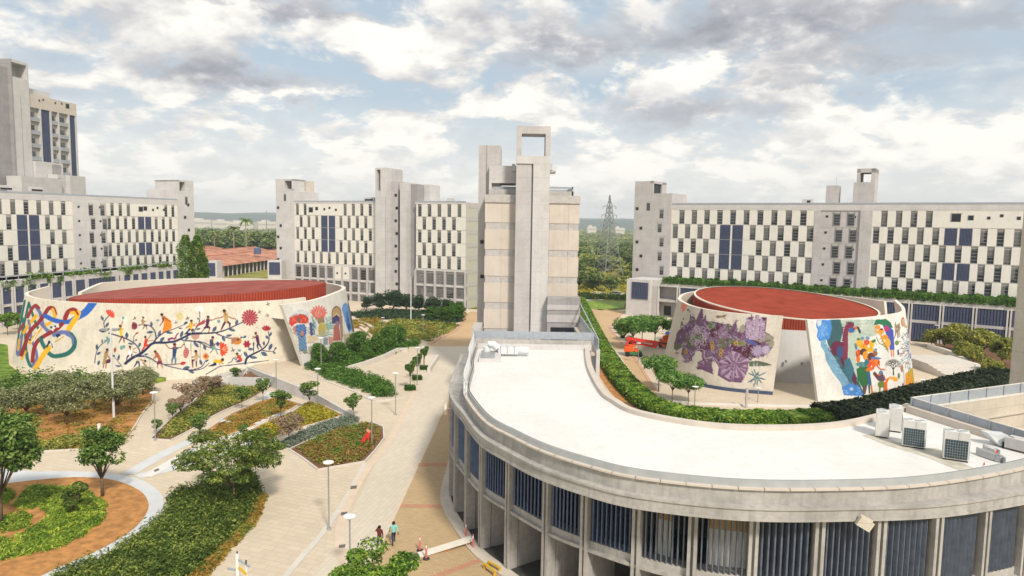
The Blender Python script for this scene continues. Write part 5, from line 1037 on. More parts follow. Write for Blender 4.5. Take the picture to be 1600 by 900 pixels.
# ---- left round hall
d1 = empty('mural_hall', (0, 0, 0), 0, 'wide oval hall with a branch-and-figures mural and a dull red roof, left of centre', 'building')
c1 = paint1()
K1 = [(-84.5, 122), (-85.0, 117), (-82.8, 113.3), (-75.2, 107.6), (-64.2, 104.2), (-53.5, 104.4), (-46.0, 107.2), (-40.2, 110.2), (-36.2, 113.8), (-33.8, 118)]
curve_wall('mural', K1, 760, lambda t: 9.95 + 1.0 * max(0, 1 - t / .2) ** 2, -1.6, .19, .5, None, c1, d1, 130)
c2 = paint2()
K2 = [(-33.0, 108.6), (-30.6, 112.6), (-28.9, 118), (-28.5, 125), (-30.5, 133), (-37, 141), (-47, 146.5), (-58, 148), (-68, 145.5), (-76, 139), (-80.5, 131.5), (-81, 125.5)]
Va, Ia, nn = curve_wall('mural', K2, 620, lambda t: 10.0 + .8 * sst(t * 6) - (.0 if t < .93 else (t - .93) * 18), 0, .19, .7, None, c2, d1, 100, shear=2.6)
OV = spline([(-74.5, 116), (-63, 112.8), (-52, 112.4), (-43, 115.6), (-36.8, 123), (-35.3, 130), (-41.5, 137), (-52, 140.5), (-62, 140.5), (-71, 135), (-76.5, 125)], 120, True)[0][:-1]
def rz1(p): return 9.35 + (p[0] + 75) * .052 + (p[1] - 113) * .012
mb = MB(); mb.v = [(p[0], p[1], rz1(p)) for p in OV]; mb.f = [list(range(len(OV)))]; mb.mi = [0]; 
n = len(OV); T = [(p[0], p[1], rz1(p) - .02) for p in OV]; mb.strip(T + [T[0]], [(p[0], p[1], 6.5) for p in T] + [(T[0][0], T[0][1], 6.5)], 1)
mb.strip([(p[0], p[1], p[2] + .05) for p in T + [T[0]]], [(p[0] * .996 - .2, p[1] * .998 + .25, p[2] + .05) for p in T + [T[0]]], 2)
rf = mb.build('roof', [MATS['roof_pink_r'] if 'roof_pink_r' in MATS else MATS['roof_pink'], MATS['redfascia'], MATS['roof_pink']], d1)
mb = MB()
for i in range(0, n):     # ribbed cladding down the edge
    for t in (0, .5):
        p = OV[i] * (1 - t) + OV[(i + 1) % n] * t; q = OV[(i + 1) % n] - OV[i]; q /= np.linalg.norm(q); o_ = np.array([q[1], -q[0]]) * .08
        mb.box(p[0] + o_[0] - .07, p[0] + o_[0] + .07, p[1] + o_[1] - .07, p[1] + o_[1] + .07, 6.8, rz1(p) - .03)
mb.build('cladding_rib', MATS['redroof'], d1)
mb = MB(); A = np.array([(p[0], p[1], 6.6) for p in OV]); Cc = A.mean(0); mb.strip(list(A) + [A[0]], [tuple(Cc + (a - Cc) * np.array([.98, .98, 1]) - np.array([0, 0, 6.6])) for a in list(A) + [A[0]]]); mb.build('inner_wall', MATS['innerwall'], d1)
dk = offset(np.array(K2 + [(-84.5, 122), (-82.8, 113.3), (-75.2, 107.6), (-64.2, 104.2), (-53.5, 104.4), (-45.5, 107.6), (-39.8, 112.0)]), 2.6); mb = MB(); mb.v = [(p[0], p[1], 7.2) for p in dk]; mb.f = [list(range(len(dk)))]; mb.mi = [0]; mb.build('gutter_deck', MATS['stone'], d1)
mb = MB(); q = offset(spline(K2[:4], 40)[0], -.06); mb.strip([(p[0], p[1], .0) for p in q], [(p[0], p[1], .6) for p in q]); mb.build('plinth', MATS['navy_base'], d1)
# ---- right round hall
d2 = empty('mural_hall', (0, 0, 0), 0, 'round hall with bright red roof, violet reef mural and riders mural', 'building')
c3, c4 = paint3(), paint4()
K3 = [(36.7, 94.9), (31.5, 96.6), (28.0, 99.3), (25.8, 103), (25.0, 108), (25.8, 116), (30.0, 126.5), (37.5, 133.8), (47.5, 136.4), (57.5, 133.6), (64, 126.5), (66.5, 119)]
curve_wall('mural', K3, 640, lambda t: 10.9 + .35 * sst(t * 4) - .3 * sst((t - .5) * 3), 0, .19, .5, None, c3, d2, 130, side=-1, shear=1.0)
K4 = [(41.6, 91.6), (46, 92.8), (51.0, 95.0), (56.0, 98.4), (60.5, 102.4), (63.4, 107), (65, 112)]
curve_wall('mural', K4, 420, lambda t: 10.9 + .9 * max(0, (t - .75) / .25) ** 1.5, 0, .17, .5, None, c4, d2, 150, shear=1.0)
cx, cy, rr = 46.8, 118.6, 14.9
def rz2(x, y): return 10.5 + .078 * (y - cy) - .035 * (x - cx)
mb = MB(); RG = [(cx + rr * math.cos(t), cy + rr * math.sin(t)) for t in np.linspace(0, 2 * math.pi, 97)]
mb.v = [(x, y, rz2(x, y)) for x, y in RG[:-1]]; mb.f = [list(range(96))]; mb.mi = [0]
E_ = [(x, y, rz2(x, y) - .01) for x, y in RG]; mb.strip(E_, [(x, y, 7.9 - .03 * (118 - y)) for x, y in RG], 1)
mb.build('roof', [MATS['redroof'], MATS['redfascia']], d2)
mb = MB()
for t in np.linspace(0, 2 * math.pi, 241)[:-1]:
    x, y = cx + (rr + .06) * math.cos(t), cy + (rr + .06) * math.sin(t); mb.box(x - .07, x + .07, y - .07, y + .07, 8.0, rz2(x, y) - .03)
mb.build('cladding_rib', MATS['redroof'], d2)
mb = MB(); 
for r0, z0_ in ((rr + .05, .14),): mb.strip([(cx + r0 * math.cos(t), cy + r0 * math.sin(t), rz2(cx + r0 * math.cos(t), cy + r0 * math.sin(t)) + .16) for t in np.linspace(0, 2 * math.pi, 97)], [(cx + (r0 - .35) * math.cos(t), cy + (r0 - .35) * math.sin(t), rz2(cx + r0 * math.cos(t), cy + r0 * math.sin(t)) + .16) for t in np.linspace(0, 2 * math.pi, 97)]); mb.strip([(cx + r0 * math.cos(t), cy + r0 * math.sin(t), rz2(cx + r0 * math.cos(t), cy + r0 * math.sin(t)) + .16) for t in np.linspace(0, 2 * math.pi, 97)], [(cx + r0 * math.cos(t), cy + r0 * math.sin(t), rz2(cx + r0 * math.cos(t), cy + r0 * math.sin(t)) - .03) for t in np.linspace(0, 2 * math.pi, 97)])
mb.build('roof_rim', MATS['shell'], d2)
mb = MB(); mb.strip([(cx + (rr - .04) * math.cos(t), cy + (rr - .04) * math.sin(t), 8.0) for t in np.linspace(0, 2 * math.pi, 97)], [(cx + (rr + 1.6) * math.cos(t), cy + (rr + 1.6) * math.sin(t), 0) for t in np.linspace(0, 2 * math.pi, 97)]); mb.build('inner_wall', MATS['innerwall'], d2)
mb = MB(); dk = offset(np.array(K3), -2.4); dk = [(p[0], p[1], 8.6) for p in dk]; mb.v = dk + [(60, 108, 8.6)]; mb.strip(dk, [(cx + (p[0] - cx) * .6, cy + (p[1] - cy) * .6, 8.6) for p in dk]); mb.build('gutter_deck', MATS['stone'], d2)
mb = MB(); q = offset(spline(K3[:6], 50)[0], .06); mb.strip([(p[0], p[1], .0) for p in q], [(p[0], p[1], .5) for p in q]); mb.build('plinth', MATS['navy_base'], d2)
mb = MB()
for px, py in ((1231, 566), (1256, 569)): p = atY(px, py, 102.3); mb.box(p[0] - .1, p[0] + .1, 102.8, 103.25, p[2] - .2, p[2] + .2)
mb.build('wall_light', MATS['metal'], d2)
# broad steps behind the right mural
mb = MB()
for k in range(8): mb.box(68.5 - 0, 79 - k * .25, 104 + k * 1.1, 120, .0 if k == 0 else .18 * k, .18 * (k + 1), 0)
so_ = mb.build('broad_steps', MATS['stone']); tag(so_, 'wide pale stone steps climbing behind the right edge of the riders mural', 'steps')
# ---------------------------------------------------------------- near curved building
nb_ = empty('curved_building', (0, 0, 0), 0, 'curved concrete building with white roof and slate-blue louvres in the foreground', 'building')
RP = [(-3.9, 73.5), (-3.95, 66)] + [at(px, py, 10.45) for px, py in ((735, 570), (727, 600), (733, 618), (760, 650), (800, 672), (850, 695), (920, 717), (1000, 735), (1150, 750), (1300, 752), (1450, 745), (1600, 720))] + [(34.5, 41.5), (39, 46)]
FP = [(-5, 73.5), (-5, 65)] + [at(px, py, 8.15) for px, py in ((710, 640), (722, 655), (755, 685), (797, 707), (857, 735), (917, 755), (997, 777), (1085, 795), (1180, 806), (1280, 815), (1375, 818), (1465, 815), (1540, 803), (1600, 792))] + [(34, 39.5), (38, 43.5), (41, 48)]
FP[2:3] = [(-4.95, 58), FP[2]]
RC, _ = spline(RP, 240); FC, FL = spline(FP, 1200)
Z3 = lambda C, z: [(p[0], p[1], z) for p in C]
def along(C, L, s):    # point and outward normal at arc length
    i = s / L * (len(C) - 1); i0 = int(min(max(i, 0), len(C) - 2)); t = i - i0; p = C[i0] * (1 - t) + C[i0 + 1] * t; d = C[i0 + 1] - C[i0]; d /= np.linalg.norm(d); return p, np.array([d[1], -d[0]]) * -1 if False else np.array([d[1], -d[0]]), d
F2 = FC[::5]
# which way is out: the walk goes south then east, so out is on the right
OUT = lambda C, d: offset(C, -d)
mb = MB()
dd = []
for p, q in zip(RC, OUT(RC, 1.0)):
    o = q - p; j = int(np.argmin(((FC - p) ** 2).sum(1))); dd.append(max(.42, float((FC[j] - p) @ o) + .30))
dd = np.convolve(np.pad(np.array(dd), 8, mode='edge'), np.ones(17) / 17, mode='valid')
def BO(d): u = OUT(RC, 1.0) - RC; return RC + u * (dd + d)[:, None]
a = BO(0); mb.strip(Z3(a, 8.6), Z3(a, 9.2))
mb.strip(Z3(BO(.06), 8.5), Z3(BO(.06), 8.64)); mb.strip(Z3(BO(.06), 8.64), Z3(a, 8.64)); mb.strip(Z3(BO(.06), 8.5), Z3(BO(-1.6), 8.5))
mb.strip(Z3(a, 9.2), Z3(BO(-1.4), 9.22)); mb.strip(Z3(BO(.09), 9.11), Z3(BO(.09), 9.24)); mb.strip(Z3(BO(.09), 9.24), Z3(BO(-.2), 9.245)); mb.strip(Z3(BO(.09), 9.11), Z3(BO(-.02), 9.11))
mb.build('lower_band', MATS['conc_near'], nb_)
mb = MB(); mb.strip(Z3(RC, 9.1), Z3(RC, 10.02)); mb.strip(Z3(OUT(RC, -.35), 9.6), Z3(OUT(RC, -.35), 10.03)); mb.strip(Z3(RC, 10.02), Z3(OUT(RC, -.35), 10.03)); mb.build('parapet', MATS['conc_near'], nb_)
cap = MB(); n = len(RC)
for i in range(0, n - 4, 4):
    seg = RC[i:i + 5].copy(); seg[0] += (seg[1] - seg[0]) * .06; seg[-1] -= (seg[-1] - seg[-2]) * .06
    o1, o0 = OUT(seg, .16), OUT(seg, -.10); cap.strip(Z3(o1, 10.0), Z3(o1, 10.1)); cap.strip(Z3(o1, 10.1), Z3(o0, 10.105))
cap.build('coping', MATS['beige'], nb_)
mb = MB(); mb.strip(Z3(OUT(RC, -.06), 10.1), Z3(OUT(RC, -.16), 10.43)); mb.strip(Z3(OUT(RC, -.16), 10.43), Z3(OUT(RC, -.24), 10.43)); mb.strip(Z3(OUT(RC, -.30), 10.43), Z3(OUT(RC, -.34), 9.9)); mb.build('roof_edge_rail', mat('rail_strip', (.33, .34, .34), .5, .1, 1.5), nb_)
# ground floor: plinth, piers, spandrels, columns
s0 = 2.0; cols = []; s = s0
while s < FL - 2: cols.append(s); s += 3.12
# shift so that one pair falls where the photo has it
def s_of(px, py, h): q = np.array(at(px, py, h)); return float(np.argmin(((FC[:, :2] - q) ** 2).sum(1)) / (len(FC) - 1) * FL)
ref = [s_of(px, py, 8.15) for px, py in ((755, 685), (797, 707), (857, 735), (917, 755), (997, 777), (1085, 795), (1180, 806), (1280, 815), (1375, 818), (1465, 815), (1540, 803))]
cols = list(np.arange(ref[0], 1, -3.3))[::-1] + ref[1:]; s = ref[-1] + 3.1
while s < FL - 1: cols.append(s); s += 3.1
cm = MB(); pm_ = MB(); sp_ = MB()
def obox(mb, s, w, d0, d1, z0, z1, mi=0, skew=0.0):
    p, o, t = along(FC, FL, s); p = p[:2]; o = o[:2]; t = t[:2]
    if skew: o2 = o * math.cos(skew) + t * math.sin(skew); t = t * math.cos(skew) - o * math.sin(skew); o = o2
    c = [p + t * (-w / 2) + o * d0, p + t * (w / 2) + o * d0, p + t * (w / 2) + o * d1, p + t * (-w / 2) + o * d1]
    mb.add([(q[0], q[1], z) for z in (z0, z1) for q in c], [(0, 3, 2, 1), (4, 5, 6, 7), (0, 1, 5, 4), (1, 2, 6, 5), (2, 3, 7, 6), (3, 0, 4, 7)], mi)
for i, s in enumerate(cols):
    cb = MB()
    for q in (-.16, .16): obox(cb, s + q, .17, -.55, .22, 0, 8.5)
    obox(cb, s, .17, -.6, -.05, 0, 8.5); cb.build('column', MATS['conc_near'], nb_)
    pm_ = MB(); obox(pm_, s, .42, -3.2, -.62, 0, 4.1); pm_.build('pier', MATS['conc_near'], nb_)
sp_.strip(Z3(OUT(F2, -.1), 4.25), Z3(OUT(F2, -.1), 4.67)); sp_.strip(Z3(OUT(F2, -.1), 4.67), Z3(OUT(F2, -.9), 4.7)); sp_.strip(Z3(OUT(F2, .12), 4.05), Z3(OUT(F2, .12), 4.25)); sp_.strip(Z3(OUT(F2, .12), 4.25), Z3(OUT(F2, -.1), 4.25)); sp_.strip(Z3(OUT(F2, .12), 4.05), Z3(OUT(F2, -3), 4.05))
sp_.build('spandrel', MATS['conc_near'], nb_)
for i in range(len(cols) - 1):
    a_, b_ = cols[i] + .33, cols[i + 1] - .33; lb = MB(); nf = 8 if b_ - a_ < 2.7 else 9
    p, _, _ = along(FC, FL, (a_ + b_) / 2); px_ = float(proj(np.array([p[0], p[1], 6.5]))[0])
    sk = .62 if px_ < 930 else (.05 if px_ < 1200 else .35 + .2 * min(1, (px_ - 1200) / 250))
    if 985 < px_ < 1060: nf = 8
    for k in range(nf): obox(lb, a_ + (k + .5) * (b_ - a_) / nf, .10 if abs(sk) > .3 else .075, -.50 if abs(sk) > .3 else -.34, -.06, 4.72, 8.46, 0, sk)
    lb.build('louvre_bay', MATS['fin_near' if px_ < 990 else 'fin_grey'], nb_)
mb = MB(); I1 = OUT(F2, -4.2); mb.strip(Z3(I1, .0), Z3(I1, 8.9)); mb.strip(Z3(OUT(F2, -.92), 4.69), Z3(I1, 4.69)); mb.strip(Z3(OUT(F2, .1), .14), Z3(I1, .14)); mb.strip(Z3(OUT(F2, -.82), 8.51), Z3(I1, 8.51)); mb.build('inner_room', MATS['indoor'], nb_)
mb = MB()
for x0, x1 in ((1020, 1037), (1110, 1176)):
    mb = MB()
    p0, p1 = s_of(x0, 790, 8), s_of(x1, 800, 8)
    i0, i1 = int(p0 / FL * 1199), int(p1 / FL * 1199) + 1; g = offset(FC[i0:i1], .9); mb.strip(Z3(g, 4.72), Z3(g, 6.8), 0); mb.strip(Z3(g, 6.8), Z3(g, 8.4), 1)
    mb.build('inner_partition', [MATS['white'], MATS['tan_wall'] if 'tan_wall' in MATS else mat('tan_wall', (.62, .40, .20), .8)], nb_)
mb = MB(); o1 = OUT(F2, .95); mb.strip(Z3(o1, .0), Z3(o1, .15)); mb.strip(Z3(o1, .15), Z3(OUT(F2, .05), .16)); mb.build('plinth', MATS['conc_warm'], nb_)
# roof
INN = [at(px, py, 10.0) for px, py in ((920, 545), (925, 575), (945, 612), (965, 628), (1000, 645), (1100, 663), (1200, 668), (1300, 664), (1370, 650))] + [(30.2, 51.6), (32.6, 53.6), (37, 44.5)]
IC = spline(INN[:-2], 90)[0]
poly = [tuple(p[:2]) for p in OUT(RC, -.3) if p[0] < 36] + [(36.6, 44.2), (31.0, 52.2)] + [tuple(p[:2]) for p in IC[::-1]]
def tri_poly(name, poly, z, m, parent):
    bm = bmesh.new(); vs = [bm.verts.new((x, y, z)) for x, y in poly]; [bm.faces.new([vs[i] for i in t]) for t in tessellate_polygon([[Vector((x, y, 0)) for x, y in poly]])]; bmesh.ops.recalc_face_normals(bm, faces=bm.faces)
    me = bpy.data.meshes.new(name); bm.to_mesh(me); bm.free(); me.materials.append(m); 
    if sum(p.normal.z * p.area for p in me.polygons) < 0: me.flip_normals()
    o = bpy.data.objects.new(name, me); COL.objects.link(o); o.parent = parent; return o
def memb():
    m, N, b = base_mat('membrane2', .5, 0, .35); tc = N.n('ShaderNodeTexCoord'); v = tc.outputs['Object']
    br = N.n('ShaderNodeTexBrick'); N.l(v, br.inputs['Vector']); br.offset = 0; br.inputs['Scale'].default_value = 1; br.inputs['Brick Width'].default_value = .6; br.inputs['Row Height'].default_value = .6; br.inputs['Mortar Size'].default_value = .012
    br.inputs['Color1'].default_value = (.71, .70, .68, 1); br.inputs['Color2'].default_value = (.73, .72, .70, 1); br.inputs['Mortar'].default_value = (.65, .64, .62, 1)
    n1 = N.noise(v, .18, 6, .6); n2 = N.noise(v, 1.4, 6, .75)
    c = N.mix(N.ramp(n1, [(.4, .30), (.6, 0.0)]), br.outputs[0], (.58, .55, .51)); c = N.mix(N.ramp(n2, [(.52, 0.0), (.74, .45)]), c, (.52, .48, .42)); N.l(c, b.inputs['Base Color'])
memb(); tri_poly('roof_membrane', poly, 9.9, MATS['membrane2'], nb_)
mb = MB(); i1, i2 = offset(IC, .05), offset(IC, -.45)
mb.strip(Z3(i1, 10.2), Z3(i2, 10.2)); mb.strip(Z3(i2, 9.9), Z3(i2, 10.2)); mb.strip(Z3(i1, 10.2), Z3(i1, 0)); mb.build('inner_kerb', MATS['beige'], nb_)
mb = MB(); mb.box(-3.7, 8.6, 73.2, 73.6, 7, 10.9, 0); mb.box(-3.6, 8.6, 73.0, 73.2, 9.9, 10.5, 1); mb.box(-4.0, 8.9, 73.65, 73.75, 10.95, 11.75, 2)
for k in range(9): mb.box(-3.9 + k * 1.58, -3.8 + k * 1.58, 73.6, 73.7, 10.5, 11.8, 2)
mb.build('end_parapet', [MATS['conc_near'], MATS['conc_pale'], MATS['rail']], nb_)
mb = MB()        # open handrail on the left return
pts = [Vector((p[0] - .1, p[1], 0)) for p in RC if p[1] > 51 and p[0] < 0]
for i in range(len(pts) - 1): mb.bar((pts[i].x, pts[i].y, 11.35), (pts[i + 1].x, pts[i + 1].y, 11.35), .09, .07); mb.bar((pts[i].x, pts[i].y, 10.55), (pts[i + 1].x, pts[i + 1].y, 10.55), .05, .05)
d = 0
for i in range(1, len(pts)):
    d += (pts[i] - pts[i - 1]).length
    if d > 1.0: d = 0; mb.bar((pts[i].x, pts[i].y, 9.9), (pts[i].x, pts[i].y, 11.38), .12, .05, up=(0, 1, 0))
mb.build('handrail', MATS['railpale'], nb_)
mb = MB(); mb.box(-3.1, -1.0, 66, 70.2, 9.9, 10.25, 0); mb.box(-3.0, -1.6, 66.2, 68.0, 10.25, 10.3, 1); mb.box(-3.0, -1.6, 68.2, 70.0, 10.25, 10.3, 1); mb.build('roof_hatch', [MATS['conc_pale'], MATS['metal']], nb_)
# bare patched strip beside the condensers
drp = [at(px, py, 9.9) for px, py in ((1347, 680), (1372, 678), (1400, 690), (1430, 700), (1465, 700), (1500, 722), (1530, 735), (1512, 740), (1480, 728), (1452, 716), (1420, 706), (1385, 696))]
tri_poly('bare_patch', drp, 9.91, mat('patch', (.50, .47, .40), .9, .25, 1.3), nb_)
# right arm with the light well, and the tall pillar
ra_ = empty('terrace_arm', (0, 0, 0), 0, 'concrete terrace arm with grey rail panels around the light well at lower right', 'building')
A0 = Vector((*at(1425, 621, 11.0), 0)); A1 = Vector((*at(1604, 674, 11.0), 0)); B1 = Vector((*at(1578, 601, 11.0), 0)); B0 = A0.copy(); dB = (B1 - B0).normalized(); dA = (A1 - A0).normalized()
mb = MB()
def railrun(p, q, z, nrm, mi_p=1, dz=.62, step=1.55):
    L = (q - p).length; d = (q - p).normalized(); mb.bar((*p.xy, z - dz / 2), (*q.xy, z - dz / 2), .06, dz, mi_p)
    k = 0.0
    while k < L: c = p + d * k + nrm * .06; mb.bar((c.x, c.y, z - dz - .35), (c.x, c.y, z + .03), .09, .06, 1); k += step
    mb.bar((*(p + nrm * .0).xy, z), (*(q).xy, z), .1, .05, 3)
nA = Vector((-dA.y, dA.x, 0)); nA = nA if nA.x < 0 else -nA; nB = Vector((dB.y, -dB.x, 0))
railrun(A0, A1 + dA * 6, 11.0, nA); mb.bar((*(A0 + nA * .25).xy, 10.05), (*(A1 + dA * 6 + nA * .25).xy, 10.05), .45, .7, 2)
mb.bar((*(A0 - nA * .2).xy, 5), (*(A1 + dA * 6 - nA * .2).xy, 5), .3, 9.9, 0)
E1 = B1 + dB * 8; railrun(B0 - dB * .1, E1, 11.0, nB, 1, .75, 2.2)
mb.bar((*(B0 + nB * .08).xy, 10.15), (*(E1 + nB * .08).xy, 10.15), .22, .12, 3); mb.bar((*B0.xy, 9.4), (*E1.xy, 9.4), .3, 1.5, 0); mb.bar((*(B0 + nB * .15).xy, 8.6), (*(E1 + nB * .15).xy, 8.6), .3, .1, 2); mb.bar((*B0.xy, 7.7), (*E1.xy, 7.7), .28, 1.8, 0); mb.bar((*(B0 - nB * 3).xy, 4), (*(E1 - nB * 3).xy, 4), .3, 8, 4)
mb.build('parapet', [MATS['conc_warm'], MATS['rail'], MATS['beige'], MATS['cream'], MATS['conc_dark']], ra_)
for k in range(4):
    c = B0 + dB * (5.5 + k * 3.3); o = meshobj('louvre_bay', SCR, ra_, (c.x, c.y, 3.6), (2.4, 1.5, 3.1)); o.rotation_euler = (0, 0, math.atan2(dB.y, dB.x))
    cb = MB(); cc = c + dB * 2.8; cb.bar((cc.x, cc.y, 0), (cc.x, cc.y, 6.8), .5, .5); cb.build('column', MATS['conc_warm'], ra_)
mb = MB(); xl = atY(1572, 655, 60)[0]; mb.box(xl, xl + 7, 54, 60, 0, 26, 0)
o = mb.build('concrete_pillar', [MATS['conc_warm'], MATS['conc_dark']]); tag(o, 'tall plain concrete pillar cut off by the right edge, beside the light well', 'pillar')

# ---------------------------------------------------------------- rooftop things
GM = mat('grille', (.03, .055, .06), .5, .3, 6)
def ac_unit():
    r = empty('condenser_unit', cat='air conditioner', group='condensers on the white roof'); mb = MB(); w, d, h = 1.24, .78, 1.66
    mb.box(0, w, 0, d, .08, h, 0); mb.box(.02, w - .02, .03, d - .03, 0, .08, 1); mb.box(w * .55, w * .56, -.005, 0, .1, h, 1); mb.build('cabinet', [MATS['cabinet'], MATS['black']], r)
    g = MB(); g.box(.07, w - .07, -.03, 0, .14, h * .73, 0)
    for k in range(1, 9): x = .07 + (w - .14) * k / 9; g.box(x - .006, x + .006, -.045, -.03, .14, h * .73, 1)
    for k in range(1, 7): z = .14 + (h * .73 - .14) * k / 7; g.box(.07, w - .07, -.05, -.045, z - .006, z + .006, 1)
    g.build('front_grille', [GM, MATS['rail']], r)
    g = MB(); g.box(w, w + .03, .10, d * .5, .14, h * .70, 0); g.build('side_grille', [mat('grille2', (.16, .19, .19), .5, .2, 8), MATS['rail']], r)
    for q in (.32, .92): g = MB(); g.lathe([(.26, h), (.26, h + .06), (.22, h + .06), (.20, h + .01)], (q, d / 2, 0), 18, 0); g.lathe([(.21, h + .03), (.01, h + .03)], (q, d / 2, 0), 12, 1); g.build('fan', [MATS['railpale'], MATS['metal']], r)
    return r
u = ac_unit()
for i, (px, py, rz, sc, lb) in enumerate(((1473, 718, -27, 1.03, 'white condenser standing alone at the right end of the roof patch'), (1409, 698, -27, 1.0, 'white condenser with a wide dark grille, in front of the two turned ones'), (1388, 686, 63, .97, 'leftmost white condenser, turned so its blank side faces the camera'), (1408, 677, 63, .97, 'hindmost white condenser, half hidden behind its neighbours'))):
    x, y = at(px, py, 9.9); o = u if i == 0 else copy_tree(u); o.location = (x, y, 9.92); o.rotation_euler = (0, 0, R(rz)); o.scale = (sc,) * 3; o['label'] = lb
def duct(name, P, w, h, m, label, cat='duct', extra=None):
    mb = MB()
    for a, b in zip(P, P[1:]): mb.bar(a, b, w, h, 0)
    for a in P: mb.bar((a[0] - .04, a[1], a[2]), (a[0] + .04, a[1], a[2]), w * 1.12, h * 1.12, 1)
    o = mb.build(name, [MATS[m], MATS['metal']]); return tag(o, label, cat)
a, b = at(1575, 690, 10.3), at(1640, 706, 10.3); duct('air_duct', [(*a, 10.35), (*b, 10.35)], .9, .65, 'conc_pale', 'large boxed duct on the roof at the right picture edge, below the rail')
mb = MB(); p = at(1572, 688, 10.3); mb.add([(p[0], p[1] - .35, 10.0), (p[0], p[1] - .35, 10.7), (p[0] - 1.1, p[1] + .1, 10.7), (p[0] - .5, p[1] - .2, 10.0), (p[0], p[1] + .5, 10.0), (p[0], p[1] + .5, 10.7), (p[0] - 1.1, p[1] + .8, 10.7), (p[0] - .5, p[1] + .7, 10.0)], [(0, 1, 2, 3), (4, 5, 6, 7), (1, 2, 6, 5), (3, 2, 6, 7), (0, 3, 7, 4)]); mb.box(p[0] - .45, p[0] - .35, p[1] - .4, p[1] - .3, 9.9, 10.3, 1)
tag(mb.build('duct_cowl', [MATS['railpale'], MATS['black']]), 'slanted metal cowl at the end of the large boxed duct', 'cowl')
a, b = at(1530, 706, 10.1), at(1566, 718, 10.1); duct('air_duct', [(*a, 10.12), ((a[0] * .2 + b[0] * .8), (a[1] * .2 + b[1] * .8), 10.12), (*b, 10.05)], .42, .36, 'metal', 'low grey duct on the roof right of the condensers, nearer the rim')
a, b = at(1540, 700, 10.1), at(1558, 706, 10.1); duct('air_duct', [(*a, 10.1), (*b, 10.1)], .38, .3, 'conc_pale', 'short pale duct on the roof behind the low grey one')
def cone():
    r = empty('traffic_cone', cat='traffic cone'); mb = MB(); mb.box(-.17, .17, -.17, .17, 0, .03); mb.build('base', MATS['red'], r)
    mb = MB(); mb.lathe([(.13, .03), (.02, .5), (0, .5)], n=12); mb.build('cone_body', MATS['red'], r, True); mb = MB(); mb.lathe([(.097, .2), (.068, .32)], n=12); mb.build('reflective_band', MATS['white'], r, True); return r
c0 = cone(); x, y = at(1556, 716, 9.9); c0.location = (x, y, 9.92); c0['label'] = 'red traffic cone standing between the two low roof ducts'; c0.scale = (.95,) * 3
x, y = at(1537, 734, 9.9); c = copy_tree(c0, (x, y, 9.92), 0, .85, 'red traffic cone close to the roof rim, in front of the ducts')
# curled pipe at the back of the roof
mb = MB(); x, y = at(762, 550, 10.2); P = [(x - .1, y, 9.95), (x - .1, y, 10.7), (x + .15, y, 11.0), (x + .6, y - .1, 11.0), (x + 1.1, y - .3, 10.6)]; mb.tube(P, .38, 12, 0); mb.box(x + 1.1, x + 3.1, y - .7, y + .05, 10.15, 10.85, 0); mb.tube([(x + 3.1, y - .3, 10.5), (x + 4.2, y - .4, 10.45)], .36, 12, 0)
for k in range(3): mb.box(x + 1.3 + k * .7, x + 1.36 + k * .7, y - .73, y + .08, 10.12, 10.88, 1)
tag(mb.build('vent_pipe', [MATS['railpale'], MATS['metal']]), 'curled silver ventilation pipe at the far end of the white roof', 'pipe')
# floodlights on the band
def flood(px, py, s_, lab, rz):
    r = empty('floodlight', label=lab, cat='floodlight'); p, o, t = along(FC, FL, s_); r.location = (p[0] + o[0] * .32, p[1] + o[1] * .32, 8.55); r.rotation_euler = (0, 0, rz)
    mb = MB(); mb.bar((0, 0, 0), (0, -.55, -.05), .07, .07); mb.build('arm', MATS['metal'], r); mb = MB(); mb.bar((-.32, -.5, .12), (.3, -.62, -.22), .16, .5); mb.bar((-.3, -.4, .16), (.28, -.5, -.16), .04, .6); mb.build('lamp_head', MATS['conc_warm'], r); return r
flood(0, 0, s_of(1335, 815, 8.15), 'white floodlight tilted on the fascia in front of the condensers', 0); flood(0, 0, s_of(712, 645, 8.15), 'small floodlight arm jutting from the left end of the fascia', -1.3)

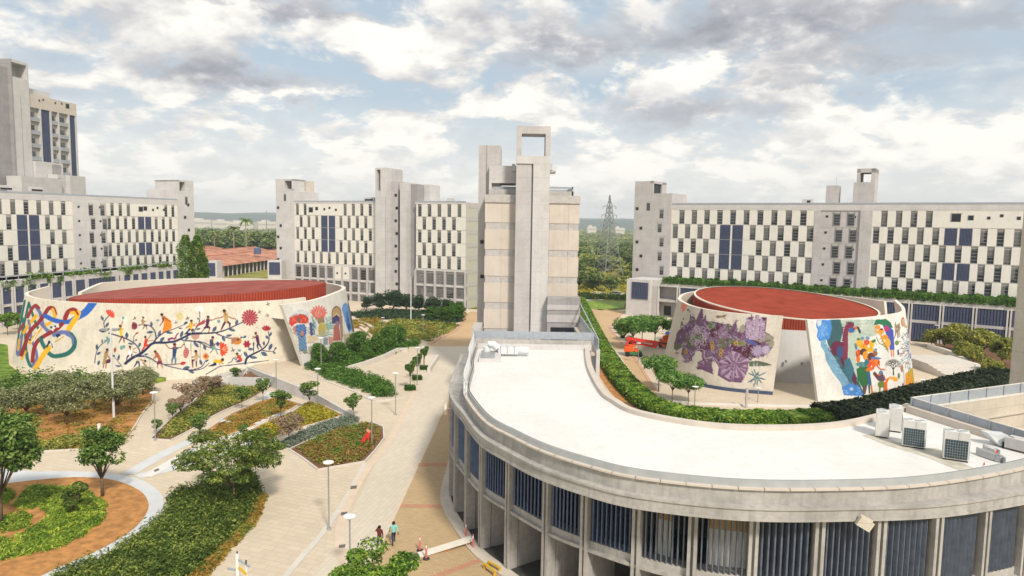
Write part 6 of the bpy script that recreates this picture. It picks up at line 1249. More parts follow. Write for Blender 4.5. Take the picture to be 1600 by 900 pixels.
# ---------------------------------------------------------------- hedges, steps and kerbs between the curved building and the right hall
KP = PP([(903, 462), (940, 520), (975, 570), (1000, 600), (1018, 616), (1040, 626), (1080, 631), (1130, 633), (1200, 635), (1275, 636)])
def hedge(name, pts, off, w, h, leaf, nl, m, lab, bump=.15, parent=None):
    C, L = spline(pts, 160); C = offset(C, off); n = len(C); i = RNG.integers(0, n - 1, nl); t = RNG.uniform(0, 1, nl)[:, None]; T = np.gradient(C, axis=0); T /= np.linalg.norm(T, axis=1)[:, None]
    p = C[i] * (1 - t) + C[i + 1] * t; nr = np.c_[-T[i, 1], T[i, 0]]; u = RNG.uniform(-1, 1, nl); k = RNG.uniform(0, 1, nl); side = k < .45
    u = np.where(side, np.sign(u), u); z = np.where(side, RNG.uniform(.02, 1, nl) * h, h); s = np.arange(n)[i] * .9
    z = z + bump * (np.sin(s * .9) + np.sin(s * 2.3 + 1) + RNG.normal(size=nl) * .6) * np.where(side, z / h, 1) * .6; ww = w / 2 * (1 - .12 * (z / h) ** 4) + RNG.normal(size=nl) * bump * .5
    P = np.c_[p + nr * (u * ww)[:, None], z + [G(*q) for q in p]]; ow = np.c_[nr * (u * side)[:, None], (~side).astype(float)]
    V = leafmesh(P, leaf, .6, .3, outw=ow); core = []
    for a in range(n - 1):
        q = [(C[a] + s_ * np.array([-T[a, 1], T[a, 0]]) * w * .46) for s_ in (-1, 1)] + [(C[a + 1] + s_ * np.array([-T[a + 1, 1], T[a + 1, 0]]) * w * .46) for s_ in (-1, 1)]; g = G(*C[a])
        f3 = lambda q, z: (q[0], q[1], z + g); hh = h * .93
        core += [f3(q[0], hh), f3(q[1], hh), f3(q[3], hh), f3(q[2], hh), f3(q[0], 0), f3(q[2], 0), f3(q[2], hh), f3(q[0], hh), f3(q[1], 0), f3(q[1], hh), f3(q[3], hh), f3(q[3], 0)]
    o = quads_obj(name, np.r_[V, np.array(core)], m); return tag(o, lab, 'hedge')
hedge('hedge', PP([(905, 470), (918, 500), (936, 540), (955, 572), (978, 603), (1010, 633), (1050, 648), (1100, 656), (1160, 659), (1220, 660), (1295, 657)]), 0, 3.4, 1.15, .17, 42000, 'lf_hedge', 'long clipped green hedge curving between the white roof and the right hall')
DH = PP([(1285, 656), (1340, 651), (1400, 636), (1450, 622), (1510, 606), (1575, 592)])
hedge('hedge', DH, 0, 4.6, 1.5, .26, 15000, 'lf_hedgedark', 'dark almost black hedge below the riders mural', .3)
_h = PP([(985, 628), (1010, 645), (1050, 662), (1100, 670), (1160, 672), (1220, 673), (1290, 668)])
ribbon('soil_strip', _h, 4.5, .01, 'soil_dark'); ribbon('soil_strip', PP([(903, 480), (916, 510), (930, 545), (944, 575), (966, 608), (990, 632)]), 3.0, .008, 'soil')
ribbon('kerb', KP, .35, .0, 'kerb_white', .22)
ribbon('step_strip', PP([(921, 590), (936, 612), (952, 640), (985, 668)]), 2.2, .012, 'brick_step')
for i in range(30):
    t = i / 29; P_ = [(919, 585), (936, 612), (952, 640), (985, 668)]; k = t * 3; a_ = min(2, int(k)); q = k - a_; px = P_[a_][0] * (1 - q) + P_[a_ + 1][0] * q; py = P_[a_][1] * (1 - q) + P_[a_ + 1][1] * q
drape('path', PP([(918, 482), (976, 486), (955, 508), (953, 515), (978, 546), (957, 546), (940, 519), (925, 497)]), .03, 'tan_far')
drape('path', PP([(966, 558), (989, 558), (1024, 612), (1018, 613), (1002, 600), (985, 582)]), .03, 'tan_far')
ribbon('kerb', PP([(976, 487), (956, 507), (954, 515), (990, 558), (1024, 611)]), .5, .03, 'kerb_red', .06)
mb = MB()
P2 = PP([(1346, 641), (1400, 627), (1478, 605)])
ribbon('low_wall', P2, .4, 0, 'conc_pale', 1.1, 20)
o = bpy.context.scene.objects
ribbon('low_wall', PP([(1452, 545), (1490, 558), (1518, 580), (1522, 600)]), .9, 0, 'stone', .9, 20)
drape('grass', PP([(1450, 530), (1600, 500), (1600, 590), (1530, 590), (1518, 570), (1480, 552)]), .03, 'soil_dark')
# ---------------------------------------------------------------- planted beds
def inset(P, d):
    c = np.array([p[:2] for p in P]); n = len(c); out = []; A = sum(c[i][0] * c[(i + 1) % n][1] - c[(i + 1) % n][0] * c[i][1] for i in range(n)); sg = 1 if A > 0 else -1
    for i in range(n):
        a, b = c[i] - c[i - 1], c[(i + 1) % n] - c[i]; na = np.array([-a[1], a[0]]) / np.linalg.norm(a); nb_2 = np.array([-b[1], b[0]]) / np.linalg.norm(b); m = na + nb_2; m /= np.linalg.norm(m); k = min(2.5, 1 / max(.3, m @ na)); out.append(tuple(c[i] + m * d * sg * k))
    return out
def bed(poly, m, h=.12, dz=.035):
    drape('soil_bed', poly, dz, m)
    mb = MB(); n = len(poly)
    for i in range(n):
        a, b = poly[i], poly[(i + 1) % n]; L = math.dist(a, b); k = max(1, int(L / 3))
        for j in range(k):
            p = (a[0] + (b[0] - a[0]) * j / k, a[1] + (b[1] - a[1]) * j / k); q = (a[0] + (b[0] - a[0]) * (j + 1) / k, a[1] + (b[1] - a[1]) * (j + 1) / k)
            mb.bar((*p, G(*p) + h / 2), (*q, G(*q) + h / 2), .16, h + .05)
    tag(mb.build('kerb', MATS['stone']), kind='structure')
W1 = PP([(235, 687), (267, 689), (300, 672), (345, 645), (405, 617), (428, 600), (392, 588), (350, 603), (330, 596), (297, 632), (265, 657)])
W2 = PP([(297, 687), (335, 689), (395, 668), (452, 642), (470, 632), (435, 620), (407, 627), (362, 647), (330, 668)])
W3_ = PP([(370, 688), (412, 692), (460, 672), (500, 661), (537, 650), (500, 632), (482, 627), (455, 645), (400, 668)])
W4s = PP([(430, 695), (452, 703), (480, 690), (560, 665), (565, 653), (545, 650), (487, 667)])
W4r = PP([(452, 703), (475, 718), (497, 735), (570, 722), (585, 706), (600, 686), (599, 668), (580, 660), (520, 672), (480, 690)])
B3 = PP([(-80, 712), (70, 706), (185, 700), (212, 665), (238, 627), (240, 600), (228, 604), (100, 606), (0, 640), (-80, 650)])
BANK = PP([(256, 778), (310, 765), (400, 740), (412, 770), (395, 810), (340, 870), (290, 915), (60, 940), (80, 905), (150, 880), (205, 850), (262, 800)])
bed(W1, 'soil_dark'); bed(W2, 'soil'); bed(W3_, 'soil'); bed(W4s, 'soil_dark', .1, .03); bed(W4r, 'soil_dark'); bed(B3, 'soil'); bed(BANK, 'soil_dark')
drape('lawn', PP([(-80, 660), (0, 640), (60, 606), (14, 570), (12, 540), (-80, 530)]), .05, 'lf_bright')
g = lambda L: PP(L)
cover('shrub_bank', inset(BANK, .6), 2600, 46, .7, 1.0, .125, 'lf_bank', 'dense dark green shrub bank between the round bed and the plaza', 'shrubs', aspect=.36, upb=.35, hv=.6)
cover('ground_cover', g([(22, 790), (45, 762), (95, 762), (125, 765), (155, 780), (166, 790), (160, 815), (135, 835), (92, 857), (50, 866), (0, 876), (-50, 880), (-50, 850), (0, 847), (37, 835), (70, 815), (77, 802), (65, 795), (30, 797)]), 1300, 30, .30, .38, .15, 'lf_bright', 'bright green strappy plants in a crescent inside the round bed', 'plants', aspect=.22, upb=.1)
cover('ground_cover', g([(-40, 812), (8, 808), (35, 800), (50, 810), (45, 822), (20, 832), (-40, 838)]), 220, 30, .26, .32, .14, 'lf_bright', 'small patch of green plants within the crescent of the round bed', 'plants', aspect=.25, upb=.1)
cover('ground_cover', g([(-40, 764), (12, 764), (22, 775), (12, 788), (-40, 790)]), 200, 30, .3, .36, .14, 'lf_bright', 'green plants at the far left rim of the round bed', 'plants', aspect=.25, upb=.1)
cover('dry_leaves', g([(408, 775), (414, 775), (398, 815), (345, 873), (303, 915), (292, 910), (335, 868), (388, 812)]), 420, 26, .4, .3, .12, 'lf_orange', 'strip of dry brown foliage along the lower edge of the shrub bank', 'plants')
cover('ground_cover', inset(W1, .75), 900, 30, .55, .55, .14, 'lf_mix', 'dark green and olive planting in the wedge bed nearest the mural stairs', 'plants')
cover('ground_cover', inset(W2, .75), 520, 26, .5, .28, .12, 'lf_orange', 'low orange and green planting in the second wedge bed', 'plants')
cover('ground_cover', inset(W3_, .75), 520, 28, .5, .45, .14, 'lf_yellow', 'yellow flowering ground cover in the third wedge bed', 'plants')
cover('ground_cover', inset(W4s, .5), 420, 34, .5, .5, .11, 'lf_silver', 'silver grey cushion plants along the upper edge of the red bed', 'plants')
cover('ground_cover', inset(W4r, .75), 1000, 34, .48, .55, .12, 'lf_red', 'red and green planting in the bed beside the light road', 'plants')
cover('dry_grass', B3, 700, 22, .7, .35, .14, 'lf_orange', 'dry brown and green undergrowth below the grey green trees', 'grass')
cover('dry_grass', g([(60, 704), (185, 699), (200, 680), (150, 680), (80, 690), (20, 700)]), 260, 26, .55, .6, .15, 'lf_mix', 'green weeds along the lower edge of the tree bed', 'grass')
cover('shrub_mass', g([(-60, 625), (30, 606), (140, 600), (170, 612), (150, 625), (60, 632), (-60, 650)]), 120, 130, 1.6, 2.5, .24, 'lf_tree', 'broad leaved bushes massed below the ribbon mural', 'shrubs', aspect=.6)
cover('hedge', g([(484, 575), (500, 572), (530, 583), (560, 590), (585, 597), (610, 606), (622, 613), (612, 618), (590, 619), (560, 606), (525, 594), (500, 584)]), 60, 330, 1.25, 1.35, .15, 'lf_ball', 'wavy low hedge between the lamp posts in front of the canopy mural', 'hedge', kind=None, aspect=.5, upb=.5, hv=.25)
cover('shrub_mass', g([(512, 573), (534, 577), (590, 562), (622, 549), (648, 540), (650, 533), (600, 540), (560, 550), (520, 560)]), 120, 160, 1.1, .9, .17, 'lf_ball', 'dense green shrubs above the stone bench wall', 'shrubs', aspect=.6)
cover('field_planting', g([(575, 524), (585, 508), (620, 500), (660, 500), (705, 506), (716, 510), (695, 523), (672, 534), (650, 531), (610, 526)]), 900, 22, .9, .6, .22, 'lf_mix', 'pale yellow green planting in the far round garden', 'plants', aspect=.5)
cover('shrub_mass', g([(545, 492), (600, 485), (650, 487), (722, 492), (720, 503), (700, 507), (620, 499), (575, 500)]), 600, 26, 1.2, .9, .26, 'lf_darkround', 'dark undergrowth behind the pale far garden', 'shrubs')
cover('field_planting', g([(555, 515), (570, 512), (592, 503), (590, 497), (565, 499), (550, 504)]), 160, 24, .9, .6, .24, 'lf_orange', 'rusty orange planting beside the pale stone strips', 'plants')
cover('flower_patch', g([(652, 518), (660, 512), (676, 513), (680, 520), (668, 523)]), 60, 30, .9, 1.0, .22, 'lf_red', 'red leaved patch in the middle of the far garden', 'plants')
cover('flower_patch', g([(575, 521), (588, 515), (598, 520), (590, 526), (578, 527)]), 50, 30, .8, .9, .2, 'lf_red', 'red leaved patch beside the canopy mural', 'plants')
for L in ([(560, 504), (572, 508), (582, 514)], [(562, 509), (568, 512)], [(563, 513), (572, 520), (581, 527)]): ribbon('garden_wall', PP(L), .7, 0, 'kerb_tan', .45, 12)
ribbon('bench_wall', PP([(532, 583), (570, 572), (600, 561), (622, 550), (637, 550)]), .5, 0, 'stone', .75, 30, False)
ribbon('bench_wall', PP([(650, 562), (684, 561), (670, 582)]), .5, 0, 'stone', .75, 30, False)
ribbon('kerb', PP([(480, 586), (520, 600), (560, 615), (587, 627), (632, 622)]), .25, 0, 'stone', .15)
ribbon('grass', PP([(205, 604), (225, 600), (250, 594)]), 2.5, .05, 'lf_hedge', .5)
# retaining wall and stairs to the sunken garden
def tl(pts, lab):
    mb = MB()
    for (a, b) in zip(pts, pts[1:]):
        mb.bar((a[0] - .2, a[1], -.75), (b[0] - .2, b[1], -.75), .3, 1.75)
    o = mb.build('retaining_wall', MATS['conc_pale']); return tag(o, lab, 'wall')
tl(WL[::-1], 'pale retaining wall sloping down beside the sunken wedge beds')
mb = MB()
for k in range(7): mb.box(-41.6 - .75 * (k + 1), -41.6 - .75 * k, 100.5, 107.0, -1.6, -.02 - .21 * k, 0); mb.box(-41.6 - .75 * (k + 1) + .003, -41.6 - .75 * (k + 1) + .07, 100.5, 107.0, -.02 - .21 * k, -.015 - .21 * k, 1)
tag(mb.build('garden_stairs', [MATS['stone'], MATS['navy_base']]), 'pale stairs with dark nosings descending in front of the branch mural', 'stairs')
mb = MB(); mb.box(-41.6, -36.3, 100.2, 100.5, -1.6, .05); mb.box(-47, -41.6, 100.1, 100.4, -1.6, -.6); tag(mb.build('stair_wall', MATS['conc_pale']), 'low pale wall beside the stairs in front of the branch mural', 'wall')

# ---------------------------------------------------------------- trees
def hgt(bx, by, ty):
    x, y = gat(bx, by); return atY(bx, ty, y)[2] - G(x, y)
t = mk_tree('leafy_tree', hgt(8, 818, 645), 3.1, 2.6, 36, 260, .17, 'lf_tree', 'large leafy tree at the left edge over the round bed', seed=3, flat=.8, blob=.38, tr=.16); put(t, 2, 818, first=True)
t = mk_tree('young_tree', hgt(160, 776, 668), 1.75, 1.9, 26, 150, .14, 'lf_tree', 'young round headed tree standing in the orange soil of the round bed', seed=5, flat=.8, blob=.40, tr=.14); put(t, 160, 776, first=True)
t = mk_tree('bush', hgt(113, 806, 754), 1.05, .4, 12, 160, .12, 'lf_bank', 'small dark bush among the bright green plants', 'bush', seed=6, tr=.05); put(t, 115, 804, first=True)
t = mk_tree('spreading_tree', hgt(377, 800, 684), 4.7, 2.0, 64, 190, .13, 'lf_bank', 'wide flat crowned tree spreading over the shrub bank', seed=8, flat=.30, blob=.24, tr=.1, aspect=.4); put(t, 366, 792, first=True)
t = mk_tree('leafy_tree', hgt(578, 975, 874), 2.6, 2.2, 26, 330, .12, 'lf_hedge', 'bright leafy tree top at the bottom edge below the two walkers', seed=9, flat=.5, blob=.36, tr=.1); put(t, 582, 975, first=True)
gt = mk_tree('olive_tree', 4.2, 2.6, 1.3, 26, 120, .14, 'lf_grey', 'a', seed=11, flat=.6, blob=.42, tr=.07, stems=2, group='grey green trees below the branch mural')
GL = ['leftmost grey green tree of the row below the ribbon mural', 'second grey green tree from the left in the row below the murals', 'grey green tree just left of the tall twin floodlight pole', 'grey green tree directly under the tall twin floodlight pole', 'grey green tree at the right end of the row by the path', 'grey green tree in the front, lowest in the tree bed', 'grey green tree behind the front ones below the ribbon mural', 'slim grey green tree between the twin pole and the path end', 'grey green tree at the left picture edge above the dry grass']
for i, ((px, py), lb) in enumerate(zip([(40, 655), (72, 650), (149, 640), (185, 648), (222, 618), (105, 664), (95, 636), (205, 634), (2, 662)], GL)): put(gt, px, py, rz=i * 1.7, sc=.9 + .06 * (i % 4), lab=lb, first=(i == 0))
pk = mk_tree('flowering_tree', 3.0, 1.8, 1.1, 15, 130, .13, 'lf_pink', 'a', seed=13, flat=.5, blob=.4, tr=.05, group='small trees of the wedge beds')
for i, (px, py, sc, lb) in enumerate([(300, 640, 1.1, 'pinkish leaved small tree at the head of the first wedge bed'), (330, 622, 1.0, 'pinkish small tree closest to the branch mural stairs'), (283, 652, .8, 'low pinkish tree nearest the walkway in the first wedge bed'), (451, 692, .95, 'small bronze leaved tree beside the silver plants')]): put(pk, px, py, rz=i * 2.1, sc=sc, lab=lb, first=i == 0)
ys = mk_tree('sapling', 3.0, 1.15, 1.3, 12, 80, .13, 'lf_tree', 'a', seed=14, flat=.75, blob=.42, tr=.045, group='small trees of the wedge beds')
for i, (px, py, sc, lb) in enumerate([(313, 690, .95, 'sapling at the lower tip of the second wedge bed'), (411, 628, 1.0, 'sapling against the retaining wall beside the lamp post'), (378, 640, .9, 'sapling beside the strip path in the middle of the second wedge bed'), (439, 655, 1.1, 'thick sapling between the second and third wedge beds'), (484, 640, 1.15, 'sapling at the upper corner of the yellow flowering bed'), (552, 655, .95, 'lone sapling with bare stem above the silver plants'), (270, 660, .7, 'sapling beside the lamp post at the first wedge bed'), (245, 680, .55, 'tiny sapling at the lower tip of the first wedge bed'), (368, 600, .8, 'sapling in front of the low stair wall'), (382, 690, .6, 'tiny sapling at the lower tip of the yellow bed')]): put(ys, px, py, rz=i * 1.3, sc=sc, lab=lb, first=i == 0)
rb_ = mk_tree('round_shrub', 3.5, 1.7, .3, 14, 420, .14, 'lf_ball', 'a', 'shrub', seed=15, flat=.95, blob=.62, tr=.06, group='clipped round shrubs before the canopy mural')
for i, (px, py, sc, lb) in enumerate([(505, 572, .95, 'leftmost round shrub in front of the canopy mural'), (534, 568, .95, 'second round shrub from the left under the blue winged figure'), (560, 555, 1.12, 'tallest round shrub at the right end of the canopy mural'), (583, 556, 1.0, 'round shrub right of the tallest one'), (601, 547, 1.1, 'round shrub above the middle of the bench wall'), (620, 540, 1.0, 'rightmost round shrub above the bench wall corner'), (575, 565, .7, 'smaller round shrub tucked in front of the tallest one')]): put(rb_, px, py, rz=i, sc=sc, lab=lb, first=i == 0)
fr = mk_tree('round_tree', 4.3, 2.2, .9, 20, 130, .22, 'lf_darkround', 'a', seed=16, flat=.9, blob=.5, tr=.1, group='round trees before the middle office wing')
for i, (px, py, sc, lb) in enumerate([(573, 485, .75, 'leftmost round dark tree before the middle office wing'), (592, 486, .95, 'broad round dark tree second from the left before the middle wing'), (615, 487, 1.15, 'tallest dark round tree before the stair shaft of the middle wing'), (635, 487, .95, 'dark round tree just left of the tall thin lamp pole'), (655, 489, .95, 'dark round tree just right of the tall thin lamp pole'), (677, 492, .95, 'dark tree below the second tall window of the middle wing'), (697, 491, .8, 'dark tree before the last windows of the middle wing')]): put(fr, px, py, rz=i, sc=sc, lab=lb, first=i == 0)
fr2 = mk_tree('leafy_shrub', 3.6, 2.3, .4, 20, 120, .22, 'lf_round', 'a', 'shrub', seed=17, flat=.8, blob=.5, tr=.08, group='shrubs at the corner of the middle wing')
for i, (px, py, sc, lb) in enumerate([(678, 500, .9, 'green shrub in front of the dark trees left of the road curve'), (697, 503, 1.0, 'green shrub in the middle of the group by the road curve'), (714, 501, 1.0, 'green shrub nearest the brick road curve'), (712, 492, .9, 'green shrub at the corner of the middle office wing')]): put(fr2, px, py, rz=i, sc=sc, lab=lb, first=i == 0)
bx_ = empty('boxed_tree', label='a', cat='tree', group='small trees rising from square clipped boxes')
P = np.c_[RNG.uniform(-.7, .7, 1300), RNG.uniform(-.7, .7, 1300), RNG.uniform(.05, .6, 1300)]; quads_obj('box_hedge', leafmesh(P, .13, .6), 'lf_round', bx_)
_t = mk_tree('x', 4.2, .78, 2.1, 12, 110, .14, 'lf_tree', 'x', seed=18, flat=1.1, blob=.5, tr=.06)
for c in list(_t.children): c.parent = bx_
bpy.data.objects.remove(_t)
for i, (px, py, sc, lb) in enumerate([(641, 609, 1.0, 'nearest small tree rising from a square clipped box'), (652, 593, .95, 'middle small tree in a square clipped box'), (663, 577, .9, 'farthest small tree in a square clipped box, inside the bench wall')]): put(bx_, px, py, rz=.3 + i * .01, sc=sc, lab=lb, first=i == 0)
def conical(name, H, r, lab, seed):
    rs = np.random.default_rng(seed); root = empty(name, label=lab, cat='tree', group='pair of tall conical trees'); n = 6500; z = rs.uniform(0, 1, n) ** .9; rad = r * np.clip(np.minimum((z + .05) * 5, (1.02 - z) * 4.5), 0, 1) ** .5 * (1 - .3 * z); a = rs.uniform(0, 6.283, n); k = rs.uniform(.3, 1, n) ** .5; w = 1 + .28 * np.sin(a * 3 + z * 13) + .22 * np.sin(z * 31 + a * 2)
    P = np.c_[rad * k * w * np.cos(a), rad * k * w * np.sin(a), 1.2 + z * (H - 1.2)]; quads_obj('crown', leafmesh(P, .24, .5), 'lf_hedge', root); mb = MB(); mb.tube([(0, 0, 0), (0, 0, H * .8)], [.2, .05], 6); mb.build('trunk', MATS['bark'], root); return root
q = atY(289, 367, 172); t = conical('conical_tree', q[2], 2.3, 'left one of the two tall conical trees behind the branch mural hall', 1); t.location = (q[0], 172, 0)
q = atY(307, 368, 174); t = conical('conical_tree', q[2], 2.2, 'right one of the two tall conical trees behind the branch mural hall', 2); t.location = (q[0], 174, 0)
q = atY(316, 392, 173); t = conical('conical_tree', q[2], 1.6, 'short conical tree leaning on the right side of the pair', 3); t.location = (q[0], 173, 0)
lt = mk_tree('street_tree', 4.6, 2.3, 1.8, 16, 140, .2, 'lf_hedge', 'a', seed=21, flat=.7, blob=.45, tr=.08)
put(lt, 12, 524, sc=.9, lab='small tree on the pale ground left of the ribbon mural', first=True); put(lt, 28, 516, sc=.7, lab='smaller tree between the ribbon mural and the arcade', rz=2)
# palm-like flat crowned trees on the right plaza
tp = mk_tree('umbrella_tree', 5.0, 2.9, 2.6, 34, 70, .48, 'lf_tropic', 'a', seed=22, flat=.75, blob=.30, tr=.09, aspect=.16, upb=.2, group='feathery trees on the right plaza')
for i, (px, py, sc, lb) in enumerate([(989, 546, 1.15, 'left feathery tree behind the red boom lift'), (1023, 541, 1.1, 'right feathery tree between the boom lift and the arcade'), (1029, 612, .95, 'feathery tree left of the violet mural, above the long hedge'), (1050, 630, .8, 'low feathery tree close to the long hedge and its lamp'), (1075, 632, .72, 'lowest feathery tree in front of the violet mural'), (1062, 535, .9, 'feathery tree half hidden behind the violet mural hall'), (1003, 536, 1.05, 'feathery tree hindmost of the three behind the boom lift')]): put(tp, px, py, rz=i * 1.1, sc=sc, lab=lb, first=i == 0)
gs = mk_tree('garden_shrub', 4.6, 2.8, 1.0, 22, 170, .24, 'lf_mix', 'a', 'shrub', seed=23, flat=.8, blob=.42, tr=.07, group='loose shrubs right of the riders mural')
for i, (px, py, sc, lb) in enumerate([(1455, 542, .7, 'loose shrub touching the right edge of the riders mural'), (1475, 545, .85, 'loose shrub before the arcade, second from the mural'), (1497, 550, 1.05, 'tall loose shrub in the middle of the right garden'), (1535, 556, 1.0, 'tall loose shrub before the last arcade bays'), (1565, 570, .95, 'loose shrub next to the tall concrete pillar'), (1520, 572, .7, 'low loose shrub above the small garden lamp'), (1550, 590, .6, 'bright low shrub below the garden at the parapet'), (1500, 562, .7, 'low loose shrub beside the stone kerb of the right garden')]): put(gs, px, py, rz=i * 1.9, sc=sc, lab=lb, first=i == 0)
pp = empty('potted_plant', cat='potted plant', group='potted plants along the tan path')
mb = MB(); mb.lathe([(0, 0), (.36, 0), (.48, .5), (.44, .5), (.42, .42), (0, .42)], n=14); mb.build('pot', MATS['black'], pp)
P, o_ = dome_pts(np.array([[0, 0, .5]]), np.array([.8]), np.array([1.1]), 260); quads_obj('foliage', leafmesh(P, .16, .4, outw=o_), 'lf_hedge', pp)
for i, (px, py, lb) in enumerate([(968, 521, 'farthest potted plant in the row beside the tan path'), (973, 528, 'middle potted plant in the row beside the tan path'), (984, 537, 'nearest potted plant, just left of the red boom lift'), (962, 514, 'tiny hindmost potted plant at the bend of the tan path')]): put(pp, px, py, sc=1.15, lab=lb, first=i == 0)

# ---------------------------------------------------------------- background: sheds, pylon, far trees, hills
a, b = at(334, 417, 4.6), at(470, 399, 4.6); f = Fac(a, b)
for k in range(4):
    r = empty('tiled_shed', (a[0] + f.n.x * 25 * k, a[1] + f.n.y * 25 * k, 0), f.rz, ['nearest long shed with a weathered orange tiled roof', 'second long orange tiled shed from the front', 'third long orange tiled shed from the front', 'hindmost long orange tiled shed before the dark trees'][k], 'shed', 'orange tiled sheds beyond the left wings')
    mb = MB(); x0, x1 = -22 * (k > 0), f.L + 30; 
    mb.add([(x0, -1, 4.5), (x1, -1, 4.5), (x1, 12, 7.6), (x0, 12, 7.6)], [(0, 1, 2, 3)]); mb.add([(x0, 12, 7.6), (x1, 12, 7.6), (x1, 25, 4.5), (x0, 25, 4.5)], [(0, 1, 2, 3)]); mb.box(x0, x1, 11.7, 12.3, 7.6, 7.8); mb.build('roof', MATS['tile'], r)
    mb = MB(); mb.box(x0, x1, 1.5, 23, 0, 4.4, 0); mb.build('wall', MATS['dark'], r)  # near-black box stands in for the shade inside the open-sided shed
    if k == 0:
        for i in range(22): mb = MB(); mb.box(x0 + i * 4, x0 + i * 4 + .35, -.2, .2, 0, 4.5); mb.build('column', MATS['stone'], r)
mb = MB(); q = at(402, 385, 9); mb.lathe([(0, 0), (1.6, 0), (1.6, 2.6), (1.2, 3.0), (0, 3.0)], (q[0] * .88, q[1] * .88, 7.2), 12); tag(mb.build('water_tank', MATS['blue_fin']), 'dark blue water tank behind the orange tiled roofs', 'water tank')
# box with a blue screen left of the middle wing, and its twin right of the left wing
def scrbox(px0, px1, y0, y1, Y, lab):
    p, q = atY(px0, y0, Y), atY(px1, y1, Y); r = empty('screen_block', (p[0], Y, 0), 0, lab, 'building'); mb = MB(); w = q[0] - p[0]; mb.box(0, w, 0, 4, 0, p[2], 0); mb.build('wall', MATS['conc_pale'], r); meshobj('louvre_screen', SCR, r, (.4, -.06, q[2] + .5), (w - .8, 1, p[2] - q[2] - 1.0))
scrbox(418, 440, 407, 432, 203, 'small block with one blue louvre screen left of the middle wing'); scrbox(319, 339, 408, 434, 196, 'small block with one blue louvre screen beside the conical trees')
# lattice pylon
px, Y = 953, 297; x0, _, z1 = atY(px, 305, Y); r = empty('pylon', (x0, Y, 0), .5, 'tall steel lattice power pylon standing in the scrub behind the centre tower', 'pylon')
def hw(z): t = z / z1; return 4.6 * (1 - t) ** 1.15 * (1 - .15 * t) + (.35 if t < .9 else .12)
mb = MB(); lv = [z1 * q for q in (0, .12, .23, .33, .42, .50, .57, .64, .70, .76, .82, .88, .94, 1.0)]
for i in range(len(lv) - 1):
    a, b = hw(lv[i]), hw(lv[i + 1]); c0_ = [(-a, -a), (a, -a), (a, a), (-a, a)]; c1_ = [(-b, -b), (b, -b), (b, b), (-b, b)]
    for j in range(4):
        A, B, C_, D = (*c0_[j], lv[i]), (*c1_[j], lv[i + 1]), (*c0_[(j + 1) % 4], lv[i]), (*c1_[(j + 1) % 4], lv[i + 1])
        mb.bar(A, B, .22); mb.bar(A, D, .12); mb.bar(C_, B, .12); mb.bar(B, D, .1)
mb.build('mast', MATS['pylon'], r)
for q, w in ((.86, 3.4), (.76, 3.9), (.66, 4.3)):
    mb = MB(); z = z1 * q; h_ = hw(z)
    for s in (-1, 1): mb.bar((s * h_, -h_, z), (s * w, 0, z + .1), .14); mb.bar((s * h_, h_, z), (s * w, 0, z + .1), .14); mb.bar((s * h_, 0, z + 1.2), (s * w, 0, z + .1), .14); mb.bar((s * w, 0, z), (s * w, 0, z - .9), .18)
    mb.build('cross_arm', MATS['pylon'], r)
# far trees
ft = mk_tree('far_tree', 9.5, 5.6, 1.6, 26, 110, .62, 'lf_far', 'a', seed=31, flat=.6, blob=.42, tr=.25)
fs = mk_tree('far_tree', 6.5, 4.6, .8, 20, 100, .55, 'lf_scrub', 'a', seed=32, flat=.65, blob=.45, tr=.2)
rs = random.Random(5); spots = []
for k in range(26): px = 292 + k * 6.0 + rs.uniform(-2, 2); Y = rs.uniform(400, 470); spots.append((atY(px, 380, Y)[0], Y, 0, rs.uniform(1.15, 1.6)))
for k in range(52):
    Y = rs.choice((245, 262, 300, 330, 360, 400, 450, 500, 560)) + rs.uniform(-10, 10); px = rs.uniform(895, 1000); x = atY(px, 380, Y)[0]
    if abs(x - x0) < 6 and abs(Y - 297) < 14: continue
    spots.append((x, Y, 1 if rs.random() < .55 else 0, rs.uniform(.45, .8) if Y < 300 else rs.uniform(.6, 1.1)))
ORD = 'first second third fourth fifth sixth seventh eighth ninth tenth eleventh twelfth thirteenth fourteenth fifteenth sixteenth seventeenth eighteenth nineteenth twentieth twenty-first twenty-second twenty-third twenty-fourth twenty-fifth twenty-sixth'.split()
first = {0: True, 1: True}; spots.sort(key=lambda q: (q[0] > 0, round(q[1] / 45) if q[0] > 0 else 0, q[0] / q[1])); cnt = {}
ROW = {5: 'nearest', 6: 'second nearest', 7: 'third nearest', 8: 'middle', 9: 'sixth', 10: 'further', 11: 'distant', 12: 'second hindmost', 13: 'hindmost'}
for (x, y, k, s) in spots:
    key = ('L',) if x < 0 else ('R', round(y / 45)); cnt[key] = cnt.get(key, 0) + 1; o_ = ORD[cnt[key] - 1]; base = ft if k == 0 else fs
    lab = ('dark tree behind the tiled sheds, %s from the left' % o_) if x < 0 else '%s in the %s row by the pylon, %s from the left' % ('dark rounded tree' if k == 0 else 'pale olive scrub tree', ROW.get(key[1], 'farthest'), o_)
    if first[k]: base.location = (x, y, 0); base.scale = (s,) * 3; base['label'] = lab; base['group'] = 'dark trees beyond the campus' if k == 0 else 'olive scrub trees beyond the campus'; first[k] = False
    else: copy_tree(base, (x, y, 0), rs.uniform(0, 6), s, lab, base['group'])
